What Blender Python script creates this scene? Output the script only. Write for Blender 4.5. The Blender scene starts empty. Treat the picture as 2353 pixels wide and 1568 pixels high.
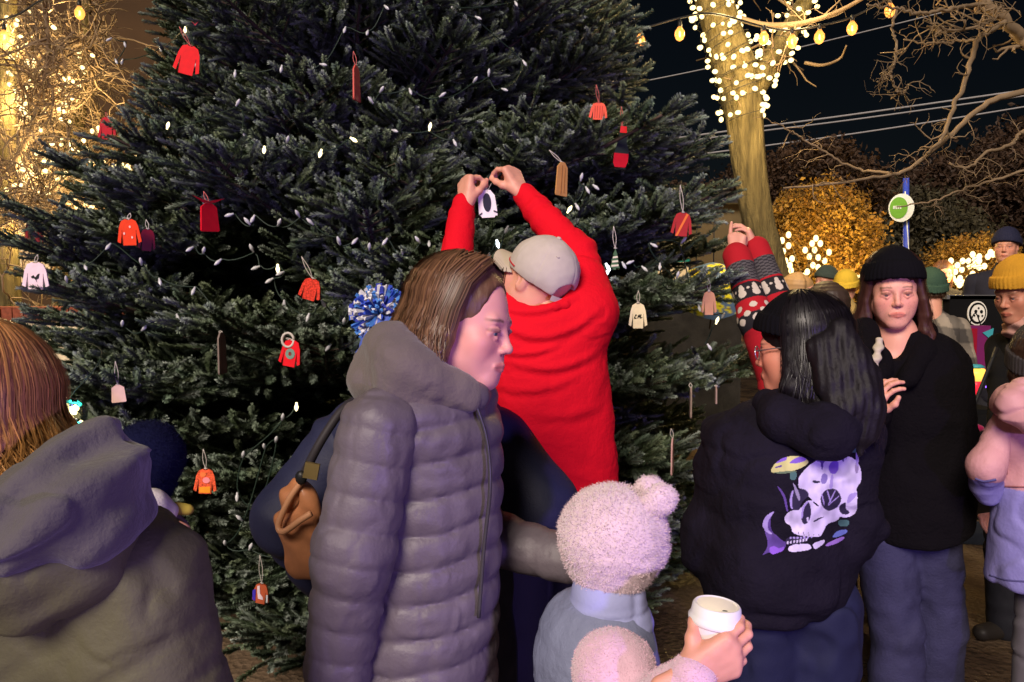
import bpy, math, random
import numpy as np
from mathutils import Vector, Matrix
from mathutils.bvhtree import BVHTree
rng = np.random.default_rng(11)
random.seed(5)
scene = bpy.context.scene
# ------------------------------------------------------------------ camera
CAMZ, PITCH, LENS = 1.6, math.radians(3.7), 27.0
cam_d = bpy.data.cameras.new("camera"); cam_d.lens = LENS; cam_d.sensor_width = 36; cam_d.clip_end = 400; cam_d.clip_start = .02
cam = bpy.data.objects.new("camera", cam_d); scene.collection.objects.link(cam)
cam.location = (0, 0, CAMZ); cam.rotation_euler = (math.pi / 2 - PITCH, 0, 0)
scene.camera = cam
# ------------------------------------------------------------------ sky, key light, exposure
SUN_EL, SUN_AZ = math.radians(33), math.radians(-20)          # light comes from behind and left of the camera
world = bpy.data.worlds.new("World"); scene.world = world; world.use_nodes = True
wn = world.node_tree; bg = wn.nodes["Background"]
sky = wn.nodes.new("ShaderNodeTexSky"); sky.sky_type = 'NISHITA'; sky.sun_disc = False
sky.sun_elevation = SUN_EL; sky.sun_rotation = math.pi + SUN_AZ
wn.links.new(sky.outputs[0], bg.inputs[0]); bg.inputs[1].default_value = 0.0009
sun_d = bpy.data.lights.new("sun", 'SUN'); sun_d.energy = 3.2; sun_d.angle = math.radians(24); sun_d.color = (1, .86, .74)
sun = bpy.data.objects.new("sun", sun_d); scene.collection.objects.link(sun)
sd = Vector((math.sin(SUN_AZ) * math.cos(SUN_EL), -math.cos(SUN_AZ) * math.cos(SUN_EL), math.sin(SUN_EL)))
sun.rotation_euler = sd.to_track_quat('Z', 'Y').to_euler()
vs = scene.view_settings
scene.display_settings.display_device = 'sRGB'
vs.view_transform = 'Standard'; vs.look = 'None'; vs.exposure = 0.35; vs.gamma = 1; vs.use_curve_mapping = False
scene.cycles.max_bounces = 6; scene.cycles.diffuse_bounces = 2; scene.cycles.glossy_bounces = 3
scene.cycles.transparent_max_bounces = 12; scene.cycles.sample_clamp_indirect = 4
# ------------------------------------------------------------------ pixel -> place (2353 x 1568 picture)
F = 2353 * LENS / 36
cP, sP = math.cos(PITCH), math.sin(PITCH)
def T(u, v, d):
    x = (u - 1176.5) / F; y = -(v - 784) / F
    dr = np.array((x, cP + y * sP, -sP + y * cP))
    return np.array((0, 0, CAMZ)) + dr * (d / dr[1])
def px(n, d): return n * d / F
def nrm(a):
    a = np.asarray(a, float); return a / (np.linalg.norm(a) + 1e-12)
# ------------------------------------------------------------------ materials
def rgb(r, g, b):
    f = lambda c: (c / 255 / 12.92) if c / 255 <= .04045 else ((c / 255 + .055) / 1.055) ** 2.4
    return (f(r), f(g), f(b))
MATS = {}
def mat(name, col=(.5, .5, .5), rough=.7, bump=None, var=.0, vscale=8, spec=.3, sheen=0, attr=False, stretch=(1, 1, 1), metal=0,
        emit=None, estr=0, trans=0, coat=0, rvar=0, sss=0):
    if name in MATS: return MATS[name]
    m = bpy.data.materials.new(name); m.use_nodes = True; MATS[name] = m
    t = m.node_tree; N = t.nodes; L = t.links; b = N["Principled BSDF"]
    b.inputs["Roughness"].default_value = rough; b.inputs["Metallic"].default_value = metal
    b.inputs["Specular IOR Level"].default_value = spec
    b.inputs["Base Color"].default_value = (*col, 1)
    if sheen: b.inputs["Sheen Weight"].default_value = sheen; b.inputs["Sheen Roughness"].default_value = .5
    if trans: b.inputs["Transmission Weight"].default_value = trans
    if coat: b.inputs["Coat Weight"].default_value = coat
    if sss:
        b.inputs["Subsurface Weight"].default_value = sss; b.inputs["Subsurface Radius"].default_value = (1, .35, .2); b.inputs["Subsurface Scale"].default_value = .012
    if emit: b.inputs["Emission Color"].default_value = (*emit, 1); b.inputs["Emission Strength"].default_value = estr
    if bump or var or rvar:
        tc = N.new("ShaderNodeTexCoord"); mp = N.new("ShaderNodeMapping"); mp.inputs["Scale"].default_value = stretch
        L.new(tc.outputs["Object"], mp.inputs[0])
    src = None
    if attr:
        a = N.new("ShaderNodeAttribute"); a.attribute_name = "col"; src = a.outputs["Color"]
    if var:
        nz = N.new("ShaderNodeTexNoise"); nz.inputs["Scale"].default_value = vscale; nz.inputs["Detail"].default_value = 5
        L.new(mp.outputs[0], nz.inputs["Vector"])
        mr = N.new("ShaderNodeMapRange"); mr.inputs[1].default_value = .3; mr.inputs[2].default_value = .7
        mr.inputs[3].default_value = 1 - var; mr.inputs[4].default_value = 1 + var; L.new(nz.outputs["Fac"], mr.inputs[0])
        mx = N.new("ShaderNodeVectorMath"); mx.operation = 'SCALE'
        if src: L.new(src, mx.inputs[0])
        else: mx.inputs[0].default_value = col
        L.new(mr.outputs[0], mx.inputs["Scale"]); src = mx.outputs[0]
    if src: L.new(src, b.inputs["Base Color"])
    if bump:
        sc, st = bump[0], bump[1]; dist = bump[2] if len(bump) > 2 else .002
        nb = N.new("ShaderNodeTexNoise"); nb.inputs["Scale"].default_value = sc; nb.inputs["Detail"].default_value = 6; nb.inputs["Roughness"].default_value = .65
        L.new(mp.outputs[0], nb.inputs["Vector"])
        bp = N.new("ShaderNodeBump"); bp.inputs["Strength"].default_value = st; bp.inputs["Distance"].default_value = dist
        L.new(nb.outputs["Fac"], bp.inputs["Height"]); L.new(bp.outputs[0], b.inputs["Normal"])
    if rvar:
        nr = N.new("ShaderNodeTexNoise"); nr.inputs["Scale"].default_value = vscale; L.new(mp.outputs[0], nr.inputs["Vector"])
        mr2 = N.new("ShaderNodeMapRange"); mr2.inputs[1].default_value = .35; mr2.inputs[2].default_value = .65
        mr2.inputs[3].default_value = rough - rvar; mr2.inputs[4].default_value = rough + rvar
        L.new(nr.outputs["Fac"], mr2.inputs[0]); L.new(mr2.outputs[0], b.inputs["Roughness"])
    return m
def emis(name, col, s, sample=False):
    if name in MATS: return MATS[name]
    m = mat(name, (.05, .05, .05), rough=.4, emit=col, estr=s)
    if not sample:
        try: m.cycles.emission_sampling = 'NONE'
        except Exception: pass
    return m
# ------------------------------------------------------------------ objects
def link(o): scene.collection.objects.link(o)
def thing(name, label, cat, loc=(0, 0, 0), group=None, kind=None):
    o = bpy.data.objects.new(name, None); link(o); o.location = tuple(float(c) for c in loc); o.empty_display_size = .05
    o["label"] = label; o["category"] = cat
    if group: o["group"] = group
    if kind: o["kind"] = kind
    return o
def tag(o, label=None, cat=None, group=None, kind=None):
    if label: o["label"] = label
    if cat: o["category"] = cat
    if group: o["group"] = group
    if kind: o["kind"] = kind
    return o
def wloc(p):
    v = np.zeros(3)
    while p is not None: v = v + np.array(p.location); p = p.parent
    return v
def mesh_data(name, V, faces, m, smooth=True, col=None):
    me = bpy.data.meshes.new(name); V = np.asarray(V, np.float32)
    if isinstance(faces, np.ndarray):
        n, w = faces.shape; tot = np.full(n, w, np.int32); flat = faces.reshape(-1).astype(np.int32)
    else:
        tot = np.array([len(f) for f in faces], np.int32); flat = np.fromiter((i for f in faces for i in f), np.int32)
    me.vertices.add(len(V)); me.vertices.foreach_set("co", V.reshape(-1))
    me.loops.add(len(flat)); me.loops.foreach_set("vertex_index", flat)
    me.polygons.add(len(tot)); st = np.zeros(len(tot), np.int32); st[1:] = np.cumsum(tot)[:-1]
    me.polygons.foreach_set("loop_start", st)
    try: me.polygons.foreach_set("loop_total", tot)
    except Exception: pass
    me.polygons.foreach_set("use_smooth", np.full(len(tot), bool(smooth)))
    if m is not None: me.materials.append(m)
    me.update(calc_edges=True); me.validate()
    if col is not None:
        at = me.attributes.new("col", 'FLOAT_COLOR', 'POINT'); c4 = np.ones((len(V), 4), np.float32); c4[:, :3] = col
        at.data.foreach_set("color", c4.reshape(-1))
    return me
def mk(name, V, faces, m, parent=None, smooth=True, col=None, loc=None):
    """mesh object from world-space vertices; origin = parent's place (or loc)"""
    base = wloc(parent) if parent is not None else (np.array(loc, float) if loc is not None else np.zeros(3))
    o = bpy.data.objects.new(name, mesh_data(name, np.asarray(V, float) - base, faces, m, smooth, col)); link(o)
    if parent is not None: o.parent = parent
    elif loc is not None: o.location = tuple(float(c) for c in loc)
    return o
class MB:
    def __init__(s): s.V = []; s.F = []; s.n = 0
    def add(s, V, Fc):
        V = np.asarray(V, float); s.V.append(V); s.F += [tuple(int(i) + s.n for i in f) for f in Fc]; s.n += len(V); return s
    def box(s, c, h, R=None):
        v = np.array([(x, y, z) for x in (-1, 1) for y in (-1, 1) for z in (-1, 1)], float) * np.array(h)
        if R is not None: v = v @ np.asarray(R).T
        return s.add(v + np.array(c), [(0, 1, 3, 2), (4, 6, 7, 5), (0, 4, 5, 1), (2, 3, 7, 6), (0, 2, 6, 4), (1, 5, 7, 3)])
    def tube(s, pts, r, n=6, cap=True):
        pts = np.asarray(pts, float); m = len(pts); r = np.broadcast_to(np.asarray(r, float), (m,))
        tg = np.gradient(pts, axis=0); tg /= np.linalg.norm(tg, axis=1)[:, None] + 1e-9
        u = np.cross(tg[0], (0, 0, 1)); u = u if np.linalg.norm(u) > .1 else np.cross(tg[0], (1, 0, 0)); V = []
        a = np.arange(n) * 2 * np.pi / n
        for i in range(m):
            u = u - tg[i] * (u @ tg[i]); u = u / (np.linalg.norm(u) + 1e-9); w = np.cross(tg[i], u)
            V.append(pts[i] + r[i] * (np.cos(a)[:, None] * u + np.sin(a)[:, None] * w))
        Fc = [(i * n + j, i * n + (j + 1) % n, (i + 1) * n + (j + 1) % n, (i + 1) * n + j) for i in range(m - 1) for j in range(n)]
        if cap: Fc += [tuple(range(n))[::-1], tuple((m - 1) * n + j for j in range(n))]
        return s.add(np.concatenate(V), Fc)
    def lathe(s, prof, c, R=None, n=16, capb=True, capt=True):
        a = np.arange(n) * 2 * np.pi / n
        V = np.concatenate([np.stack((r * np.cos(a), r * np.sin(a), np.full(n, z)), 1) for r, z in prof]); m = len(prof)
        if R is not None: V = V @ np.asarray(R).T
        Fc = [(i * n + j, i * n + (j + 1) % n, (i + 1) * n + (j + 1) % n, (i + 1) * n + j) for i in range(m - 1) for j in range(n)]
        if capb: Fc.append(tuple(range(n))[::-1])
        if capt: Fc.append(tuple((m - 1) * n + j for j in range(n)))
        return s.add(V + np.array(c), Fc)
    def ball(s, c, r, R=None, n=8, m=6):
        r = np.broadcast_to(np.asarray(r, float), (3,))
        prof = [(math.sin(math.pi * i / m), -math.cos(math.pi * i / m)) for i in range(1, m)]
        a = np.arange(n) * 2 * np.pi / n
        V = np.concatenate([np.stack((q * np.cos(a), q * np.sin(a), np.full(n, z)), 1) for q, z in prof] + [np.array([(0, 0, -1.), (0, 0, 1.)])]) * r
        if R is not None: V = V @ np.asarray(R).T
        k = m - 1
        Fc = [(i * n + j, i * n + (j + 1) % n, (i + 1) * n + (j + 1) % n, (i + 1) * n + j) for i in range(k - 1) for j in range(n)]
        Fc += [(k * n, (j + 1) % n, j) for j in range(n)] + [(k * n + 1, (k - 1) * n + j, (k - 1) * n + (j + 1) % n) for j in range(n)]
        return s.add(V + np.array(c), Fc)
    def prism(s, poly, c, R, th):
        """2D outline (local x,z) extruded along local y by th"""
        p = np.asarray(poly, float); n = len(p)
        V = np.concatenate([np.stack((p[:, 0], np.full(n, y), p[:, 1]), 1) for y in (-th / 2, th / 2)]) @ np.asarray(R).T + np.array(c)
        return s.add(V, [tuple(range(n)), tuple(range(n, 2 * n))[::-1]] + [(i, i + n, (i + 1) % n + n, (i + 1) % n) for i in range(n)])
    def out(s, name, m, parent=None, smooth=True, loc=None, col=None):
        return mk(name, np.concatenate(s.V), s.F, m, parent, smooth, col, loc)
def basis(f, up=(0, 0, 1)):
    """columns: right, forward, up for a facing direction"""
    f = nrm(f); x = nrm(np.cross(f, up)); return np.stack((x, f, np.cross(x, f)), 1)
def roty(a): return np.array(((math.cos(a), 0, math.sin(a)), (0, 1, 0), (-math.sin(a), 0, math.cos(a))))
def rotz(a): return np.array(((math.cos(a), -math.sin(a), 0), (math.sin(a), math.cos(a), 0), (0, 0, 1)))
# ------------------------------------------------------------------ noise
LAT = rng.random((48, 48, 48)).astype(np.float32)
def vnoise(P, sc, off=0.0):
    p = np.asarray(P, np.float32) * sc + off; i = np.floor(p).astype(np.int64); f = p - i; f = f * f * (3 - 2 * f); i %= 48; j = (i + 1) % 48
    x, y, z = f[:, 0], f[:, 1], f[:, 2]
    c = lambda a, b, d: LAT[a, b, d]
    x0, y0, z0 = i.T; x1, y1, z1 = j.T
    a = c(x0, y0, z0) * (1 - x) + c(x1, y0, z0) * x; b = c(x0, y1, z0) * (1 - x) + c(x1, y1, z0) * x
    d = c(x0, y0, z1) * (1 - x) + c(x1, y0, z1) * x; e = c(x0, y1, z1) * (1 - x) + c(x1, y1, z1) * x
    return (a * (1 - y) + b * y) * (1 - z) + (d * (1 - y) + e * y) * z - .5
def crease(P, sc, amp, st=(1, 1, 1), off=0.0, w=.075):
    """sharp cloth creases along the zero lines of a noise, fading in and out"""
    n = vnoise(P * np.array(st), sc, off) + .35 * vnoise(P, sc * 2.3, off + 3); k = np.clip(vnoise(P, sc * .6, off + 9) * 2 + .55, 0, 1.2)
    return amp * k * (np.exp(-(n / w) ** 2) - .7 * np.exp(-((n - 2.0 * w) / (1.5 * w)) ** 2))
# ------------------------------------------------------------------ solid modelling by distance field
class SDF:
    def __init__(s, res=.008, k=.03): s.res = res; s.k = k; s.ops = []
    def cap(s, a, b, ra, rb=None, k=None, op='+', n=None, f=1.0):
        a = np.array(a, float); b = np.array(b, float); rb = ra if rb is None else rb; r = max(ra, rb)
        s.ops.append(('c', (a, b, ra, rb, None if n is None else nrm(n), f), np.minimum(a, b) - r, np.maximum(a, b) + r, s.k if k is None else k, op)); return s
    def chain(s, pts, rad, **kw):
        for i in range(len(pts) - 1): s.cap(pts[i], pts[i + 1], rad[i], rad[i + 1], **kw)
        return s
    def ell(s, c, r, R=None, k=None, op='+'):
        c = np.array(c, float); r = np.broadcast_to(np.array(r, float), (3,)); R = np.eye(3) if R is None else np.asarray(R)
        e = np.sqrt(((R * r) ** 2).sum(1))
        s.ops.append(('e', (c, r, R), c - e, c + e, s.k if k is None else k, op)); return s
    def fn(s, f, lo, hi, k=0.001, op='+'):
        s.ops.append(('f', (f,), np.array(lo, float), np.array(hi, float), k, op)); return s
    def mesh(s, disp=None, pad=.02, band=.04):
        lo = np.min([o[2] for o in s.ops if o[5] == '+'], 0) - pad; hi = np.max([o[3] for o in s.ops if o[5] == '+'], 0) + pad
        h = s.res; n = np.ceil((hi - lo) / h).astype(int) + 1
        ax = [(lo[i] + h * np.arange(n[i])).astype(np.float32) for i in range(3)]
        Fd = np.full(n, .2, np.float32)
        for typ, a, l, u, k, op in s.ops:
            m = k + 4 * h + pad * .3
            i0 = np.clip(np.floor((l - m - lo) / h).astype(int), 0, n - 1); i1 = np.clip(np.ceil((u + m - lo) / h).astype(int) + 1, 1, n)
            if op == '&': i0 = np.zeros(3, int); i1 = n
            if (i1 <= i0).any(): continue
            sl = tuple(slice(i0[j], i1[j]) for j in range(3))
            X = ax[0][sl[0]][:, None, None]; Y = ax[1][sl[1]][None, :, None]; Z = ax[2][sl[2]][None, None, :]
            if typ == 'c':
                A, B, ra, rb, nn, f = a; x, y, z = X - A[0], Y - A[1], Z - A[2]; D = B - A
                if nn is not None:
                    q = (x * nn[0] + y * nn[1] + z * nn[2]) * (1 / f - 1); x, y, z = x + nn[0] * q, y + nn[1] * q, z + nn[2] * q
                    D = D + nn * (D @ nn) * (1 / f - 1)
                t = np.clip((x * D[0] + y * D[1] + z * D[2]) / (D @ D + 1e-12), 0, 1)
                d = np.sqrt((x - t * D[0]) ** 2 + (y - t * D[1]) ** 2 + (z - t * D[2]) ** 2) - (ra + (rb - ra) * t)
                if nn is not None: d = d * (.5 + .5 * f)
            elif typ == 'e':
                C, r, R = a; x, y, z = X - C[0], Y - C[1], Z - C[2]
                q = [(x * R[0, i] + y * R[1, i] + z * R[2, i]) / r[i] for i in range(3)]
                k0 = np.sqrt(q[0] ** 2 + q[1] ** 2 + q[2] ** 2); k1 = np.sqrt(sum((q[i] / r[i]) ** 2 for i in range(3))) + 1e-9
                d = k0 * (k0 - 1) / k1
            else: d = a[0](X, Y, Z)
            g = Fd[sl]
            if op == '+':
                hh = np.maximum(k - np.abs(g - d), 0) / max(k, 1e-6); r_ = np.minimum(g, d) - hh * hh * k * .25
            elif op == '-':
                d = -d; hh = np.maximum(k - np.abs(g - d), 0) / max(k, 1e-6); r_ = np.maximum(g, d) + hh * hh * k * .25
            else:
                hh = np.maximum(k - np.abs(g - d), 0) / max(k, 1e-6); r_ = np.maximum(g, d) + hh * hh * k * .25
            Fd[sl] = r_
        if disp is not None:
            ii = np.nonzero(np.abs(Fd) < band)
            Pp = np.stack([ax[i][ii[i]] for i in range(3)], 1)
            Fd[ii] += disp(Pp)
        Fd[[0, -1]] = np.maximum(Fd[[0, -1]], 1e-4); Fd[:, [0, -1]] = np.maximum(Fd[:, [0, -1]], 1e-4); Fd[:, :, [0, -1]] = np.maximum(Fd[:, :, [0, -1]], 1e-4)
        return snets(Fd, lo, h)
def snets(Fd, lo, h):
    n = Fd.shape; ins = Fd < 0
    c8 = [ins[dx:n[0] - 1 + dx, dy:n[1] - 1 + dy, dz:n[2] - 1 + dz] for dx in (0, 1) for dy in (0, 1) for dz in (0, 1)]
    sm = sum(c.astype(np.int8) for c in c8); act = (sm > 0) & (sm < 8)
    I = np.stack(np.nonzero(act), 1); idx = np.full(act.shape, -1, np.int32); idx[act] = np.arange(len(I))
    acc = np.zeros((len(I), 3)); cnt = np.zeros(len(I))
    for e in range(3):
        for a in (0, 1):
            for b in (0, 1):
                o0 = [0, 0, 0]; o0[(e + 1) % 3] = a; o0[(e + 2) % 3] = b; o1 = list(o0); o1[e] = 1
                f0 = Fd[I[:, 0] + o0[0], I[:, 1] + o0[1], I[:, 2] + o0[2]]; f1 = Fd[I[:, 0] + o1[0], I[:, 1] + o1[1], I[:, 2] + o1[2]]
                x = (f0 < 0) != (f1 < 0); t = np.where(x, f0 / np.where(x, f0 - f1, 1), 0)
                p = np.array(o0, float) + 0 * acc; p[:, e] += t
                acc += p * x[:, None]; cnt += x
    V = lo + h * (I + acc / cnt[:, None]); Q = []
    for e in range(3):
        s0 = [slice(None)] * 3; s1 = [slice(None)] * 3; s0[e] = slice(0, -1); s1[e] = slice(1, None)
        a_, b_ = ins[tuple(s0)], ins[tuple(s1)]; d = a_ != b_
        J = np.stack(np.nonzero(d), 1); e1, e2 = (e + 1) % 3, (e + 2) % 3
        J = J[(J[:, e1] > 0) & (J[:, e2] > 0) & (J[:, e1] < n[e1] - 1) & (J[:, e2] < n[e2] - 1)]
        if not len(J): continue
        fl = a_[J[:, 0], J[:, 1], J[:, 2]]
        def g(p, q):
            K = J.copy(); K[:, e1] -= p; K[:, e2] -= q; return idx[K[:, 0], K[:, 1], K[:, 2]]
        q = np.stack((g(1, 1), g(0, 1), g(0, 0), g(1, 0)), 1); q[~fl] = q[~fl][:, ::-1]; Q.append(q)
    return V, np.concatenate(Q)
def joinm(parts):
    V, Q, n = [], [], 0
    for v, q in parts: V.append(v); Q.append(q + n); n += len(v)
    return np.concatenate(V), np.concatenate(Q)
def polyl(pts, n=24):
    """smooth open curve through points"""
    p = np.asarray(pts, float); q = np.vstack((2 * p[0] - p[1], p, 2 * p[-1] - p[-2])); out = []
    m = len(p) - 1; per = max(2, n // m)
    for i in range(m):
        a, b, c, d = q[i:i + 4]
        for t in np.linspace(0, 1, per, endpoint=False):
            out.append(.5 * ((2 * b) + (c - a) * t + (2 * a - 5 * b + 4 * c - d) * t * t + (3 * b - a - 3 * c + d) * t ** 3))
    out.append(p[-1]); return np.array(out)
m_bark = mat("fir bark", (.09, .06, .045), .9, bump=(60, .8, .01), var=.3, vscale=20)
def scatter(name, parent, P, D, S, variants, kinds, label=None):
    """one 'stuff' part: instances of the variants at points, +z of the variant along D"""
    me = bpy.data.meshes.new(name); base = wloc(parent) if parent is not None else np.zeros(3)
    me.from_pydata((P - base).tolist(), [], [])
    rot = np.zeros((len(P), 3), np.float32)
    for i, d in enumerate(D):
        q = Vector(d).to_track_quat('Z', 'Y') @ Matrix.Rotation(rng.random() * 6.283, 3, 'Z').to_quaternion(); rot[i] = q.to_euler()
    for nm, typ, key, val in (("rot", 'FLOAT_VECTOR', "vector", rot), ("scl", 'FLOAT', "value", np.asarray(S, np.float32)), ("kindid", 'INT', "value", np.asarray(kinds, np.int32))):
        a = me.attributes.new(nm, typ, 'POINT'); a.data.foreach_set(key, val.reshape(-1))
    o = bpy.data.objects.new(name, me); link(o)
    if parent is not None: o.parent = parent
    o["kind"] = "stuff"
    ng = bpy.data.node_groups.new(name, 'GeometryNodeTree')
    ng.interface.new_socket("Geometry", in_out='INPUT', socket_type='NodeSocketGeometry'); ng.interface.new_socket("Geometry", in_out='OUTPUT', socket_type='NodeSocketGeometry')
    N = ng.nodes; L = ng.links; gi = N.new("NodeGroupInput"); go = N.new("NodeGroupOutput"); jn = N.new("GeometryNodeJoinGeometry")
    def attr(nm, dt):
        n = N.new("GeometryNodeInputNamedAttribute"); n.data_type = dt; n.inputs["Name"].default_value = nm; return n.outputs["Attribute"]
    for k, vo in enumerate(variants):
        cmp = N.new("FunctionNodeCompare"); cmp.data_type = 'INT'; cmp.operation = 'EQUAL'
        ia = [s for s in cmp.inputs if s.type == 'INT']; L.new(attr("kindid", 'INT'), ia[0]); ia[1].default_value = k
        ob = N.new("GeometryNodeObjectInfo"); ob.inputs["Object"].default_value = vo
        ins = N.new("GeometryNodeInstanceOnPoints"); L.new(gi.outputs[0], ins.inputs["Points"]); L.new(cmp.outputs[0], ins.inputs["Selection"])
        L.new(ob.outputs["Geometry"], ins.inputs["Instance"]); L.new(attr("rot", 'FLOAT_VECTOR'), ins.inputs["Rotation"]); L.new(attr("scl", 'FLOAT'), ins.inputs["Scale"])
        L.new(ins.outputs[0], jn.inputs[0])
    L.new(jn.outputs[0], go.inputs[0])
    md = o.modifiers.new("scatter", 'NODES'); md.node_group = ng
    return o
# ================================================================== setting
m_ground = bpy.data.materials.new("wet paving"); m_ground.use_nodes = True
def _ground():
    t = m_ground.node_tree; N = t.nodes; L = t.links; b = N["Principled BSDF"]
    tc = N.new("ShaderNodeTexCoord")
    n1 = N.new("ShaderNodeTexNoise"); n1.inputs["Scale"].default_value = 2.2; n1.inputs["Detail"].default_value = 8; L.new(tc.outputs["Object"], n1.inputs["Vector"])
    cr = N.new("ShaderNodeValToRGB"); e = cr.color_ramp.elements; e[0].position = .35; e[0].color = (.085, .055, .035, 1); e[1].position = .7; e[1].color = (.20, .135, .08, 1); L.new(n1.outputs["Fac"], cr.inputs[0])
    L.new(cr.outputs[0], b.inputs["Base Color"])
    r = N.new("ShaderNodeMapRange"); r.inputs[1].default_value = .42; r.inputs[2].default_value = .62; r.inputs[3].default_value = .22; r.inputs[4].default_value = .75; L.new(n1.outputs["Fac"], r.inputs[0]); L.new(r.outputs[0], b.inputs["Roughness"])
    v = N.new("ShaderNodeTexVoronoi"); v.inputs["Scale"].default_value = 34; L.new(tc.outputs["Object"], v.inputs["Vector"])
    n2 = N.new("ShaderNodeTexNoise"); n2.inputs["Scale"].default_value = 120; n2.inputs["Detail"].default_value = 4; L.new(tc.outputs["Object"], n2.inputs["Vector"])
    ad = N.new("ShaderNodeMath"); ad.operation = 'MULTIPLY_ADD'; L.new(n2.outputs["Fac"], ad.inputs[0]); ad.inputs[1].default_value = .5; L.new(v.outputs["Distance"], ad.inputs[2])
    bp = N.new("ShaderNodeBump"); bp.inputs["Strength"].default_value = .7; bp.inputs["Distance"].default_value = .012; L.new(ad.outputs[0], bp.inputs["Height"]); L.new(bp.outputs[0], b.inputs["Normal"])
_ground()
g = [(x, y) for x in np.linspace(-60, 60, 25) for y in np.linspace(-12, 110, 25)]
tag(mk("ground", [(x, y, 0) for x, y in g], [(i * 25 + j, i * 25 + 25 + j, i * 25 + 26 + j, i * 25 + j + 1) for i in range(24) for j in range(24)], m_ground), kind="structure")
m_pud = mat("puddle", (.03, .035, .05), .08, bump=(9, .15, .02), spec=.8)
pc = T(2222, 1232, 5.02); pc[2] = .004
tag(mk("puddle", [pc + np.array((.33 * math.cos(a) * (1 + .15 * math.sin(3 * a)), .30 * math.sin(a) * (1 + .1 * math.cos(2 * a)), 0)) for a in np.arange(24) * math.pi / 12], [tuple(range(24))], m_pud), kind="structure")
def tree_bulb(nm, m, r):
    b = MB().ball((0, 0, 0), (r, r, r * 1.25), None, 8, 6); return mesh_data(nm, np.concatenate(b.V), b.F, m)
m_warm = emis("warm fairy light", (1, .74, .30), 2.6); FB = tree_bulb("bulb", m_warm, .0165); FBs = tree_bulb("bulb", m_warm, .014)
def lamp(name, parent, p, w, col=(1, .72, .32), r=.06):
    l = bpy.data.lights.new(name, 'POINT'); l.energy = w; l.color = col; l.shadow_soft_size = r
    o = bpy.data.objects.new(name, l); link(o); o.location = tuple(np.asarray(p) - (wloc(parent) if parent is not None else 0))
    if parent is not None: o.parent = parent
    return o
m_wire = mat("dark wire", (.03, .025, .02), .6)
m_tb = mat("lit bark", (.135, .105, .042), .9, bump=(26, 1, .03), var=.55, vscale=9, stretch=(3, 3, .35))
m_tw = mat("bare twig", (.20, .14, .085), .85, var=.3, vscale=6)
def limb_tube(mb, pts, r0, r1, n=8, seg=16, wob=.0):
    p = polyl(pts, seg)
    if wob: p = p + rng.normal(0, wob, p.shape)
    mb.tube(p, np.linspace(r0, r1, len(p)), n); return p
def twigs_from(mb, path, n, ln, r, lvl=2, spread=1.0, droop=0.0, t0=.15, curl=.35, seg=6):
    """crooked bare side twigs, repeated on themselves"""
    for _ in range(n):
        i = rng.integers(int(t0 * len(path)), len(path) - 1); p = path[i].copy(); tg = nrm(path[min(i + 1, len(path) - 1)] - path[max(i - 1, 0)])
        d = nrm(tg * .5 + rng.normal(0, .7, 3) * spread + np.array((0, 0, -droop))); q = [p.copy()]; l = ln * rng.uniform(.4, 1.2)
        for k in range(seg):
            p = p + d * l / seg; d = nrm(d + rng.normal(0, curl, 3) + np.array((0, 0, -droop * .3))); q.append(p.copy())
        q = np.array(q); mb.tube(q, np.linspace(r, r * .35, len(q)), 4, False)
        if lvl > 1: twigs_from(mb, q, max(1, int(n ** .5 * .8)) + 1, ln * .5, r * .55, lvl - 1, spread, droop, .1, curl, max(3, seg - 2))
# ---------------------------------------------------------------- trunk wrapped in lights, right of the fir
D1 = 5.6
rt = thing("lit_tree", "bare tree with its trunk wrapped in white fairy lights, right of the fir", "tree", (T(1835, 1180, D1)[0], D1, 0))
def ridged(path, rad, n=48, sub=8, amp=.1, seed=0.0, m=None, name="trunk", parent=None):
    path = polyl(path, sub * (len(path) - 1)); R_ = np.interp(np.linspace(0, 1, len(path)), np.linspace(0, 1, len(rad)), rad); V = []; a = np.arange(n) * 2 * np.pi / n
    tg = np.gradient(path, axis=0); tg /= np.linalg.norm(tg, axis=1)[:, None]; u = nrm(np.cross(tg[0], (0, 1, 0)))
    for i in range(len(path)):
        u = nrm(u - tg[i] * (u @ tg[i])); w = np.cross(tg[i], u)
        q = np.stack((np.cos(a) * 3.2 + seed, np.sin(a) * 3.2, np.full(n, path[i][2] * 1.7)), 1); rr = R_[i] * (1 + amp * 2 * np.abs(vnoise(q, 1.6)) + amp * .8 * vnoise(q * (2.5, 2.5, 1.3), 2.1))
        V.append(path[i] + rr[:, None] * (np.cos(a)[:, None] * u + np.sin(a)[:, None] * w))
    m_ = len(path); Fc = [(i * n + j, i * n + (j + 1) % n, (i + 1) * n + (j + 1) % n, (i + 1) * n + j) for i in range(m_ - 1) for j in range(n)]
    return path, mk(name, np.concatenate(V), Fc + [tuple((m_ - 1) * n + j for j in range(n))], m, parent)
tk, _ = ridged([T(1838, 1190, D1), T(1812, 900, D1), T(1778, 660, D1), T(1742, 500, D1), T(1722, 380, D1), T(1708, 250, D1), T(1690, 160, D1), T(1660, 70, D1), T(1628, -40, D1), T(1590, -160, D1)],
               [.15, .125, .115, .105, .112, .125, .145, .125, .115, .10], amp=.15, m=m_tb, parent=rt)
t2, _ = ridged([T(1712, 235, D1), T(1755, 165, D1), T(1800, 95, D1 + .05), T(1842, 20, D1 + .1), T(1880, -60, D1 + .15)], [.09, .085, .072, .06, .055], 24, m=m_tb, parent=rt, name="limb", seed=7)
mb = MB(); a_ = limb_tube(mb, [T(1690, 40, D1), T(1760, 58, D1 - .2), T(1850, 52, D1 - .4), T(1930, 25, D1 - .5), T(2010, -20, D1 - .6)], .022, .012)
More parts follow.
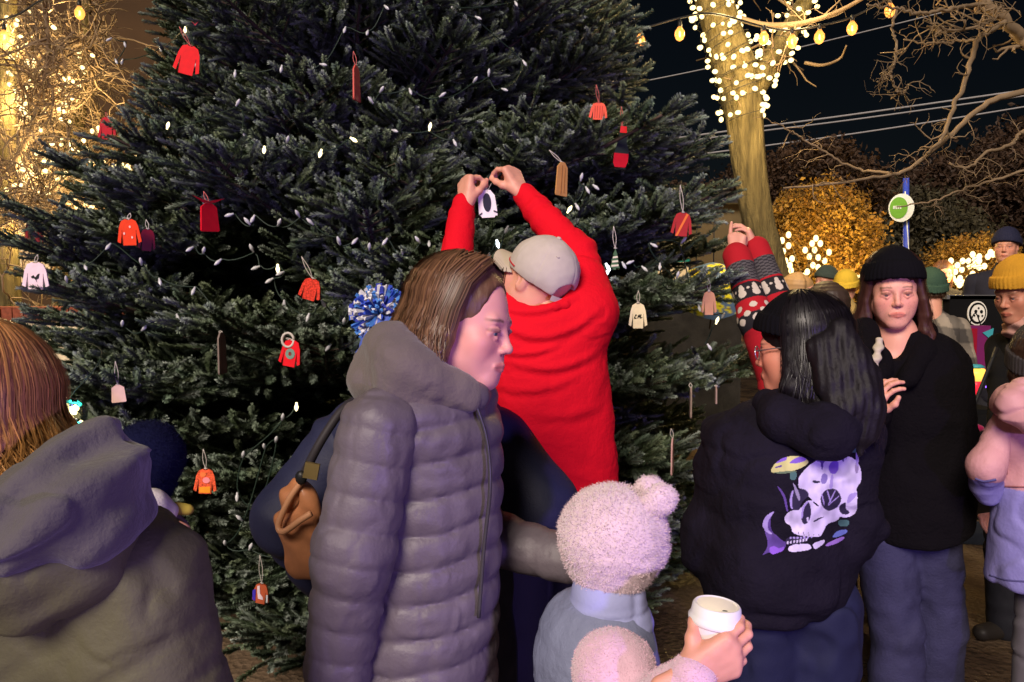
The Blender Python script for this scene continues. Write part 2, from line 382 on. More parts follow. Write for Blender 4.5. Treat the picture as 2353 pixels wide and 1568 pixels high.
twigs_from(mb, a_, 5, .35, .008, 2); twigs_from(mb, t2, 10, .45, .010, 2); twigs_from(mb, t2, 5, .7, .012, 2, droop=.1)
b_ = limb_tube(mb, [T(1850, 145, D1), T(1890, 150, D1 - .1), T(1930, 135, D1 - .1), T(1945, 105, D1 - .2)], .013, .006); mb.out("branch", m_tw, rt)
ls = thing("light_string", "white fairy lights wound up the bare trunk right of the fir", "string lights", tk[30])
BP = []
def wrap(path, radf, i0, i1, turns, nb, ph, mbx, parent, bulb, jit=.03):
    s = np.linspace(i0, i1, 160); pts = []
    for k, x in enumerate(s):
        i = int(min(x, len(path) - 2)); f = x - i; c = path[i] * (1 - f) + path[i + 1] * f; tg = nrm(path[i + 1] - path[i]); u = nrm(np.cross(tg, (0, 1, 0))); w = np.cross(tg, u)
        a = ph + turns * 2 * math.pi * k / 159; r = radf(x / len(path)); pts.append(c + r * (math.cos(a) * u + math.sin(a) * w))
    pts = np.array(pts); mbx.tube(pts, .003, 3, False)
    for k in np.linspace(0, 159, nb):
        p = pts[int(k)] + rng.normal(0, jit, 3)
        if p[1] > path[int(min(s[int(k)], len(path) - 1))][1] + .10: continue
        o = bpy.data.objects.new("bulb", bulb); link(o); o.parent = parent; o.location = tuple(p - wloc(parent)); o.rotation_euler = tuple(rng.uniform(0, 3, 3)); BP.append(p)
mbc = MB()
wrap(tk, lambda t: .165, 38, 71, 11, 140, .3, mbc, ls, FB); wrap(tk, lambda t: .16, 40, 71, 8, 80, 2.2, mbc, ls, FB); wrap(t2, lambda t: .10, 2, 31, 9, 75, 1, mbc, ls, FB)
mbc.out("cable", m_wire, ls)
for q, w in (((1655, 200), 5), ((1745, 290), 4), ((1640, 70), 5), ((1760, 110), 5), ((1690, -60), 5), ((1850, -30), 4)): lamp("bulb_glow", ls, T(q[0], q[1], D1 - .55), w * 2.6)
# ---------------------------------------------------------------- lit bare trees on the left
D2 = 6.2
def left_tree(label, trunk_px, r0, limbs, ntw, d, seed, cat="tree"):
    o = thing("lit_tree", label, cat, (T(trunk_px[0][0], 900, d)[0], d, 0), "bare trees with fairy lights left of the fir")
    path, _ = ridged([T(u, v, d) for u, v in trunk_px], r0, 20, m=m_tb, parent=o, seed=seed, amp=.10); mbt = MB(); paths = [path]
    for lb in limbs: paths.append(limb_tube(mbt, [T(u, v, d + dd) for u, v, dd in lb], .035, .012, 6, 18))
    for p in paths: twigs_from(mbt, p, ntw, .75, .012, 3, 1.0, .06, .2, .42, 7)
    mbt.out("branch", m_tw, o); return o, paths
lt1, lp1 = left_tree("bare twisting tree hung with fairy lights at the picture's left edge", [(28, 1150), (20, 800), (12, 560), (8, 300), (14, 100), (20, -60)], [.11, .10, .09, .085, .07, .06],
                     [[(10, 420, 0), (70, 300, -.2), (110, 150, -.3), (100, -40, -.3)], [(14, 250, 0), (60, 170, .2), (150, 120, .1), (230, 95, 0)], [(8, 520, 0), (60, 470, -.2), (110, 440, -.3)]], 34, D2, 3)
lt2, lp2 = left_tree("bare curly tree with lights low in its branches close behind the fir's left side", [(150, 1150), (140, 800), (150, 620), (142, 480), (160, 380), (185, 250), (190, 100), (205, -60)], [.10, .09, .08, .09, .06, .05, .04, .03],
                     [[(145, 500, 0), (215, 390, .1), (270, 330, .1), (330, 300, .2)], [(160, 380, 0), (110, 280, .2), (90, 150, .2), (60, 40, .2)], [(150, 600, 0), (230, 540, .3), (300, 500, .3)]], 40, D2 + .7, 9)
LB = [(5, 10), (18, 22), (8, 60), (22, 55), (35, 55), (5, 85), (12, 110), (30, 105), (22, 128), (32, 142), (28, 155), (6, 180), (28, 175), (60, 108), (75, 150), (92, 160), (78, 168), (62, 183), (70, 185), (8, 200), (56, 200), (88, 200), (66, 222), (92, 240), (93, 255), (105, 210), (104, 230), (50, 250), (58, 255), (60, 265), (67, 270), (10, 285), (92, 295), (11, 310), (14, 320), (22, 365), (42, 395), (52, 388), (55, 398), (60, 410), (92, 350), (103, 365), (115, 370), (180, 120), (210, 125), (212, 130), (160, 165), (168, 188), (182, 195), (152, 200), (138, 220), (142, 235), (155, 240), (165, 228), (140, 275), (208, 302), (228, 295), (285, 330), (145, 335), (170, 340), (198, 342), (168, 375), (190, 370), (229, 380), (260, 382), (270, 382), (282, 378), (291, 384),
      (12, 432), (30, 428), (58, 420), (68, 415), (78, 430), (76, 450), (90, 440), (85, 460), (110, 445), (90, 470), (39, 475), (25, 490), (145, 470), (172, 455), (178, 480), (190, 488), (196, 498), (200, 470), (178, 512), (170, 520), (195, 522), (220, 555), (235, 568), (215, 535), (240, 560), (278, 560), (270, 540), (285, 540), (235, 512), (248, 575), (258, 610), (280, 612), (350, 565), (328, 520), (388, 298), (285, 395), (205, 425), (222, 430), (225, 440), (213, 470), (34, 130), (105, 395), (250, 410), (120, 330), (36, 210), (2, 235), (40, 90), (15, 40), (120, 60), (70, 30), (235, 455), (262, 470), (276, 450), (150, 400), (130, 415), (40, 440), (15, 520), (60, 500), (246, 540), (305, 548), (300, 395), (312, 360)]
ls2 = thing("light_string", "dense warm fairy lights strewn through the bare trees left of the fir", "string lights", T(20, 500, D2))
mbc = MB(); prev = None
for (u, v) in LB + [(x + rng.normal(0, 16), y + rng.normal(0, 14)) for x, y in LB[::2]] + [(x + rng.normal(0, 10), y + rng.normal(0, 20)) for x, y in LB[1::3]]:
    d = D2 + rng.uniform(-.35, .6); p = T(u + rng.normal(0, 2), v + rng.normal(0, 2), d)
    o = bpy.data.objects.new("bulb", FBs if rng.random() < .35 else FB); link(o); o.parent = ls2; o.location = tuple(p - wloc(ls2)); o.rotation_euler = tuple(rng.uniform(0, 3, 3))
    if prev is not None and np.linalg.norm(p - prev) < 1.0: mbc.tube([prev, (prev + p) / 2 - np.array((0, 0, .04)), p], .0025, 3, False)
    prev = p
mbc.out("cable", m_wire, ls2)
for q, w in (((30, 90), 8), ((40, 240), 8), ((150, 220), 8), ((80, 400), 8), ((200, 360), 8), ((190, 500), 8), ((60, 540), 5), ((250, 600), 5), ((120, 20), 5)): lamp("bulb_glow", ls2, T(q[0], q[1], D2 - .1), w * 2.6)
# ---------------------------------------------------------------- big bare tree reaching in from the right
D3 = 4.6
bt = thing("bare_tree", "bare crooked branches of a tree reaching in over the crowd at upper right", "tree", (T(2700, 900, D3)[0], D3 + .3, 0))
MB().tube(polyl([(wloc(bt)[0], D3 + .3, -.05), (wloc(bt)[0] - .03, D3 + .3, 1.6), T(2600, 250, D3 + .2), T(2480, 170, D3 + .1)], 24), np.linspace(.16, .09, 25), 14).out("trunk", m_tb, bt)
LIMBS = [([(2520, 190, .1), (2353, 212, 0), (2285, 232, 0), (2235, 262, 0), (2190, 305, 0), (2140, 350, 0), (2095, 385, 0), (2050, 402, 0), (1990, 412, -.05), (1900, 425, -.1), (1800, 432, -.1)], .026, .006),
         ([(2460, 150, .1), (2400, 150, 0), (2353, 95, .05), (2310, 45, 0), (2262, 5, 0), (2200, -60, 0)], .045, .028),
         ([(2310, 50, 0), (2280, 70, -.1), (2245, 90, -.1), (2232, 140, -.1), (2212, 200, -.1), (2190, 250, -.1), (2165, 320, -.1), (2130, 355, -.05)], .022, .010),
         ([(2480, 180, .1), (2400, 260, -.2), (2353, 300, -.2), (2320, 335, -.2), (2270, 350, -.2), (2225, 385, -.2), (2180, 375, -.2)], .018, .006),
         ([(2260, 8, 0), (2180, 22, -.2), (2110, 30, -.3), (2060, 20, -.3), (1990, 10, -.3)], .016, .006),
         ([(2062, 22, -.3), (2050, 60, -.3), (2060, 110, -.3), (2050, 160, -.3), (2035, 180, -.3), (2015, 190, -.3)], .010, .005),
         ([(2045, 175, -.3), (2060, 205, -.3), (2078, 215, -.3), (2085, 195, -.3)], .008, .004),
         ([(2240, 92, -.1), (2190, 95, 0), (2130, 100, 0), (2080, 92, 0)], .010, .004),
         ([(2050, 402, 0), (1960, 385, .2), (1890, 345, .2), (1830, 310, .2), (1795, 290, .2)], .012, .004),
         ([(2500, 420, .0), (2380, 390, -.1), (2300, 410, -.1), (2230, 430, -.1), (2150, 460, -.1), (2060, 475, -.1)], .012, .004)]
for pts, r0, r1 in LIMBS:
    mb = MB(); p = limb_tube(mb, [T(u, v, D3 + dd) for u, v, dd in pts], r0 * .8, r1, 7, 40, .004)
    twigs_from(mb, p, 8, .22, max(.0035, r1 * .6), 2, .9, .0, .2, .5, 6); mb.out("branch", m_tw, bt)
mb = MB(); p = limb_tube(mb, [T(2290, 40, D3), T(2250, 60, D3 - .2), T(2190, 70, D3 - .2), T(2130, 60, D3 - .2)], .010, .005); twigs_from(mb, p, 10, .42, .006, 3, 1.1, 0, .0, .5, 6); mb.out("branch", m_tw, bt)
# ---------------------------------------------------------------- bulbs on the overhead cable
m_fil = emis("filament bulb", (1, .60, .20), 7.0); m_amber = mat("amber glass", (.16, .055, .012), .12, emit=(1, .34, .06), estr=2.0)
_t = m_amber.node_tree; _tr = _t.nodes.new("ShaderNodeBsdfTransparent"); _mx = _t.nodes.new("ShaderNodeMixShader"); _mx.inputs[0].default_value = .6
_t.links.new(_tr.outputs[0], _mx.inputs[1]); _t.links.new(_t.nodes["Principled BSDF"].outputs[0], _mx.inputs[2]); _t.links.new(_mx.outputs[0], _t.nodes["Material Output"].inputs[0])
try: m_amber.cycles.emission_sampling = 'NONE'
except Exception: pass
m_sock = mat("black socket", (.015, .015, .015), .4)
def festoon(label, cable, bulbs, d):
    o = thing("festoon_lights", label, "string lights", T(*cable[0], d)); path = polyl([T(u, v, d) for u, v in cable], 60); MB().tube(path, .007, 5).out("cable", m_sock, o)
    for u, v in bulbs:
        p = T(u, v, d); i = np.argmin(np.abs(path[:, 0] - p[0])); top = path[i] * 1.0; top[0] = p[0]; top[1] = p[1]
        s = MB().tube([top, p + (0, 0, .045)], .004, 4).lathe([(.012, .03), (.014, .045), (.012, .07)], p, None, 8).out("socket", m_sock, o)
        g_ = MB().lathe([(.006, -.052), (.022, -.042), (.032, -.018), (.030, .005), (.016, .026), (.012, .034)], p, None, 12).out("bulb", m_amber, o)
        MB().ball(p - np.array((0, 0, .01)), (.0075, .0075, .018), None, 8, 6).out("filament", m_fil, g_)
        lamp("bulb_glow", o, p + np.array((0, -.06, -.06)), 1.6, (1, .58, .25), .03)
festoon("warm globe bulbs on the overhead cable at the upper right", [(1320, 92), (1400, 72), (1480, 64), (1562, 42), (1640, 32), (1755, 62), (1820, 70), (1883, 60), (1958, 40), (2045, -4), (2200, -70)], [(1372, 98), (1471, 92), (1562, 75), (1755, 85), (1820, 92), (1883, 82), (1958, 62), (2045, 21)], 4.9)
festoon("two orange globe bulbs hanging among the trees at the upper left", [(-200, 70), (10, 45), (100, 0), (183, -4), (330, -60)], [(10, 82), (183, 27)], 5.2)
# ---------------------------------------------------------------- overhead wires
for nm, pts, r in (("thin black overhead wire passing highest behind the lit trunk", [(1380, 207), (1660, 150), (2000, 70), (2600, -80)], .010), ("upper cable of the close pair crossing the night sky", [(1300, 352), (1700, 298), (2000, 258), (2700, 158)], .016),
                   ("lower cable of the close pair crossing the night sky", [(1300, 364), (1700, 308), (2000, 270), (2700, 172)], .014), ("pale lowest wire sloping up to the right over the crowd", [(1250, 400), (1700, 343), (2000, 302), (2353, 246), (2800, 170)], .014)):
    tag(MB().tube(polyl([T(u, v, 13) for u, v in pts], 30), r, 6).out("power_line", mat("wire grey", (.30, .29, .30), .5), loc=T(*pts[0], 13)), nm, "wire", "overhead wires")
# ---------------------------------------------------------------- blue pole with round sign
D4 = 6.4
sg = thing("street_sign", "blue pole carrying a round white and green sign", "sign", (T(2089, 900, D4)[0], D4, 0))
m_blue = mat("blue paint", rgb(60, 80, 190), .4); m_wp = mat("white sign", (.75, .78, .75), .4); m_gr = mat("green sign", rgb(105, 165, 45), .4)
pt = T(2082, 410, D4); MB().tube([wloc(sg), (wloc(sg) + pt) / 2, pt], .024, 10).out("pole", m_blue, sg)
MB().tube([T(2080, 440, D4 - .022), T(2088, 575, D4 - .022), (T(2088, 900, D4 - .022))], .006, 4).out("conduit", m_wp, sg)
Rs = rotz(math.radians(-22)); c = T(2071, 478, D4 - .05); dsc = [(.095 * math.cos(a), .115 * math.sin(a)) for a in np.arange(28) * math.pi / 14]
pl = MB().prism(dsc, c, Rs, .012).out("sign_plate", m_wp, sg, False)
MB().prism([(x * .70 - .020, y * .76) for x, y in dsc], c + Rs @ (0, -.009, 0), Rs, .006).out("disc", m_gr, pl, False)
mb = MB()
for i, (bx, w) in enumerate(((-.055, .009), (-.038, .008), (-.022, .009), (-.006, .007))): mb.box(c + Rs @ (bx, -.014, .004), (w * .7, .002, .012), Rs)
mb.out("lettering", m_wp, pl, False)
# ---------------------------------------------------------------- leafy trees and hedges beyond
def leaf_variant(nm, m, seed):
    r = np.random.default_rng(seed); b = MB()
    for _ in range(14):
        c = r.normal(0, .5, 3); n = nrm(r.normal(0, 1, 3)); u = nrm(np.cross(n, r.normal(0, 1, 3))); w = np.cross(n, u); s = r.uniform(.28, .5)
        b.add([c - u * s * .5, c + w * s * .32 + n * .06, c + u * s * .6, c - w * s * .32 + n * .06], [(0, 1, 2, 3)])
    return bpy.data.objects.new(nm, mesh_data(nm, np.concatenate(b.V), b.F, m, False))
def leafmat(nm, c1, c2):
    m = mat(nm, c1, .6, spec=.2); t = m.node_tree; N = t.nodes; oi = N.new("ShaderNodeObjectInfo"); cr = N.new("ShaderNodeValToRGB"); e = cr.color_ramp.elements
    e[0].color = (*c1, 1); e[1].color = (*c2, 1); t.links.new(oi.outputs["Random"], cr.inputs[0]); t.links.new(cr.outputs[0], N["Principled BSDF"].inputs["Base Color"]); return m
LV_o = [leaf_variant("leaves", leafmat("autumn leaf", (.13, .06, .012), (.30, .17, .03)), i) for i in range(3)]
LV_b = [leaf_variant("leaves", leafmat("brown leaf", (.028, .016, .011), (.06, .033, .018)), 5 + i) for i in range(3)]
LV_g = [leaf_variant("leaves", leafmat("dull leaf", (.025, .022, .014), (.06, .05, .025)), 9 + i) for i in range(3)]
def leafy(name, label, blobs, n, var, d, size, trunk=None, group="leafy trees beyond the crowd"):
    """blobs: (u, v, ru, rv, depth radius) ellipsoids in the picture at distance d"""
    o = thing(name, label, "tree" if trunk else "hedge", (T(blobs[0][0], 900, d)[0], d, 0), group); P = []
    wt = np.array([b[2] * b[3] for b in blobs], float); wt /= wt.sum()
    for b, w in zip(blobs, wt):
        k = int(n * w); q = rng.normal(0, 1, (k, 3)); q /= np.linalg.norm(q, axis=1)[:, None]; q *= (rng.random(k) ** .45)[:, None]; q *= (1 + .25 * np.sin(q[:, [1]] * 7 + q[:, [0]] * 5))
        c = T(b[0], b[1], d); P.append(c + q * np.array((px(b[2], d), b[4], px(b[3], d))))
    P = np.concatenate(P); P = P[P[:, 2] > .05]
    scatter("crown", o, P, rng.normal(0, 1, P.shape), rng.uniform(.7, 1.3, len(P)) * size, var, rng.integers(0, len(var), len(P)))
    mb = MB(); base = wloc(o)
    for _ in range(3 if trunk else 5):
        e = T(blobs[0][0] + rng.normal(0, blobs[0][2] * .4), blobs[0][1], d + rng.normal(0, .3)); mb.tube(polyl([base, base * .6 + e * .4 + (0, 0, .3), e], 8), np.linspace(.09 if trunk else .03, .02, 9), 6)
    mb.out("trunk" if trunk else "stem", m_bark, o); return o
leafy("leafy_tree", "orange lit leafy tree behind the crowd right of the wrapped trunk", [(1880, 545, 95, 110, .9), (1830, 560, 60, 100, .7), (1935, 590, 60, 90, .7)], 5200, LV_o, 9.5, .125, True)
leafy("leafy_tree", "dark brown leafy crown above the orange lit tree", [(1860, 420, 110, 75, 1), (1790, 470, 60, 90, .8), (1950, 450, 60, 60, .8)], 3600, LV_b, 10.5, .15, True)
leafy("leafy_tree", "dull olive tree behind the blue pole", [(2070, 560, 120, 110, 1.2), (2150, 590, 110, 80, 1.2), (1985, 620, 60, 60, 1)], 5000, LV_g, 12.5, .19, True)
leafy("leafy_tree", "broad dark brown tree at the picture's right edge", [(2280, 480, 150, 110, 1.5), (2200, 450, 110, 90, 1.5), (2370, 430, 120, 140, 1.5), (2120, 500, 70, 70, 1)], 7000, LV_b, 13.5, .2, True)
hb = leafy("lit_hedge", "low bush glowing with clustered white lights behind the long haired woman", [(2215, 605, 60, 50, .5), (2270, 590, 40, 45, .4)], 1600, LV_o, 9.0, .09, None)
leafy("leafy_tree", "dark wooded backdrop between the fir and the orange lit tree", [(1560, 560, 180, 120, 1), (1720, 520, 100, 120, 1)], 3500, LV_b, 14, .2, True)
def bush_string(label, pts, d, r, glow):
    o = thing("light_string", label, "string lights", T(*pts[0], d), "fairy lights in the far bushes"); mb = MB(); prev = None; bd = tree_bulb("bulb", m_warm, r)
    for u, v in pts:
        p = T(u, v, d + rng.uniform(-.15, .1)); b = bpy.data.objects.new("bulb", bd); link(b); b.parent = o; b.location = tuple(p - wloc(o))
        if prev is not None: mb.tube([prev, (prev + p) / 2 - np.array((0, 0, .05)), p], .004, 3, False)
        prev = p
    mb.out("cable", m_wire, o)
    for u, v, w in glow: lamp("bulb_glow", o, T(u, v, d - .35), w, (1, .66, .2), .1)
bush_string("cluster of fairy lights in the orange leafy tree beside the wrapped trunk", [(1797, 553), (1812, 565), (1800, 578), (1805, 600), (1820, 595), (1815, 610), (1818, 622), (1830, 640), (1822, 655), (1835, 660), (1840, 645), (1846, 635), (1860, 590), (1872, 575), (1868, 610), (1855, 625), (1875, 548), (1885, 560), (1905, 580), (1880, 592), (1843, 668), (1830, 672), (1858, 662), (1812, 540), (1895, 600), (1866, 560), (1850, 575), (1880, 615)], 8.6, .030,
            [(1830, 600, 16), (1880, 560, 18), (1925, 610, 14), (1850, 650, 10), (1880, 500, 12)])
bush_string("short row of white lights behind the yellow and green hats", [(1905, 637), (1932, 626), (1944, 628), (1970, 634), (1995, 640), (2085, 610), (2142, 650)], 9.0, .030, [(1950, 640, 6)])
bush_string("bright clump of fairy lights in the low bush left of the mustard hat", [(2180, 650), (2190, 640), (2198, 648), (2206, 640), (2215, 650), (2225, 640), (2235, 630), (2242, 645), (2250, 635), (2195, 625), (2210, 620), (2228, 612), (2240, 610), (2250, 615), (2225, 600), (2212, 600), (2240, 598), (2250, 600), (2200, 610), (2186, 615), (2250, 590), (2270, 590), (2276, 580), (2282, 585), (2296, 576), (2262, 612), (2185, 600), (2235, 585), (2220, 655), (2245, 655), (2205, 655)], 8.4, .028,
            [(2215, 620, 14), (2260, 590, 10), (2120, 540, 5)])
# ---------------------------------------------------------------- building, planter, mural board
m_st = mat("beige stucco", rgb(112, 96, 66), .9, bump=(30, .4, .01), var=.12, vscale=2)
bd = thing("building", "beige stucco building glimpsed through the low boughs on the fir's right", "building", (T(1600, 900, 8.2)[0], 8.6, 0))
w0, w1 = T(1470, 700, 8.2), T(1700, 700, 8.2); zt = T(1600, 470, 8.2)[2]
mk("wall", [(w0[0], 8.2, 0), (w1[0], 8.2, 0), (w1[0], 8.2, zt), (w0[0], 8.2, zt), (w0[0], 10.5, 0), (w1[0], 10.5, 0), (w1[0], 10.5, zt), (w0[0], 10.5, zt)], [(0, 1, 2, 3), (1, 5, 6, 2), (5, 4, 7, 6), (4, 0, 3, 7)], m_st, bd, False)
MB().box(((w0[0] + w1[0]) / 2, 8.18, .78), ((w1[0] - w0[0]) / 2 + .01, .03, .78)).out("dark_fill", mat("dark fill", (.035, .032, .028), .8, bump=(12, .6, .02), var=.3), bd, False)  # added dark box, darkens the low wall seen through the bough gap
MB().box(((w0[0] + w1[0]) / 2, 9.33, zt + .06), ((w1[0] - w0[0]) / 2 + .08, 1.25, .06)).out("roof", mat("dark roof", (.04, .035, .03), .8), bd, False)
for x0 in (1500, 1560):
    c = T(x0, 640, 8.19); fr = MB().box(c, (.12, .02, .2)).out("window", mat("dark frame", (.03, .03, .03), .5), bd, False); MB().box(c - (0, .023, 0), (.095, .004, .17)).out("pane", mat("lit pane", (.3, .2, .1), .2, emit=(1, .7, .35), estr=.5), fr, False)
for (u, v, w, h, colr, lab, nm) in ((1600, 653, 20, 10, rgb(230, 100, 65), "small coral hanging sign seen through the boughs", "coral"), (1640, 655, 11, 16, rgb(80, 160, 60), "small green sign beside the flower printed umbrella", "green"), (1564, 594, 20, 8, rgb(15, 130, 120), "small teal street name plate between the right hand boughs", "teal")):
    o = thing("sign", lab, "sign", T(u, v, 6.0)); c = T(u, v, 6.0); MB().box(c, (px(w, 6), .006, px(h, 6))).out("panel", mat("sign " + nm, colr, .5), o, False)
    MB().tube([c + (0, .012, px(h, 6)), c + (0, .012, .6)], .006, 5).out("hanger", m_wire, o)
    if nm == "teal":
        mb = MB()
        for i in range(5): mb.box(c + (px(-11 + i * 5, 6), -.008, 0), (px(1.3, 6), .002, px(3.4, 6)))
        mb.out("lettering", m_wp, o, False)
# flower printed umbrella
um = thing("umbrella", "open blue grey umbrella printed with yellow flowers behind the reaching sweater arms", "umbrella", T(1652, 650, 5.2))
m_umb = mat("printed canopy", (.2, .3, .4), .6, attr=True); cu = T(1640, 668, 5.2); na, nr = 64, 26; V, C = [], []
Ru = np.array(((1, 0, 0), (0, .55, -.83), (0, .83, .55))); Ru = rotz(-.2) @ Ru; fl = [(rng.uniform(-.9, .9), rng.uniform(-.9, .9), rng.uniform(.10, .15)) for _ in range(60)]
for i in range(nr + 1):
    for j in range(na):
        rr = i / nr; a = j * 2 * math.pi / na; x, y = rr * math.cos(a), rr * math.sin(a); r_ = .235 * (1 - .03 * abs(math.sin(a * 4)))
        V.append(cu + Ru @ np.array((x * r_, y * r_, .13 * (1 - rr * rr)))); c_ = np.array(rgb(95, 120, 150))
        for fx, fy, fr in fl:
            q = math.hypot(x - fx, y - fy); pet = fr * (.75 + .25 * math.cos(5 * math.atan2(y - fy, x - fx)))
            if q < pet: c_ = np.array(rgb(240, 225, 40)) if q > fr * .25 else np.array(rgb(150, 110, 30))
        C.append(c_)
mk("canopy", V, [(i * na + j, i * na + (j + 1) % na, (i + 1) * na + (j + 1) % na, (i + 1) * na + j) for i in range(nr) for j in range(na)], m_umb, um, True, np.array(C))
MB().tube([cu + Ru @ np.array((0, 0, .16)), cu + Ru @ np.array((0, 0, -.5))], .006, 6).out("shaft", m_sock, um)
# brick topped planter wall, left
pw = thing("planter_wall", "low cream wall with a brick coping at the far left behind the fir", "wall", (T(20, 900, 5.4)[0], 5.6, 0))
zc0, zc1 = T(50, 737, 5.4)[2], T(50, 707, 5.4)[2]; xl, xr = T(-260, 720, 5.4)[0], T(330, 720, 5.4)[0]
MB().box(((xl + xr) / 2, 5.6, zc0 / 2), ((xr - xl) / 2, .17, zc0 / 2)).out("wall", mat("cream render", rgb(235, 215, 180), .85, bump=(40, .3, .005), var=.1), pw, False)
bb = MB().box((0, 0, 0), (.036, .2, (zc1 - zc0) / 2 - .002)); bdta = mesh_data("brick", np.concatenate(bb.V), bb.F, mat("red brick", rgb(135, 70, 50), .85, bump=(50, .7, .006), var=.3, vscale=30), False)
for i in range(int((xr - xl) / .08)):
    o = bpy.data.objects.new("brick", bdta); link(o); o.parent = pw; o.location = tuple(np.array((xl + .04 + i * .08, 5.6, (zc0 + zc1) / 2 + .003 + rng.normal(0, .001))) - wloc(pw)); o.rotation_euler = (0, 0, rng.normal(0, .01))
MB().box((T(8, 815, 5.3)[0], 5.41, T(8, 815, 5.3)[2]), (.05, .01, .05)).out("plaque", mat("blue white plaque", rgb(200, 205, 245), .4), pw, False)
hs = thing("building", "ochre lit house wall behind the bare trees at the far left", "building", (T(60, 900, 9)[0], 9.6, 0))
hx0, hx1, hz = T(-500, 700, 9)[0], T(470, 700, 9)[0], T(0, -160, 9)[2]
MB().box(((hx0 + hx1) / 2, 10, hz / 2), ((hx1 - hx0) / 2, 1, hz / 2)).out("wall", mat("ochre render", rgb(70, 50, 30), .9, bump=(20, .3, .01), var=.25, vscale=1.5), hs, False)
MB().box(((hx0 + hx1) / 2, 10, hz + .1), ((hx1 - hx0) / 2 + .2, 1.25, .1)).out("roof", mat("dark roof"), hs, False)
for u in (60, 210, 330):
    c = T(u, 560, 8.98); fr = MB().box(c, (.34, .03, .5)).out("window", mat("dark frame"), hs, False); MB().box(c - (0, .034, 0), (.29, .004, .45)).out("pane", mat("lit pane"), fr, False)
# ---------------------------------------------------------------- stall with a round emblem
st = thing("market_stall", "black draped market stall with a round white emblem and bright goods", "stall", (T(2240, 900, 5.3)[0], 5.3, 0))
m_blk = mat("black cloth", (.005, .005, .006), .9, bump=(40, .3, .004), spec=.12); c = T(2245, 735, 5.2); bw = px(62, 5.2)
MB().box((c[0] + .05, 5.25, T(0, 728, 5.2)[2]), (bw + .05, .04, px(48, 5.2))).out("banner", m_blk, st, False)
MB().box((c[0] + .05, 5.3, T(0, 683, 5.2)[2]), (bw + .07, .09, .014)).out("rail", mat("grey rail", (.12, .12, .13), .4), st, False)
for sx in (-1, 1): MB().tube([(c[0] + .05 + sx * (bw + .02), 5.32, 0), (c[0] + .05 + sx * (bw + .02), 5.32, T(0, 683, 5.2)[2])], .018, 8).out("post", mat("grey rail"), st)
cc = T(2245, 720, 5.2) - np.array((0, .006 - .0, 0)); cc[1] = 5.2; circ = lambda r, n=32: [(r * .8 * math.cos(a), r * math.sin(a)) for a in np.arange(n) * 2 * math.pi / n]
em = MB().prism(circ(.082), cc, np.eye(3), .008).out("emblem", mat("emblem white", (.75, .73, .68), .6), st, False)
mb = MB().prism(circ(.072), cc - (0, .006, 0), np.eye(3), .006).out("ring", m_blk, em, False)
mb = MB().prism(circ(.058), cc - (0, .011, 0), np.eye(3), .006).out("field", mat("emblem white"), em, False)
mb = MB()
for dx, dz, r in ((-.018, .012, .012), (.020, .010, .012), (0, -.020, .010), (0, .034, .007), (-.026, -.016, .007), (.027, -.018, .007)): mb.prism([(x + dx, z + dz) for x, z in circ(r, 10)], cc - (0, .016, 0), np.eye(3), .005)
for k in range(16):
    a = k * math.pi / 8; mb2 = np.array((.065 * .8 * math.cos(a), -.0105, .065 * math.sin(a))); 
    mb.box(cc + mb2, (.0022, .0015, .005), roty(math.pi / 2 - a))
mb.out("motif", m_blk, em, False)
MB().box((c[0] + .05, 5.55, .75), (bw + .05, .2, .02)).out("tabletop", m_blk, st, False)
MB().box((c[0] + .05, 5.31, .375), (bw + .05, .02, .365)).out("skirt", m_blk, st, False)
for (u, v, w, h, colr, nm, lab, cat) in ((2238, 800, 26, 52, rgb(110, 30, 90), "gift_bag", "purple and red patterned gift bag hanging under the round emblem", "bag"), (2232, 815, 0, 0, None, None, None, None)):
    if nm is None: continue
    p = T(u, v, 5.0); o = thing(nm, lab, cat, p)
    MB().box(p, (px(w, 5), .05, px(h, 5))).out("body", mat("plum paper", colr, .45), o, False); MB().box(p + (-px(15, 5), -.054, px(6, 5)), (px(9, 5), .004, px(40, 5))).out("stripe", mat("crimson paper", rgb(140, 15, 40), .45), o, False)
    MB().prism([(-.03, 0), (.04, .03), (.03, -.05)], p + (px(17, 5), -.055, px(36, 5)), np.eye(3), .006).out("star", mat("teal paper", rgb(60, 150, 165), .45), o, False)
    MB().tube(polyl([p + (-.04, 0, px(h, 5)), p + (0, 0, px(h, 5) + .08), p + (.04, 0, px(h, 5))], 10), .004, 5).out("handle", m_blk, o)
p = T(2240, 868, 4.6); o = thing("lantern", "small glowing yellow and red lantern among the stall's goods", "lantern", p)
MB().lathe([(.035, 0), (.06, .02), (.065, .05), (.05, .075)], p - (0, 0, .02), None, 14).out("shade", mat("yellow glow", rgb(230, 170, 40), .4, emit=(1, .55, .1), estr=1.1), o); MB().lathe([(.004, -.10), (.03, -.05), (.05, 0)], p - (0, 0, .022), None, 14).out("bowl", mat("red glow", rgb(220, 20, 40), .4, emit=(1, .03, .06), estr=.7), o)
MB().ball(p + (.045, -.05, -.05), .009).out("stud", emis("violet led", (.25, .1, 1), 4), o); MB().lathe([(.03, .056), (.055, .066), (.03, .08)], p, None, 12).out("cap", mat("teal paper"), o)
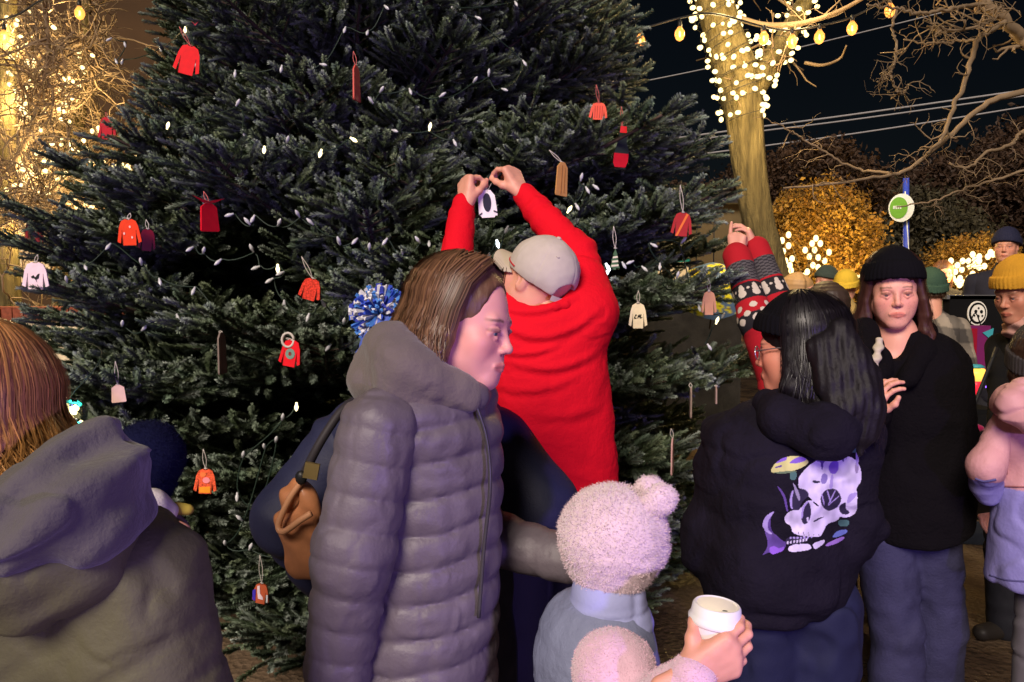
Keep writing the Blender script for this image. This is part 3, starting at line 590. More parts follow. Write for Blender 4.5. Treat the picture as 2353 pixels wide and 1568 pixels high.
for i, (u, v, r, colr, lab) in enumerate(((2222, 975, 20, rgb(180, 20, 90), "magenta plush toy with a white patch hanging at the stall"), (2225, 1010, 22, rgb(120, 10, 55), "dark crimson plush toy below the magenta one"))):
    p = T(u, v, 4.4); o = thing("plush_toy", lab, "toy", p, "plush toys at the stall"); s = SDF(.006, .02).ell(p, (px(r, 4.4), .05, px(r * .8, 4.4))).ell(p + (-.02, -.01, px(r, 4.4)), (.04, .04, .04)).ell(p + (-.05, 0, px(r * 1.6, 4.4)), (.015, .015, .03)).ell(p + (.015, 0, px(r * 1.6, 4.4)), (.015, .015, .03)).ell(p + (.055, -.02, -.02), (.03, .03, .02))
    mk("body", *s.mesh(), mat("plush %d" % i, colr, .9, sheen=.4, bump=(150, .5, .004)), o)
    if i == 0: MB().ball(p + (-.035, -.045, .015), (.035, .02, .025), None, 10, 8).out("patch", mat("white plush", (.7, .8, .75), .9), o)
# ---------------------------------------------------------------- violet floodlight added out of view behind the camera, right, for the violet cast
fl_ = thing("floodlight", "added violet floodlight on a stand, unseen behind the photographer", "floodlight", (1.7, -1.5, 0))
hp = np.array((1.7, -1.5, 1.25)); aim = T(1250, 1180, 1.7); Rf = basis(aim - hp)
MB().tube([(1.7, -1.5, 0), (1.7, -1.5, 1.1)], .018, 10).out("stand", m_sock, fl_)
for k in range(3): MB().tube([(1.7, -1.5, .35), np.array((1.7, -1.5, .01)) + .4 * np.array((math.cos(k * 2.09), math.sin(k * 2.09), 0))], .012, 6).out("leg", m_sock, fl_)
MB().lathe([(.06, -.16), (.11, -.15), (.12, 0), (.125, .0), (.115, -.02), (.10, -.05)], hp, Rf @ np.array(((1, 0, 0), (0, 0, 1), (0, -1, 0))), 20, True, False).out("housing", m_sock, fl_)
l = bpy.data.lights.new("added_flood", 'SPOT'); l.energy = 200; l.color = (.40, .25, 1.0); l.spot_size = math.radians(75); l.spot_blend = .8; l.shadow_soft_size = .09
o = bpy.data.objects.new("lens", l); link(o); o.parent = fl_; o.location = tuple(hp + nrm(aim - hp) * .03 - wloc(fl_)); o.rotation_euler = Vector(hp - aim).to_track_quat('Z', 'Y').to_euler()
# ================================================================== the big fir
AX = np.array((-0.80, 4.62)); FIRTOP = 6.6
def fir_R(z, az=None):
    """reach of the boughs at a height; az = 0 towards the camera, positive to the right"""
    r = np.interp(z, [0, .35, 1.2, 2.02, 2.3, 2.6, 3.5, 5.2, FIRTOP], [1.85, 1.98, 1.98, 1.92, 1.64, 1.50, 1.42, .80, .02])
    if az is not None and z > 1.72 and az < -.2: r -= .25 * min(1, (-.2 - az) / .6) * min(1, (z - 1.72) / .12) * (1 if az > -2.3 else .3)
    if az is not None and z < 2.15: r += .22 * math.exp(-((az - .85) / .35) ** 2)
    return r
# what stands close to the tree: (a, b, radius) where no twig may grow
KEEP = [(T(1255, 820, 2.3), T(1300, 1300, 2.3), .36), (T(1235, 640, 2.3), T(1260, 700, 2.3), .24), (T(1345, 700, 2.35), T(1205, 470, 2.58), .10),
        (T(1165, 740, 2.35), T(1062, 478, 2.6), .10), (T(1075, 430, 2.64), T(1165, 400, 2.64), .075), (T(960, 900, 1.95), T(960, 1500, 1.95), .36), (T(900, 760, 1.95), T(900, 900, 1.95), .2),
        (T(1720, 560, 3.2), T(1790, 740, 3.0), .12), (T(1840, 780, 3.0), T(1840, 1300, 3.0), .22), (T(345, 1050, 1.9), T(330, 1500, 1.85), .17),
        (T(1800, 900, 2.05), T(1800, 1500, 2.05), .30), (T(2050, 700, 2.6), T(2050, 1400, 2.6), .42), (T(1240, 450, 2.5), T(1300, 640, 2.4), .10)]
OUV = [(432, 138), (247, 296), (82, 634), (297, 534), (481, 500), (714, 665), (668, 812), (819, 192), (1375, 256), (1427, 338), (1427, 300), (1427, 372), (1291, 412), (1567, 516), (1413, 596), (1466, 726), (1629, 697), (272, 905), (472, 1106), (600, 1364), (510, 812), (1545, 1048)]
def kept(P):
    m = np.zeros(len(P), bool)
    for a, b, r in KEEP:
        D = b - a; t = np.clip(((P - a) @ D) / (D @ D), 0, 1); m |= np.linalg.norm(P - a - t[:, None] * D, axis=1) < r
    return m
def fir_hit(u, v, off=0.0):
    """where a line of sight first meets the tree's outer surface"""
    for d in np.arange(1.9, 6.5, .01):
        p = T(u, v, d); dx, dy = p[0] - AX[0], p[1] - AX[1]; az = math.atan2(dx, -dy)
        if math.hypot(dx, dy) < fir_R(p[2], az) + off: return p
    dd = np.arange(3.0, 5.2, .02); ps = np.array([T(u, v, d) for d in dd])
    return ps[np.argmin(np.hypot(ps[:, 0] - AX[0], ps[:, 1] - AX[1]))]
for _u, _v in OUV:
    _p = fir_hit(_u, _v, .06); _e = nrm(np.array((0, 0, CAMZ)) - _p); KEEP += [(_p - _e * .03, _p + _e * .8, .048), (_p + (0, 0, .06), _p + (0, 0, .06) + _e * .4, .02)]
fir = thing("fir_tree", "huge dark green Christmas fir hung with paper sweaters and white bulbs", "tree", (AX[0], AX[1], 0))
tp = np.array([(AX[0], AX[1], z) for z in np.linspace(-.05, FIRTOP, 16)]); tp[:, 0] += .015 * np.sin(np.arange(16)); MB().tube(tp, np.linspace(.17, .012, 16), 12).out("trunk", m_bark, fir)
TW, WOOD = [], []           # twigs: (place, direction, length, kind)
def sprout(p0, d, ln, lvl, up):
    """a branchlet clothed with twigs along its length"""
    n = max(1, int(round(ln / .105))); L_ = ln / n; p = p0.copy(); d = nrm(d)
    for i in range(n):
        TW.append((p.copy(), d.copy(), L_ * 1.22)); p = p + d * L_; d = nrm(d + np.array((0, 0, .10 * up)) + rng.normal(0, .07, 3))
    return p
def bough(z0, az, Rl, full=True):
    dr = np.array((math.sin(az), -math.cos(az), 0)); sd = np.array((math.cos(az), math.sin(az), 0))
    n = 14; t = np.linspace(0, 1, n); dz = rng.uniform(-.06, .12)
    side = rng.normal(0, .05)
    ln = Rl - .06
    path = np.array([(AX[0], AX[1], z0)]) + np.outer(t * ln, dr) + np.outer(np.sin(t * 2.2) * side * ln, sd)
    path[:, 2] += ln * (dz * t - .16 * t * (1 - t) + .05 * t ** 3)
    WOOD.append((path, np.linspace(.026, .006, n) * (.7 + .3 * Rl / 2)))
    s = .22 if full else .45; k = 0
    step = .075 if full else .15
    while s * ln < ln - .05:
        i = min(int(s * (n - 1)), n - 2); f = s * (n - 1) - i; p = path[i] * (1 - f) + path[i + 1] * f; tg = nrm(path[i + 1] - path[i])
        for sg in (-1, 1):
            l2 = min(.62, (1 - s) * ln * .62 + .10) * rng.uniform(.75, 1.12)
            d2 = nrm(tg * .75 + sd * sg * .85 + np.array((0, 0, rng.normal(.05, .12))))
            if s < .5: l2 *= .75
            m = max(2, int(l2 / .07)); q = p.copy(); d = d2.copy(); pts = [q.copy()]
            for j in range(m):
                st = l2 / m; q = q + d * st; d = nrm(d + tg * .06 + np.array((0, 0, rng.normal(.035, .05)))); pts.append(q.copy())
                if j < m - 1:
                    for s3 in ((-1, 1) if full else (1 if j % 2 else -1,)):
                        if rng.random() < .85:
                            d3 = nrm(d * .72 + np.cross(d, (0, 0, 1)) * s3 * .8 + np.array((0, 0, rng.normal(.14, .2))))
                            l3 = (.05 + .17 * (1 - j / m)) * rng.uniform(.7, 1.2) * min(1, l2 / .35 + .35)
                            sprout(q, d3, l3, 3, 1.0)
                if s > .35 or j > m * .4: TW.append((pts[-2], nrm(pts[-1] - pts[-2]), st * 1.3))
            sprout(q, d, .11, 2, .8)
            if full: WOOD.append((np.array(pts), np.linspace(.007, .003, len(pts))))
        s += step / ln * rng.uniform(.8, 1.25); k += 1
    for i in range(n // 2, n - 1): TW.append((path[i], nrm(path[i + 1] - path[i]), np.linalg.norm(path[i + 1] - path[i]) * 1.2))
    for w in (-.55, 0, .5): sprout(path[-1], nrm(path[-1] - path[-2]) + sd * w + np.array((0, 0, .12)), .12, 2, 1)
z = .12; wh = 0; starts = []
while z < FIRTOP - .5:
    front = z < 4.0; nb = 13 if z < 3.9 else 8; a0 = rng.random() * 6.28
    for k in range(nb):
        az = (a0 + k * 2 * math.pi / nb + rng.normal(0, .09) + math.pi) % (2 * math.pi) - math.pi; zz = z + rng.uniform(-.08, .08)
        full = abs(az) < 1.95 and front
        starts.append((len(WOOD), az)); bough(zz, az, fir_R(zz, az) * rng.uniform(.86, 1.06), full)
    z += (.185 if z < 3.9 else .3) * rng.uniform(.88, 1.14); wh += 1
starts.append((len(WOOD), 0))
for i in range(len(starts) - 1):
    mb = MB()
    for j in range(starts[i][0], starts[i + 1][0]):
        pth, rr = WOOD[j]
        if j == starts[i][0]: mb.tube(pth, rr, 5, False)
        elif not kept(pth).any(): mb.tube(pth, rr, 3, False)
    if i < 290: mb.out("bough", m_bark, fir)
TP = np.array([t[0] for t in TW]); TD = np.array([t[1] for t in TW]); TL = np.array([t[2] for t in TW])
ok = ~kept(TP + TD * (TL * .7)[:, None]) & ~kept(TP); TP, TD, TL = TP[ok], TD[ok], TL[ok]
print("twigs", len(TP))
m_need = bpy.data.materials.new("fir needles"); m_need.use_nodes = True
def _needles():
    t = m_need.node_tree; N = t.nodes; L = t.links; b = N["Principled BSDF"]; b.inputs["Roughness"].default_value = .55; b.inputs["Specular IOR Level"].default_value = .35
    a = N.new("ShaderNodeAttribute"); a.attribute_name = "col"
    oi = N.new("ShaderNodeObjectInfo"); cr = N.new("ShaderNodeValToRGB"); e = cr.color_ramp.elements
    e[0].position = 0; e[0].color = (.55, .72, .62, 1); e[1].position = 1; e[1].color = (1.15, 1.2, 1.3, 1)
    for p, c in ((.3, (.75, .85, .6, 1)), (.6, (.85, .98, .95, 1))): x = e.new(p); x.color = c
    L.new(oi.outputs["Random"], cr.inputs[0]); mx = N.new("ShaderNodeVectorMath"); mx.operation = 'MULTIPLY'
    L.new(a.outputs["Color"], mx.inputs[0]); L.new(cr.outputs[0], mx.inputs[1]); L.new(mx.outputs[0], b.inputs["Base Color"])
_needles()
def twig_mesh(nm, n, tipf, seed):
    r = np.random.default_rng(seed); V = []; Fc = []; C = []
    bend = r.normal(0, .06, 2)
    ax = lambda t: np.array((bend[0] * t * t, bend[1] * t * t, t))        # unit length along z
    # woody core
    for i in range(n):
        t = (i + r.random()) / n; a = r.random() * 6.283; el = r.uniform(.5, 1.0) * (1 if t < .9 else r.uniform(.2, 1.1))
        ln = r.uniform(.14, .19) * (1 - .25 * max(0, t - .8) / .2)
        rad = np.array((math.cos(a), math.sin(a), 0)); d = nrm(rad * math.sin(el) + np.array((0, 0, 1)) * math.cos(el) + np.array((0, 0, .0)))
        b = ax(t * .97); tip = b + d * ln; mid = b + d * ln * .55 + np.array((0, 0, .006))
        s = np.cross(d, rad); s = nrm(s if np.linalg.norm(s) > .05 else np.cross(d, (0, 0, 1))) * r.uniform(.015, .022)
        k = len(V); V += [b - s * .5, b + s * .5, mid + s, tip, mid - s]; Fc.append((k, k + 1, k + 2, k + 3, k + 4))
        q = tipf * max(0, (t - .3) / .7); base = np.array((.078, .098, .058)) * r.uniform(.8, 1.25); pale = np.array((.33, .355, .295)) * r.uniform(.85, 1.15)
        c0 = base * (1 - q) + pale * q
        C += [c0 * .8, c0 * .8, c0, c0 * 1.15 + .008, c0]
    k = len(V)
    m_ = MB().tube([ax(t) for t in (0, .5, .97)], [.014, .012, .008], 4); V += list(np.concatenate(m_.V)); Fc += [tuple(i + k for i in f) for f in m_.F]; C += [np.array((.07, .055, .035))] * len(m_.V[0])
    o = bpy.data.objects.new(nm, mesh_data(nm, V, Fc, m_need, True, np.array(C))); return o
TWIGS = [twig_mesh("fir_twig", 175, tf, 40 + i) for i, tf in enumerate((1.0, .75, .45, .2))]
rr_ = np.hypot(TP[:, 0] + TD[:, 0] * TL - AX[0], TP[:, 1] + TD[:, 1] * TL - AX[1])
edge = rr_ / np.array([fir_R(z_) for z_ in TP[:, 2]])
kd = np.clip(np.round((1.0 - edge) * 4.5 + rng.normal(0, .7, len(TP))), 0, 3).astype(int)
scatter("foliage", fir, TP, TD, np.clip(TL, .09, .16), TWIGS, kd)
# ------------------------------------------------------------------ strings of white bulbs on the fir
m_cable = mat("green cable", (.015, .03, .02), .5)
m_c7 = mat("white bulb", (.60, .60, .62), .25, emit=(.9, .92, 1), estr=.02, coat=.3)
m_c7y = mat("warm bulb", (.8, .7, .4), .25, emit=(1, .85, .45), estr=2.2)
m_c7w = mat("bright bulb", (.8, .8, .8), .25, emit=(.85, .95, 1), estr=3.5)
def bulb_data(nm, m, r=1.0):
    prof = [(.0055, 0), (.006, .012), (.008, .016), (.0098, .024), (.0092, .032), (.0060, .042), (.0015, .049)]
    b = MB().lathe([(a * r, c_ * r) for a, c_ in prof], (0, 0, 0), None, 8); return mesh_data(nm, np.concatenate(b.V), b.F, m)
BD = [bulb_data("bulb", m_c7, .68), bulb_data("bulb", m_c7y, .7), bulb_data("bulb", m_c7w, .7)]
def fir_string(uv, label, per=6):
    """uv: (u, v[, lit]) bulbs in order along the cable"""
    pts = [fir_hit(q[0], q[1], -.03) for q in uv]; root = thing("light_string", label, "string lights", pts[0], "strings of white bulbs on the fir")
    path = polyl(pts, len(pts) * 5)
    s = np.arange(len(path)); path[:, 2] -= .012 * np.abs(np.sin(s * np.pi / 5)); MB().tube(path, .0026, 5).out("cable", m_cable, root)
    for q, p in zip(uv, pts):
        lit = q[2] if len(q) > 2 else 0
        o = bpy.data.objects.new("bulb", BD[lit]); link(o); o.parent = root
        out = nrm((p[0] - AX[0], p[1] - AX[1], 0)); o.location = tuple(p - wloc(root) + out * .01)
        o.rotation_euler = Vector(out * rng.uniform(.2, 1) + np.array((rng.normal(0, .7), 0, rng.choice((-1.2, -.6, .9))))).to_track_quat('Z', 'Y').to_euler()
fir_string([(262, 88), (290, 96), (270, 137), (287, 137), (372, 108), (430, 64, 1), (462, 145), (544, 163), (650, 152), (736, 149), (795, 64, 0), (846, 72), (883, 15)], "white bulbs crossing the top of the fir beside the highest red sweater")
fir_string([(858, 240), (872, 215), (940, 205), (1008, 225), (1085, 192), (1120, 178), (1150, 205), (1198, 140), (1090, 40), (1036, 18), (1180, 5)], "string of white bulbs over the fir above the raised hands")
fir_string([(388, 298, 1), (545, 246), (560, 300), (610, 338, 1), (660, 330), (740, 345, 1), (806, 318, 1), (900, 300), (985, 302, 1), (1040, 322)], "string of partly yellow bulbs across the middle of the fir")
fir_string([(540, 492), (578, 518), (588, 495), (640, 520), (690, 500), (722, 518, 0), (776, 545), (783, 562), (822, 548), (848, 576), (890, 548, 0), (924, 586), (965, 560), (985, 555)], "string of white bulbs on a drooping cable left of the raised red sleeve")
fir_string([(448, 568), (470, 583), (512, 596, 0), (585, 580), (600, 612), (640, 608, 1), (655, 625), (630, 640), (655, 690), (712, 720), (740, 690), (790, 745), (802, 705), (762, 790)], "string of white bulbs round the crimson glitter sweater")
fir_string([(1120, 600), (1139, 552, 2), (1140, 615), (1165, 520), (1220, 515, 2), (1232, 505), (1300, 490, 1), (1318, 468), (1342, 430), (1330, 418), (1358, 425)], "string of white bulbs between the raised hands and the cap")
fir_string([(1388, 606, 2), (1395, 618, 2), (1425, 602), (1452, 600), (1470, 612), (1512, 605), (1528, 660), (1550, 640), (1490, 560), (1560, 560), (1600, 700), (1660, 720), (1640, 745, 1), (1620, 790)], "string of cold bright bulbs on the fir's right hand boughs")
fir_string([(683, 925, 1), (650, 965), (560, 1050), (548, 1130), (595, 1150), (635, 1015), (610, 1030), (560, 1195), (520, 1250), (575, 1262), (640, 1270), (655, 1200)], "string of pale bulbs low on the fir under the coral sweater")
fir_string([(285, 750), (330, 760), (410, 722), (480, 700), (452, 660), (370, 640), (330, 610), (260, 560), (200, 610), (160, 650)], "string of white bulbs low on the fir's left side")
# ================================================================== ornaments on the fir
SW = [(-.12, .5), (-.06, .46), (.06, .46), (.12, .5), (.30, .42), (.40, .2), (.5, -.36), (.37, -.42), (.29, .06), (.27, -.5), (-.27, -.5), (-.29, .06), (-.37, -.42), (-.5, -.36), (-.40, .2), (-.30, .42)]
TAGP = [(-.16, .5), (.16, .5), (.42, .36), (.5, -.46), (.44, -.5), (-.44, -.5), (-.5, -.46), (-.42, .36)]
TRI = [(0, .5), (.22, .2), (.12, .2), (.36, -.1), (.22, -.1), (.5, -.42), (.12, -.42), (.12, -.5), (-.12, -.5), (-.12, -.42), (-.5, -.42), (-.22, -.1), (-.36, -.1), (-.12, .2), (-.22, .2)]
m_cord_w = mat("white cord", (.62, .56, .52), .8); m_cord_r = mat("pink cord", (.62, .16, .15), .8)
def pmat(c, glit=0): return mat("painted %03d %03d %03d %d" % (*[int(x * 255) for x in c], glit), c, .45 if not glit else .3, var=.08 if not glit else .5, vscale=40 if not glit else 160, bump=(180, .25 if not glit else 1, .001))
OG = "hand painted ornaments on the fir"
def deco(o, pts, c, R, y, m, nm):
    return MB().prism(pts, c + R @ np.array((0, y, 0)), R, .0015).out(nm, m, o, False)
def ornament(label, u, v, w, h, top, colr, yaw=0, tilt=0, shape=SW, cord=None, glit=0, marks=(), d=None, name="sweater_ornament", edge=None, off=-.06, bow=None):
    """w, h: size in the picture; top: (u, v) where the cord meets the twig"""
    p = fir_hit(u, v, -off) if d is None else T(u, v, d); d_ = p[1]; W = px(w, d_) / max(.25, abs(math.cos(math.radians(yaw)))); Hh = px(h, d_); R = rotz(math.radians(yaw)) @ roty(math.radians(tilt)); th = .006
    o = thing(name, label, "ornament", p, OG)
    b = MB().prism([(x * W, z * Hh) for x, z in shape], p, R, th).out("body", pmat(colr, glit), o, False)
    tp_ = T(top[0], top[1], d_ + .01); a = p + R @ np.array((0, 0, Hh * .47)); mid = (a + tp_) / 2; mb = MB()
    for sg in (-1, 1): mb.tube(polyl([a, mid + np.array((sg * .006, 0, 0)), tp_], 8), .0013, 4)
    mb.tube([a + R @ np.array((-.006, 0, .004)), a + R @ np.array((.006, 0, .004))], .002, 4); mb.out("cord", cord or m_cord_w, o)
    if shape is SW:
        for sg in (-1, 1): deco(o, [(sg * .285 * W, .08 * Hh), (sg * .30 * W, .08 * Hh), (sg * .283 * W, -.48 * Hh), (sg * .268 * W, -.48 * Hh)], p, R, -th / 2 - .0004, pmat(tuple(np.array(colr) * .35)), "seam")
    for nm, poly, c in marks: deco(o, [(x * W, z * Hh) for x, z in poly], p, R, -th / 2 - .001, pmat(c), nm)
    return o
def disc(cx, cz, rx, rz, n=14): return [(cx + rx * math.cos(a), cz + rz * math.sin(a)) for a in np.arange(n) * 2 * math.pi / n]
RED, ORG, CRM, WOOD_ = rgb(235, 20, 30), rgb(240, 65, 15), rgb(245, 225, 205), rgb(205, 155, 95)
ornament("bright red sweater on a long pink cord, highest of the red ones at upper left", 432, 138, 54, 66, (412, 62), rgb(245, 10, 25), 15, 12, cord=m_cord_r, marks=(("bow", [(-.16, 1.3), (0, 1.22), (.10, 1.34), (.02, 1.18)], rgb(190, 40, 60)),))
ornament("faded crimson sweater in front of the left lights, second highest on that side", 247, 296, 46, 52, (243, 258), rgb(190, 30, 50), -10, 3, cord=m_cord_r)
ornament("dark red sweater half covered by a bough at the fir's left edge", 78, 535, 40, 56, (78, 495), rgb(150, 10, 30), 10, -4, off=.02)
ornament("white sweater with a black bird at the fir's left edge", 82, 634, 58, 62, (86, 585), rgb(250, 222, 232), 6, 1, marks=(("bird", [(-.16, -.04), (-.06, .02), (.0, -.06), (.10, .06), (.16, .08), (.12, -.10), (.04, -.14), (.06, -.24), (.02, -.16), (-.04, -.10), (-.12, -.10)], (.01, .01, .012)),))
ornament("orange red sweater with small pale specks beside the left lights", 297, 534, 50, 60, (299, 490), rgb(245, 60, 12), 12, -2, marks=tuple(("speck", disc(a, b, .04, .05, 8), rgb(250, 200, 190)) for a, b in ((-.2, -.05), (.12, -.2), (.05, .2))))
ornament("small dark crimson sweater tucked behind the orange red one", 338, 552, 30, 50, (336, 505), rgb(130, 12, 25), 35, 6, off=.03)
ornament("narrow red tag with a red bow turned nearly edge on", 481, 500, 24, 64, (468, 440), rgb(225, 20, 45), 62, -3, TAGP, m_cord_r, marks=(("bow", [(-.9, .75), (-.2, .60), (0, .56), (.3, .62), (.9, .70), (.3, .52), (-.3, .50)], rgb(180, 25, 45)),), name="tag_ornament")
ornament("coral red glitter sweater tilted on a white cord over the navy coat", 714, 665, 54, 50, (693, 590), rgb(215, 60, 45), -12, 14, glit=1)
o_ = ornament("red sweater with teal ring and thick white loop in the middle of the fir", 668, 812, 52, 62, (655, 775), rgb(235, 15, 35), -8, 10, marks=(("ring", disc(0, -.02, .22, .20), rgb(120, 150, 140)), ("dot", disc(0, -.02, .08, .08), rgb(190, 30, 40))))
lp_ = wloc(o_) + np.array((-.008, -.002, .045)); MB().tube([lp_ + np.array((.020 * math.cos(a), 0, .024 * math.sin(a))) for a in np.linspace(0, 6.283, 17)], .0045, 6).out("loop", mat("white cord"), o_)
ornament("thin salmon strip seen edge on high in the middle of the fir", 819, 192, 10, 78, (812, 118), rgb(205, 80, 70), 80, -2, TAGP, m_cord_r, name="tag_ornament")
ornament("coral ribbed sweater at the fir's upper right edge", 1375, 256, 42, 38, (1370, 195), rgb(240, 85, 65), -6, 3, cord=m_cord_r, marks=tuple(("stripe", [(x, .3), (x + .04, .3), (x + .04, -.4), (x, -.4)], rgb(190, 45, 40)) for x in (-.2, -.08, .06, .18)))
ornament("dark green stocking with red top and red foot at the fir's right edge", 1427, 338, 42, 92, (1428, 245), rgb(35, 45, 40), 10, 3, [(-.1, .5), (.25, .5), (.3, .1), (.45, -.1), (.40, -.35), (.3, -.5), (-.3, -.5), (-.4, -.42), (-.36, -.15), (-.2, .1)], m_cord_r, marks=(("foot", [(-.38, -.16), (.43, -.16), (.40, -.36), (.28, -.5), (-.3, -.5), (-.4, -.4)], rgb(205, 15, 35)), ("cuff", [(-.1, .5), (.24, .5), (.26, .34), (-.12, .34)], rgb(220, 40, 45))), name="stocking_ornament")
ornament("bare wood tag hanging edge on right of the raised hands", 1291, 412, 27, 76, (1262, 345), rgb(205, 150, 90), 40, 4, TAGP, name="tag_ornament", marks=(("grain", [(-.1, .4), (-.06, .4), (-.08, -.45), (-.12, -.45)], rgb(165, 110, 60)), ("grain", [(.15, .35), (.18, .35), (.2, -.4), (.16, -.4)], rgb(165, 110, 60))))
# the ornament in the man's hands
ho = ornament("white paper sweater with a dark oval held up by the man in red", 1120, 469, 42, 62, (1112, 412), rgb(250, 240, 240), 8, -4, [(-.2, .5), (.2, .5), (.42, .3), (.5, -.30), (.5, -.44), (.38, -.44), (.34, -.5), (-.34, -.5), (-.38, -.44), (-.5, -.40), (-.48, .25)], d=2.62, marks=(("oval", disc(-.02, .05, .22, .34, 20), (.02, .02, .03)), ("notch", [(-.5, -.38), (-.32, -.30), (-.32, -.36), (-.5, -.44)], (.05, .04, .05)), ("notch", [(.5, -.30), (.30, -.24), (.30, -.30), (.5, -.36)], (.05, .04, .05))))
mb = MB(); a = T(1120, 440, 2.615)
for q in ((1106, 408), (1134, 412)): mb.tube([a, T(q[0], q[1], 2.66)], .0012, 4)
mb.out("string", m_cord_w, ho)
ornament("dark red sweater with an orange diagonal sash on the long right bough", 1567, 516, 48, 54, (1563, 425), rgb(165, 25, 15), -5, 5, marks=(("sash", [(.16, .46), (.26, .42), (-.16, -.5), (-.27, -.5)], rgb(225, 110, 35)),))
ornament("small green and white striped tree shape on the fir's right side", 1413, 596, 24, 48, (1410, 520), rgb(70, 105, 60), 5, 2, TRI, name="tree_ornament", marks=tuple(("band", [(-.22 - .06 * i, .12 - .2 * i), (.22 + .06 * i, .16 - .2 * i), (.24 + .06 * i, .07 - .2 * i), (-.24 - .06 * i, .03 - .2 * i)], rgb(225, 220, 190)) for i in range(3)))
ornament("cream sweater with black cursive letters em right of the red sweatshirt", 1466, 726, 43, 58, (1467, 668), rgb(250, 232, 200), 3, 0, marks=tuple(("lettering", q, (.01, .01, .012)) for q in ([(-.24, -.10), (-.14, .06), (-.08, .05), (-.10, -.01), (-.19, -.03), (-.12, -.09), (-.06, -.06), (-.12, -.12), (-.20, -.11)], [(-.05, -.10), (-.01, .04), (.02, .04), (.0, -.06), (.06, .06), (.09, .05), (.07, -.06), (.13, .07), (.17, .06), (.14, -.08), (.22, -.04), (.22, -.07), (.12, -.12), (.08, .0), (.04, -.11), (.01, .0), (-.02, -.11)])))
ornament("plain tan wooden sweater under the flower printed umbrella", 1629, 697, 36, 54, (1628, 640), rgb(200, 145, 105), 2, 0, marks=())
ornament("plain tan wooden sweater just left of the sweater arms' elbow", 1722, 765, 36, 52, (1722, 720), rgb(215, 160, 115), 8, 2, d=3.15)
ornament("pale wooden tag on a white cord above the mauve hood", 272, 905, 28, 40, (265, 830), rgb(245, 205, 190), 25, -3, TAGP, name="tag_ornament")
ornament("orange and pink marbled sweater low on a frosty twig", 472, 1106, 52, 58, (467, 1032), rgb(235, 95, 60), 5, 3, glit=1, marks=(("swirl", disc(.05, .05, .16, .12), rgb(250, 150, 160)), ("swirl", disc(-.1, .28, .14, .1), rgb(250, 130, 70)), ("patch", [(-.24, -.24), (.22, -.2), (.24, -.46), (-.24, -.46)], rgb(250, 160, 40))))
ornament("lowest ornament, an orange sweater with a white figure and violet edge", 600, 1364, 42, 48, (597, 1275), rgb(200, 95, 60), -12, 6, marks=(("figure", [(-.22, .36), (-.08, .40), (-.02, .0), (.16, -.16), (.18, -.28), (-.12, -.26), (-.2, .05)], rgb(250, 225, 235)), ("violet_edge", [(-.48, .1), (-.3, .2), (-.28, -.4), (-.46, -.36)], rgb(70, 50, 190)), ("pale_edge", [(.34, .0), (.44, .0), (.46, -.36), (.36, -.4)], rgb(220, 225, 230))))
ornament("thin grey wooden strip hanging edge on left of the taupe hood", 510, 812, 9, 96, (506, 760), rgb(125, 110, 105), 82, -2, TAGP, name="tag_ornament")
ornament("pale pink slim tag turned edge on beside the skull hoodie", 1545, 1048, 15, 84, (1542, 985), rgb(205, 160, 160), 74, 0, TAGP, name="tag_ornament")
ornament("thin grey strip on the boughs just above the skull hoodie's shoulder", 1587, 925, 8, 70, (1586, 880), rgb(140, 120, 112), 82, 0, TAGP, name="tag_ornament")
ornament("shortest grey strip on the boughs, right of its longer neighbour", 1645, 908, 8, 40, (1645, 885), rgb(150, 125, 112), 80, 0, TAGP, name="tag_ornament")
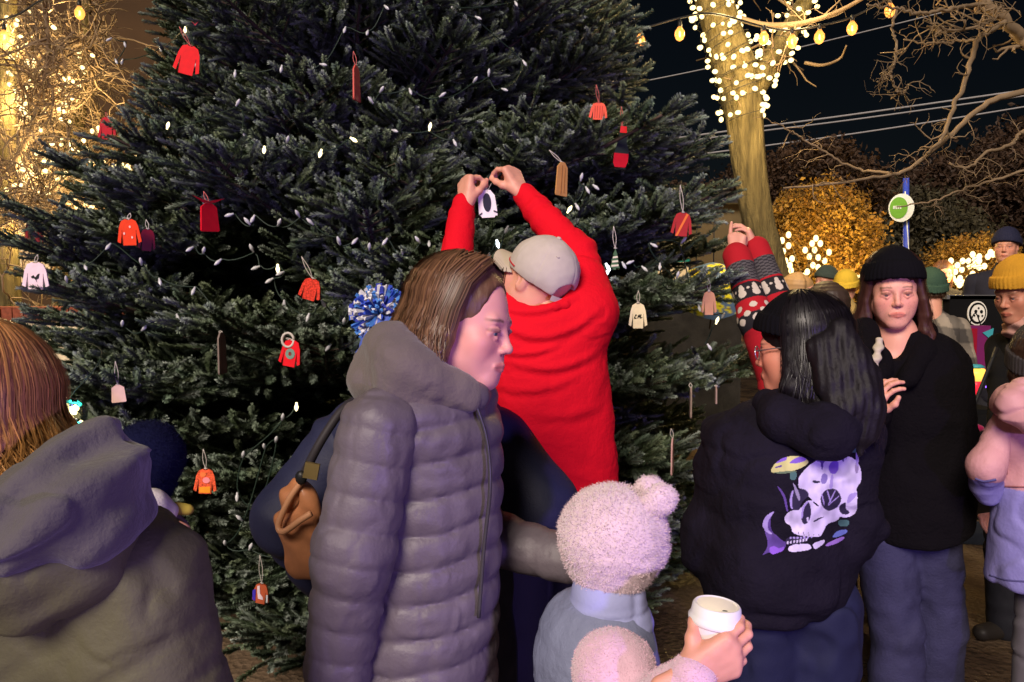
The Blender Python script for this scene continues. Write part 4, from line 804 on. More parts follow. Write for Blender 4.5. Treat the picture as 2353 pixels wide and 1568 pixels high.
# ================================================================== people: helpers
SKIN = rgb(222, 158, 135)
m_skin = mat("skin", SKIN, .5, attr=True, spec=.4, sss=.06, bump=(260, .15, .001))
m_eye = mat("eye", (.8, .8, .8), .12, attr=True, spec=.6)
def head_mesh(c, R, s=1.0, res=.0030, skin=SKIN, brow=(.12, .06, .035), lip=None, female=True, sad=0.0, lids=.5, ears=True, freck=False):
    S = SDF(res, .02); e = S.ell; cp = S.cap
    e((0, -.014, .036), (.076, .098, .086)); e((0, .026, -.03), (.063, .068, .088), k=.03)
    for q in (-1, 1):
        cp((q * (.047 if female else .052), .005, -.058), (q * .016, .068, -.100), .021, .018, k=.03)
        e((q * .041, .058, -.026), (.024, .024, .021), k=.022)
    for q in (-1, 1): e((q * .035, .051, -.050), (.021, .020, .024), k=.03)
    e((0, .074, -.102), (.021, .018, .017), k=.02)
    cp((-.036, .078, .018), (.036, .078, .018), .0088 if female else .012, k=.018)
    for q in (-1, 1): e((q * .0315, .098, -.004), (.019, .020, .0125), k=.010, op='-')
    e((0, .074, -.068), (.028, .024, .026), k=.018)
    cp((0, .086, .006), (0, .104 if female else .106, -.030), .0066, .0086, k=.010); e((0, .1060 if female else .1085, -.034), (.0090, .0090, .0086), k=.008)
    for q in (-1, 1):
        e((q * .0105, .097, -.0385), (.0066, .0085, .0062), k=.006); e((q * .0055, .100, -.0465), (.0028, .0045, .0035), k=.003, op='-')
        cp((q * .047, .078, -.006 - .003 * sad), (q * .0315, .0905, .0040 - .007 * (1 - lids)), .0034, k=.004); cp((q * .0315, .0905, .0040 - .007 * (1 - lids)), (q * .018, .084, -.004), .0034, k=.004)
        e((q * .0315, .0775, .0035 - .006 * (1 - lids)), (.0150, .0138, .0085), k=.003)
        cp((q * .046, .079, -.008), (q * .031, .0885, -.0145), .003, k=.005); cp((q * .031, .0885, -.0145), (q * .018, .084, -.006), .003, k=.005)
        cp((q * .022, .0925, -.0695 - .002 * sad), (0, .0995, -.0665), .0036, .0042, k=.005); cp((q * .019, .0915, -.0735), (0, .0978, -.0758), .0042, .0052, k=.005)
        cp((q * .023, .099, -.0715 - .0025 * sad), (0, .1065, -.0705), .0016, k=.003, op='-')
        if ears:
            e((q * .077, -.010, -.008), (.009, .019, .031), basis((q * .35, 1, -.1)), k=.008); e((q * .083, -.004, -.006), (.006, .010, .018), k=.005, op='-')
    cp((0, -.022, -.06), (0, -.040, -.22), .056 if female else .064, .060 if female else .070, k=.03)
    V, Q = S.mesh(); sk = np.array(skin); C = np.tile(sk, (len(V), 1)); x, y, z = np.abs(V[:, 0]), V[:, 1], V[:, 2]
    def put(w, c): C[:] = C * (1 - w[:, None]) + np.array(c) * w[:, None]
    sm = lambda d, w: np.clip(.5 - d / w, 0, 1)
    lipc = lip if lip is not None else sk * np.array((.80, .48, .50))
    put(.85 * sm(np.hypot(x / .024, (z + .0715) / .0105) - 1, .25) * (y > .078), lipc)
    put(.75 * sm(np.abs(z + .0712 + .1 * x * sad) - .0012, .0015) * (x < .024) * (y > .078), sk * .25)
    bz = .0205 + .004 * sad - (.10 + .10 * sad) * np.abs(x - .030) ; put(.8 * sm(np.abs(z - bz) - .0028, .003) * sm(np.abs(x - .033) - .017, .006) * (y > .05), brow)
    put(.8 * sm(np.hypot((x - .032) / .017, (z + .0005) / .006) - 1, .4) * (y > .066) * (z > -.0035), np.array(brow) * .6 + sk * .1)
    put(.30 * sm(np.hypot((x - .032) / .024, (z + .006) / .017) - 1, .8) * (y > .05), sk * np.array((.6, .42, .5)))
    put(.25 * sm(np.hypot((x - .045) / .026, (z + .034) / .024) - 1, 1.0) * (y > .03), sk * np.array((1.0, .6, .6)))
    put(.22 * sm(np.hypot(x / .016, (z + .036) / .014) - 1, .8) * (y > .09), sk * np.array((1.0, .62, .6)))
    put(.7 * sm(np.hypot((x - .006) / .004, (z + .0465) / .0035) - 1, .5) * (y > .09), sk * .2)
    C *= (1 + .10 * vnoise(V, 60))[:, None]
    if freck: C *= (1 - .30 * np.clip(vnoise(V, 330) - .16, 0, 1) * 3 * (y > .05))[:, None]
    R = np.asarray(R); c = np.asarray(c); return (V * s) @ R.T + c, Q, C
def eyes(c, R, s, parent, gaze=(0, 1, 0), iris=(.10, .16, .22)):
    for q in (-1, 1):
        g_ = nrm(np.asarray(R) @ np.array(gaze)); Rb = basis(g_)
        b = MB().ball((0, 0, 0), .0128 * s, None, 20, 14); V = np.concatenate(b.V); V = V[:, [0, 2, 1]]; d = V / np.linalg.norm(V, axis=1)[:, None]
        an = np.arccos(np.clip(d[:, 1], -1, 1)); C = np.where((an < .22)[:, None], np.array((.006, .006, .006)), np.where((an < .50)[:, None], np.array(iris), np.array((.62, .56, .54))))
        mk("eye", V @ Rb.T + c + np.asarray(R) @ np.array((q * .0315, .0765, -.005)) * s, [f[::-1] for f in b.F], m_eye, parent, True, C)
def hand_mesh(w, df, palm, side, curls, s=1.0, res=.0022, thumb=((.024, .018, -.006), (.046, .046, -.016), (.056, .074, -.024), (.052, .098, -.030)), fore=None, spread=.06, fr=1.0):
    """w wrist, df towards the fingers, palm = the way the palm faces, side = +1 thumb on local +x"""
    y = nrm(df); z = -nrm(np.asarray(palm) - y * (np.asarray(palm) @ y)); x = np.cross(y, z); M = np.stack((x, y, z), 1)
    S = SDF(res, .006); X = (.031, .0105, -.0105, -.029); K = (.083, .089, .084, .074); Ls = (.072, .080, .074, .058); Rr = (.0088, .0090, .0086, .0077)
    for i in range(4):
        kx = X[i] * side; S.cap((kx * .55, .004, -.002), (kx, K[i], .002), .0165, .0125 * fr, k=.016)
    S.cap((0, -.05, 0), (0, .012, -.001), .024, .022, k=.02, n=(0, 0, 1), f=.75)
    S.ell((.020 * side, .034, -.013), (.017, .030, .014), k=.014); S.ell((-.024 * side, .034, -.010), (.014, .032, .012), k=.012)
    for i in range(4):
        kx = X[i] * side; p = np.array((kx, K[i], .001)); a = 0; cur = curls[i] if isinstance(curls[0], (tuple, list)) else curls; az = side * X[i] / .03 * spread
        for j, fr_ in enumerate((.46, .30, .24)):
            a += cur[j]; d = np.array((math.sin(az) * math.cos(a), math.cos(a) * math.cos(az), -math.sin(a))); q = p + d * Ls[i] * fr_
            S.cap(p, q, Rr[i] * (1 - .09 * j) * fr, Rr[i] * (1 - .09 * (j + 1)) * fr, k=.0045 if j == 0 else .003); p = q
    tp_ = [np.array((t[0] * side, t[1], t[2])) for t in thumb]; S.chain(tp_, (.0145, .0115, .0100, .0080), k=.008)
    V, Q = S.mesh(disp=lambda P: .0008 * vnoise(P, 120)); V = (V * s) @ M.T + np.asarray(w)
    C = np.tile(np.array(SKIN), (len(V), 1)) * (1 + .25 * vnoise(V, 45))[:, None]; return V, Q, C
def core(J, res=.016, skin=SKIN, s=1.0):
    """the body under the clothes, one solid"""
    S = SDF(res, .04); S.cap(J['shL'], J['shR'], .05 * s).cap(J['neck'], J['hip'], .075 * s, .085 * s); S.cap(J['hip'] + J['x'] * .06 * s, J['hip'] - J['x'] * .06 * s, .08 * s)
    for q in 'LR':
        S.chain([J['sh' + q], J['el' + q], J['wr' + q]], (.045 * s, .034 * s, .026 * s), k=.01); S.chain([J['hp' + q], J['kn' + q], J['an' + q]], (.07 * s, .048 * s, .036 * s), k=.01)
    S.cap(J['neck'], J['neck'] + (0, 0, .06), .05 * s)
    V, Q = S.mesh(); return V, Q, np.tile(np.array(skin), (len(V), 1))
def skeleton(hc, f, H, **ov):
    """joints of a standing figure from the middle of its head"""
    f = nrm((f[0], f[1], 0)); x = np.cross(f, (0, 0, 1)); s = H / 1.72; hc = np.asarray(hc, float); up = np.array((0, 0, 1.)); g_ = hc - f * .03 * s
    J = dict(f=f, x=x, neck=g_ - up * .17 * s, hip=np.array((g_[0], g_[1], .90 * s)))
    for q, sg in (('L', -1), ('R', 1)):
        J['sh' + q] = g_ - up * .235 * s + x * sg * .165 * s; J['el' + q] = J['sh' + q] + x * sg * .06 * s - up * .29 * s - f * .02 * s; J['wr' + q] = J['el' + q] - up * .24 * s + f * .07 * s
        J['hp' + q] = J['hip'] + x * sg * .09 * s; J['kn' + q] = np.array((*(J['hip'] + x * sg * .10 * s + f * .01)[:2], .49 * s)); J['an' + q] = np.array((*(J['hip'] + x * sg * .11 * s - f * .02)[:2], .09 * s))
    for k_, v in ov.items(): J[k_] = np.asarray(v, float)
    return J
def shoes(J, m, root, s=1.0):
    for q in 'LR':
        a = J['an' + q]; b = np.array((a[0], a[1], .04)); S = SDF(.009, .02).cap(b - J['f'] * .04 * s, b + J['f'] * .13 * s, .045 * s, .036 * s, n=(0, 0, 1), f=.9).cap(a, b - J['f'] * .03 * s, .046 * s, .048 * s)
        V, Q = S.mesh(); V[:, 2] = np.maximum(V[:, 2], .001); mk("shoe", V, Q, m, root)
def trousers(J, m, root, s=1.0, r=(.105, .085, .075), res=.009, amp=.006):
    S = SDF(res, .03); S.cap(J['hip'] + J['x'] * .05 * s + (0, 0, .08 * s), J['hip'] - J['x'] * .05 * s + (0, 0, .08 * s), .115 * s, n=J['f'], f=.85)
    for q in 'LR': S.chain([J['hp' + q], J['kn' + q], J['an' + q] - (0, 0, .03)], (r[0] * s, r[1] * s, r[2] * s), k=.02)
    return mk("trousers", *S.mesh(disp=lambda P: amp * vnoise(P * (1, 1, 2.2), 11) + amp * .5 * vnoise(P, 30) + crease(P, 7, amp * .9, (1, 1, 1.4))), m, root)
def hair_fn(c, R, s, m, root, n=54, z_end=-.11, face=58, r0=.013, back_len=None, seed=1, top=(0, -.02, .112), strands=500, wave=.012, part=0.0, res=.0036, name="hair", grow=1.0, flare=.0, front=None, clear=False):
    """locks of hair falling from the crown over the skull; face = half angle left free round the face"""
    r = np.random.default_rng(seed); S = SDF(res, .012); S.ell((0, -.020, .040), (.080 * grow, .103 * grow, .090 * grow), k=.02)
    S.ell((0, .075, -.045), (.070, .065, .080), k=.015, op='-')
    if clear: S.ell((0, .092, .0), (.066, .060, .098), k=.012, op='-')
    paths = []
    def path(az, end, dr, jit):
        ca, sa = math.sin(az), math.cos(az); pts = []
        for k in range(6):
            ps = math.radians(12 + 86 * k / 5); pts.append(np.array((0, -.020, .038)) + np.array(((.082 * grow + dr) * math.sin(ps) * ca, (.105 * grow + dr) * math.sin(ps) * sa, (.092 * grow + dr) * math.cos(ps))) + np.array((part * (1 - k / 5), 0, 0)))
        z0 = pts[-1][2]; m_ = 5
        for k in range(1, m_ + 1):
            t = k / m_; q = pts[5] + np.array((ca * flare * math.sin(t * 2.2), sa * flare * math.sin(t * 2.2) - .02 * t * (sa > .3), (end - z0) * t)); q = q + np.array((math.sin(t * 7 + jit), math.cos(t * 6 + jit * 2), 0)) * wave * t; pts.append(q)
        return pts
    fa = math.radians(face)
    for i in range(n):
        az = fa + (2 * math.pi - 2 * fa) * (i + r.uniform(.2, .8)) / n; b = abs(((az + math.pi) % (2 * math.pi)) - math.pi) / math.pi
        end = (z_end if back_len is None else z_end * (1 - b) + back_len * b) + r.normal(0, .008); p = path(az, end, 0, r.uniform(0, 6)); S.chain(p, [r0 * .6] * 3 + [r0] * 6 + [r0 * .8, r0 * .45], k=.009); paths.append((az, end))
    if front:
        for pts, rr in front: S.chain(pts, rr, k=.008)
    R = np.asarray(R); c = np.asarray(c)
    V, Q = S.mesh(disp=lambda P: .0022 * vnoise(P * (1, 1, .25), 190) + .002 * vnoise(P * (1, 1, .3), 70)); o = mk(name, (V * s) @ R.T + c, Q, m, root)
    if strands:
        Vs, Fs, Cs = [], [], []; k0 = 0; bc = np.array(m.node_tree.nodes['Principled BSDF'].inputs['Base Color'].default_value[:3]); ms = mat('strand ' + m.name, tuple(bc), .4, attr=True, spec=.4)
        for i in range(strands):
            az, end = paths[r.integers(len(paths))]; fk = front is not None and r.random() < .55
            if fk:
                ff = np.array(front[r.integers(len(front))][0], float); rd_ = ff - np.array((0, -.01, .03)); rd_ /= np.linalg.norm(rd_, axis=1)[:, None]; p = ff + rd_ * .0125 * r.uniform(.9, 1.25) + r.normal(0, .0045, 3)
            else: p = np.array(path(az + r.normal(0, .05), end + r.normal(0, .014), r0 * r.uniform(.85, 1.55), r.uniform(0, 6))); p = polyl(p if fk else p[r.integers(0, 4):], 22); fly = r.random() < .14; p = p + np.cumsum(r.normal(0, .0011 if fly else .0004, p.shape), 0) + (nrm(r.normal(0, 1, 3)) * np.linspace(0, .012, len(p))[:, None] if fly else 0)
            rad = p - np.array((0, -.02, .02)); tg = np.gradient(p, axis=0); sd_ = np.cross(tg, rad); sd_ /= np.linalg.norm(sd_, axis=1)[:, None] + 1e-9; w = .0011 * (1 - .6 * np.linspace(0, 1, len(p)))[:, None]
            Vs += [p - sd_ * w, p + sd_ * w]; L_ = len(p); Cs += [np.tile(bc * r.choice((.62, .8, 1.0, 1.2, 1.45)) * r.uniform(.85, 1.15), (2 * L_, 1))]; Fs += [(k0 + j, k0 + j + 1, k0 + L_ + j + 1, k0 + L_ + j) for j in range(L_ - 1)]; k0 += 2 * L_
        h = mk("strands", (np.concatenate(Vs) * s) @ R.T + c, Fs, ms, o, True, np.concatenate(Cs)); h["kind"] = "stuff"
    return o
def beanie(c, R, s, m, root, z0=.012, tilt=.28, cuff=.045, big=1.0, tall=.105, res=.004, ribs=46, pom=None):
    S = SDF(res, .01); S.ell((0, -.016, .045), (.087 * big, .108 * big, tall))
    S.fn(lambda X, Y, Z: (Z - z0 - tilt * (Y + .0)) * -1 + 0 * X, (-.2, -.2, -.2), (.2, .2, .3), .006, '&')
    if cuff:
        def cf(X, Y, Z):
            zz = Z - tilt * Y; e_ = np.sqrt((X / (.0905 * big)) ** 2 + ((Y + .016) / (.1115 * big)) ** 2); d = (e_ - 1) * .10 * big
            zz2 = zz - z0; zr = np.sqrt(np.clip(1 - (np.clip(Z - .045, 0, 1) / tall) ** 2, .05, 1)); d = (e_ / zr - 1) * .10 * big
            return np.maximum(np.maximum(np.abs(d) - .0055, -zz2), zz2 - cuff)
        S.fn(cf, (-.13, -.15, z0 - .06), (.13, .13, z0 + cuff + .06), .006)
    V, Q = S.mesh(disp=lambda P: .0013 * np.sin(np.arctan2(P[:, 0], P[:, 1] + .016) * ribs) + .004 * vnoise(P, 22)); R = np.asarray(R)
    return mk("beanie", (V * s) @ R.T + np.asarray(c), Q, m, root)
def merge(name, parts, m, root):
    V, Q = joinm([(p[0], p[1]) for p in parts]); return mk(name, V, Q, m, root, True, np.concatenate([p[2] for p in parts]))
def relaxed(J, q, s=1.0, res=.003):
    d = nrm(J['wr' + q] - J['el' + q]); inn = J['x'] * (1 if q == 'L' else -1)
    return hand_mesh(J['wr' + q], d, inn, 1 if q == 'R' else -1, (.35, .4, .3), s, res)
def coat(J, s, m, root, hem, w=.165, dep=.66, res=.008, sl=(.068, .058, .048), name="coat", disp=None, col=None, sleeves=True, hipw=None):
    S = SDF(res, .05); a, b = J['shL'], J['shR']; mid = (a + b) / 2; hipw = hipw or w * 1.04
    S.cap(a * .85 + b * .15, b * .85 + a * .15, .078 * s, n=J['f'], f=.9); bot = np.array((J['hip'][0], J['hip'][1], hem + hipw * s * .55))
    S.cap(mid - (0, 0, .10 * s), bot, w * s, hipw * s, n=J['f'], f=dep); S.cap(mid, J['neck'] + (0, 0, .045 * s), .07 * s, .062 * s)
    S.fn(lambda X, Y, Z: hem - Z + 0 * X + 0 * Y, (0, 0, 0), (0, 0, 0), .01, '&')
    dp = disp or (lambda P: crease(P, 6, .006) + .007 * vnoise(P * (1, 1, 1.6), 9) + .004 * vnoise(P, 28))
    V, Q = S.mesh(disp=dp); o = mk(name, V, Q, m, root, True, None if col is None else col(V))
    if sleeves:
        for q in 'LR':
            S = SDF(res, .02); S.chain([J['sh' + q], J['el' + q], J['wr' + q]], [k * s for k in sl], k=.02); V, Q = S.mesh(disp=dp); mk("sleeve", V, Q, m, root, True, None if col is None else col(V))
    return o

def fuzz(VQ, parent, m, n, ln, w=.0006, seed=1, name="fuzz"):
    """short loose fibres standing off a cloth surface"""
    V, Q = VQ; r = np.random.default_rng(seed); f = Q[r.integers(0, len(Q), n)]; a = V[f]; wt = r.dirichlet(np.ones(4), n); P = (a * wt[:, :, None]).sum(1); N_ = np.cross(a[:, 2] - a[:, 0], a[:, 3] - a[:, 1]); N_ /= np.linalg.norm(N_, axis=1)[:, None] + 1e-12
    d = N_ + r.normal(0, .45, (n, 3)); d /= np.linalg.norm(d, axis=1)[:, None]; s = np.cross(d, r.normal(0, 1, (n, 3))); s /= np.linalg.norm(s, axis=1)[:, None]; l = (ln * r.uniform(.5, 1.2, n))[:, None]
    mid = P + d * l * .55 + r.normal(0, ln * .10, (n, 3)); tip = P + d * l + r.normal(0, ln * .22, (n, 3)); W = np.stack((P - s * w, P + s * w, mid + s * w * .8, mid - s * w * .8, tip), 1).reshape(-1, 3)
    k = 5 * np.arange(n); Fq = [(i, i + 1, i + 2, i + 3) for i in k] + [(i + 3, i + 2, i + 4) for i in k]
    o = mk(name, W, Fq, m, parent); o["kind"] = "stuff"; return o
# ================================================================== the people
m_red = mat("red sweatshirt", (.72, .004, .016), .85, bump=(75, .55, .006), var=.06, vscale=5, sheen=.0, spec=.15)
m_dark = mat("dark trousers", (.02, .02, .028), .8, bump=(300, .4, .002))
m_jean = mat("blue jeans", (.034, .033, .082), .8, bump=(110, .7, .005), var=.3, vscale=7)
m_shoe = mat("dark shoe", (.03, .025, .022), .5)
UPZ = np.array((0, 0, 1.0))
# ---------------------------------------------------------------- man in red reaching up
def red_man():
    d = 2.3; root = thing("person", "man in a red sweatshirt and backwards tilted grey cap reaching up to hang an ornament", "person", (T(1290, 900, d)[0], d, 0))
    hc = T(1233, 645, d); f = nrm((-.64, .62, .42)); R = basis(f, (.34, -.1, 1)); fb = np.array((-.12, 1, 0))
    J = skeleton(T(1258, 640, d), fb, 1.78, shR=T(1352, 712, 2.33), shL=T(1160, 735, 2.33), elR=T(1322, 588, 2.47), wrR=T(1205, 448, 2.60), elL=T(1042, 640, 2.50), wrL=T(1065, 468, 2.60), neck=T(1255, 730, 2.3), hip=T(1300, 1240, 2.34))
    hm = head_mesh(hc, R, 1.0, .0042, female=False)
    tip = T(1112, 404, 2.66)
    # left hand: back of the hand seen, fingers bent over to the right, thumb meeting them
    hL = hand_mesh(T(1069, 470, 2.595), T(1072, 402, 2.62) - T(1069, 470, 2.595), (.80, .60, 0), 1, ((1.25, .75, .35), (1.2, .7, .35), (1.15, .7, .35), (1.05, .7, .35)), 1.0, .0020,
                   thumb=((.022, .016, -.008), (.034, .046, -.030), (.032, .072, -.050), (.026, .094, -.064)), spread=.03)
    hR = hand_mesh(T(1197, 440, 2.595), T(1166, 377, 2.63) - T(1197, 440, 2.595), (-.72, .66, -.2), -1, ((.85, .75, .3), (.95, .8, .35), (1.05, .85, .4), (1.1, .9, .4)), 1.0, .0020,
                   thumb=((.022, .016, -.008), (.038, .044, -.030), (.040, .070, -.046), (.036, .092, -.060)), spread=.04)
    merge("body", [hm, hL, hR, core(J)], m_skin, root)
    # sweatshirt body with sagging folds
    x0 = T(1262, 800, d)[0]
    def folds(P):
        z = P[:, 2]; x = P[:, 0] - x0 - .06 * (1.5 - z); n = vnoise(P, 5); n2 = vnoise(P, 9, 4)
        w = np.clip((z - 1.06) / .12, 0, 1) * np.clip((1.60 - z) / .05, 0, 1); out = .0015 * vnoise(P, 60)
        # a few long slack folds hanging between the shoulders, each with its own sag and length
        bk = np.clip((T(0, 800, d)[1] - .03 - P[:, 1]) / .05, 0, 1)
        for zc, sag, xs, hw, wd, am in ((1.545, 1.9, -.03, .11, .011, .008), (1.475, 2.6, .0, .13, .013, .010), (1.432, 1.9, -.06, .10, .010, .007), (1.385, 2.0, .02, .12, .013, .009), (1.325, 1.5, -.05, .11, .012, .006), (1.255, 1.1, .05, .11, .016, .006)):
            u = z - zc - sag * (x - xs) ** 2 - .10 * (x - xs) - .022 * n; e_ = np.exp(-(np.abs((x - xs) / hw)) ** 3) * bk; out = out - am * e_ * (np.exp(-(u / wd) ** 2) - .8 * np.exp(-((u + wd * 1.7) / wd) ** 2))
        diag = np.sin((P[:, 0] * .8 + z) * 2 * math.pi / .11 + 3 * n2) * np.clip((1.30 - z) / .15, 0, 1) * np.clip(n + .3, 0, 1) * .008
        return out * np.where(w > 0, 1, 1) - diag + .006 * n2 * np.clip((1.35 - z) / .2, 0, 1) + crease(P, 5, .0035, (1, 1, 1.8)) + crease(P, 13, .0016, (1, 1, 1.5), 4)
    S = SDF(.0058, .05); S.cap(T(1190, 745, d), T(1335, 735, d), .085, n=fb, f=.95); S.cap(T(1256, 800, d), T(1296, 1250, 2.34), .178, .195, n=fb, f=.64)
    S.cap(T(1262, 735, d), T(1256, 700, d), .082, .072, k=.04)
    S.cap(J['shR'], J['shR'] * .5 + J['elR'] * .5, .088, .082, k=.06); S.cap(J['shL'], J['shL'] * .5 + J['elL'] * .5, .080, .075, k=.06)
    hem = T(1300, 1220, d)[2]; S.fn(lambda X, Y, Z: hem - Z + 0 * X + 0 * Y, (0, 0, 0), (0, 0, 0), .012, '&'); S.ell(T(1240, 655, d), (.09, .10, .10), k=.02, op='-')
    mk("sweatshirt", *S.mesh(disp=folds), m_red, root)
    cc = T(1258, 716, d); S = SDF(.004, .01); ring = [cc + np.array((.096 * math.cos(a), .086 * math.sin(a), .020 * math.cos(a) + (-.012) * math.sin(a))) for a in np.linspace(0, 2 * math.pi, 19)]
    S.chain(ring, [.0135] * 19, k=.008); mk("collar", *S.mesh(disp=lambda P: .0015 * vnoise(P, 60)), m_red, root)
    for q, el, wr, sh, r in (('R', 'elR', 'wrR', 'shR', (.088, .066, .043)), ('L', 'elL', 'wrL', 'shL', (.080, .060, .040))):
        S = SDF(.0045, .03); a, b, c = J[sh], J[el], J[wr]; S.chain([a, b, c * .84 + b * .16], (r[0], r[1], r[2] + .004), k=.035); S.cap(c * .84 + b * .16, c, r[2] - .002, r[2] - .006, k=.004)
        ax_ = nrm(c - b)
        def wr_(P, b=b, ax_=ax_):
            t = (P - b) @ ax_; return   .0034 * np.sin(t * 2 * math.pi / .062 + 3.5 * vnoise(P, 9)) * np.clip(vnoise(P, 7, 2) + .35, 0, 1) * 1.3 + .003 * vnoise(P, 26) + crease(P, 12, .003, (1, 1, 1), 2)
        V, Q = S.mesh(disp=wr_); mk("sleeve", V, Q, m_red, root)
        S = SDF(.004, .004); S.cap(c * .84 + b * .16, c * .995 + b * .005, r[2] + .001, r[2] - .003); mk("cuff", *S.mesh(disp=lambda P: .001 * vnoise(P, 80)), m_red, root)
    trousers(J, m_dark, root, 1.0, res=.012); shoes(J, m_shoe, root)
    # grey cap
    m_cap = mat("grey cotton", rgb(192, 180, 170), .9, bump=(500, .4, .0012), var=.10, vscale=14); m_brim = mat("khaki brim", rgb(190, 175, 155), .9, bump=(500, .4, .0012), var=.06, vscale=14); m_pipe = mat("red piping", rgb(190, 45, 50), .7)
    S = SDF(.0028, .006); S.ell((0, -.010, .038), (.0935, .116, .103)); S.fn(lambda X, Y, Z: -(Z - .004 - .10 * Y) + 0 * X, (0, 0, 0), (0, 0, 0), .004, '&')
    S.fn(lambda X, Y, Z: np.sqrt((X / 1.05) ** 2 + (Z - .006) ** 2) - .036 + .6 * np.clip(Y + .06, 0, 1), (-.05, -.15, -.05), (.05, -.04, .06), .004, '-')
    def cd(P):
        a = np.arctan2(P[:, 0], P[:, 1] + .01); g_ = np.abs(((a / (math.pi / 3)) % 1) - .5); top = np.clip((.135 - P[:, 2]) / .02, 0, 1)
        return .0016 * np.clip(1 - (.5 - g_) / .035, 0, 1) * top + .0042 * vnoise(P, 26) + .0022 * vnoise(P, 60)
    V, Q = S.mesh(disp=cd); cap_ = mk("cap", V @ R.T + hc, Q, m_cap, root)
    bt_ = MB().ball(R @ np.array((0, -.010, .142)) + hc, (.008, .008, .005), R).out("button", m_cap, cap_)
    for a in (2.2, 3.9):
        p = R @ np.array((.075 * math.sin(a), -.01 + .09 * math.cos(a), .098)) + hc; MB().lathe([(.003, 0), (.0062, .001), (.0062, .004), (.003, .004)], p, R, 10).out("eyelet", m_cap, cap_)
    st_ = [R @ np.array((.046 * math.sin(a) * 1.0, -.112 - .006 * math.cos(a * 2), -.012 - .0 * a)) + hc for a in np.linspace(-1.2, 1.2, 9)]
    mbs = MB(); sv = np.array(st_); mbs.add(np.concatenate([sv + R @ np.array((0, 0, .008)), sv - R @ np.array((0, 0, .008))]), [(i, i + 1, i + 10, i + 9) for i in range(8)]); mbs.out("strap", m_cap, cap_)
    S = SDF(.0026, .004)
    def br(X, Y, Z):
        zz = .034 - 7.2 * X * X - .10 * (Y - .09); e_ = (np.sqrt((X / .083) ** 2 + ((Y - .075) / .098) ** 2) - 1) * .085; return np.maximum(np.abs(Z - zz) * .8 - .0024, e_)
    S.fn(br, (-.09, .03, -.05), (.09, .18, .06), .002); S.ell((0, -.010, .038), (.090, .112, .11), k=.003, op='-')
    V, Q = S.mesh(pad=.01); mk("brim", V @ R.T + hc, Q, m_brim, cap_)
    arc = [R @ np.array((.0945 * math.sin(a), -.010 + .117 * math.cos(a), .0155 + .012 * math.cos(a))) + hc for a in np.linspace(-1.25, 1.25, 24)]; MB().tube(arc, .0024, 5).out("piping", m_pipe, cap_)
    return J
JR = red_man()
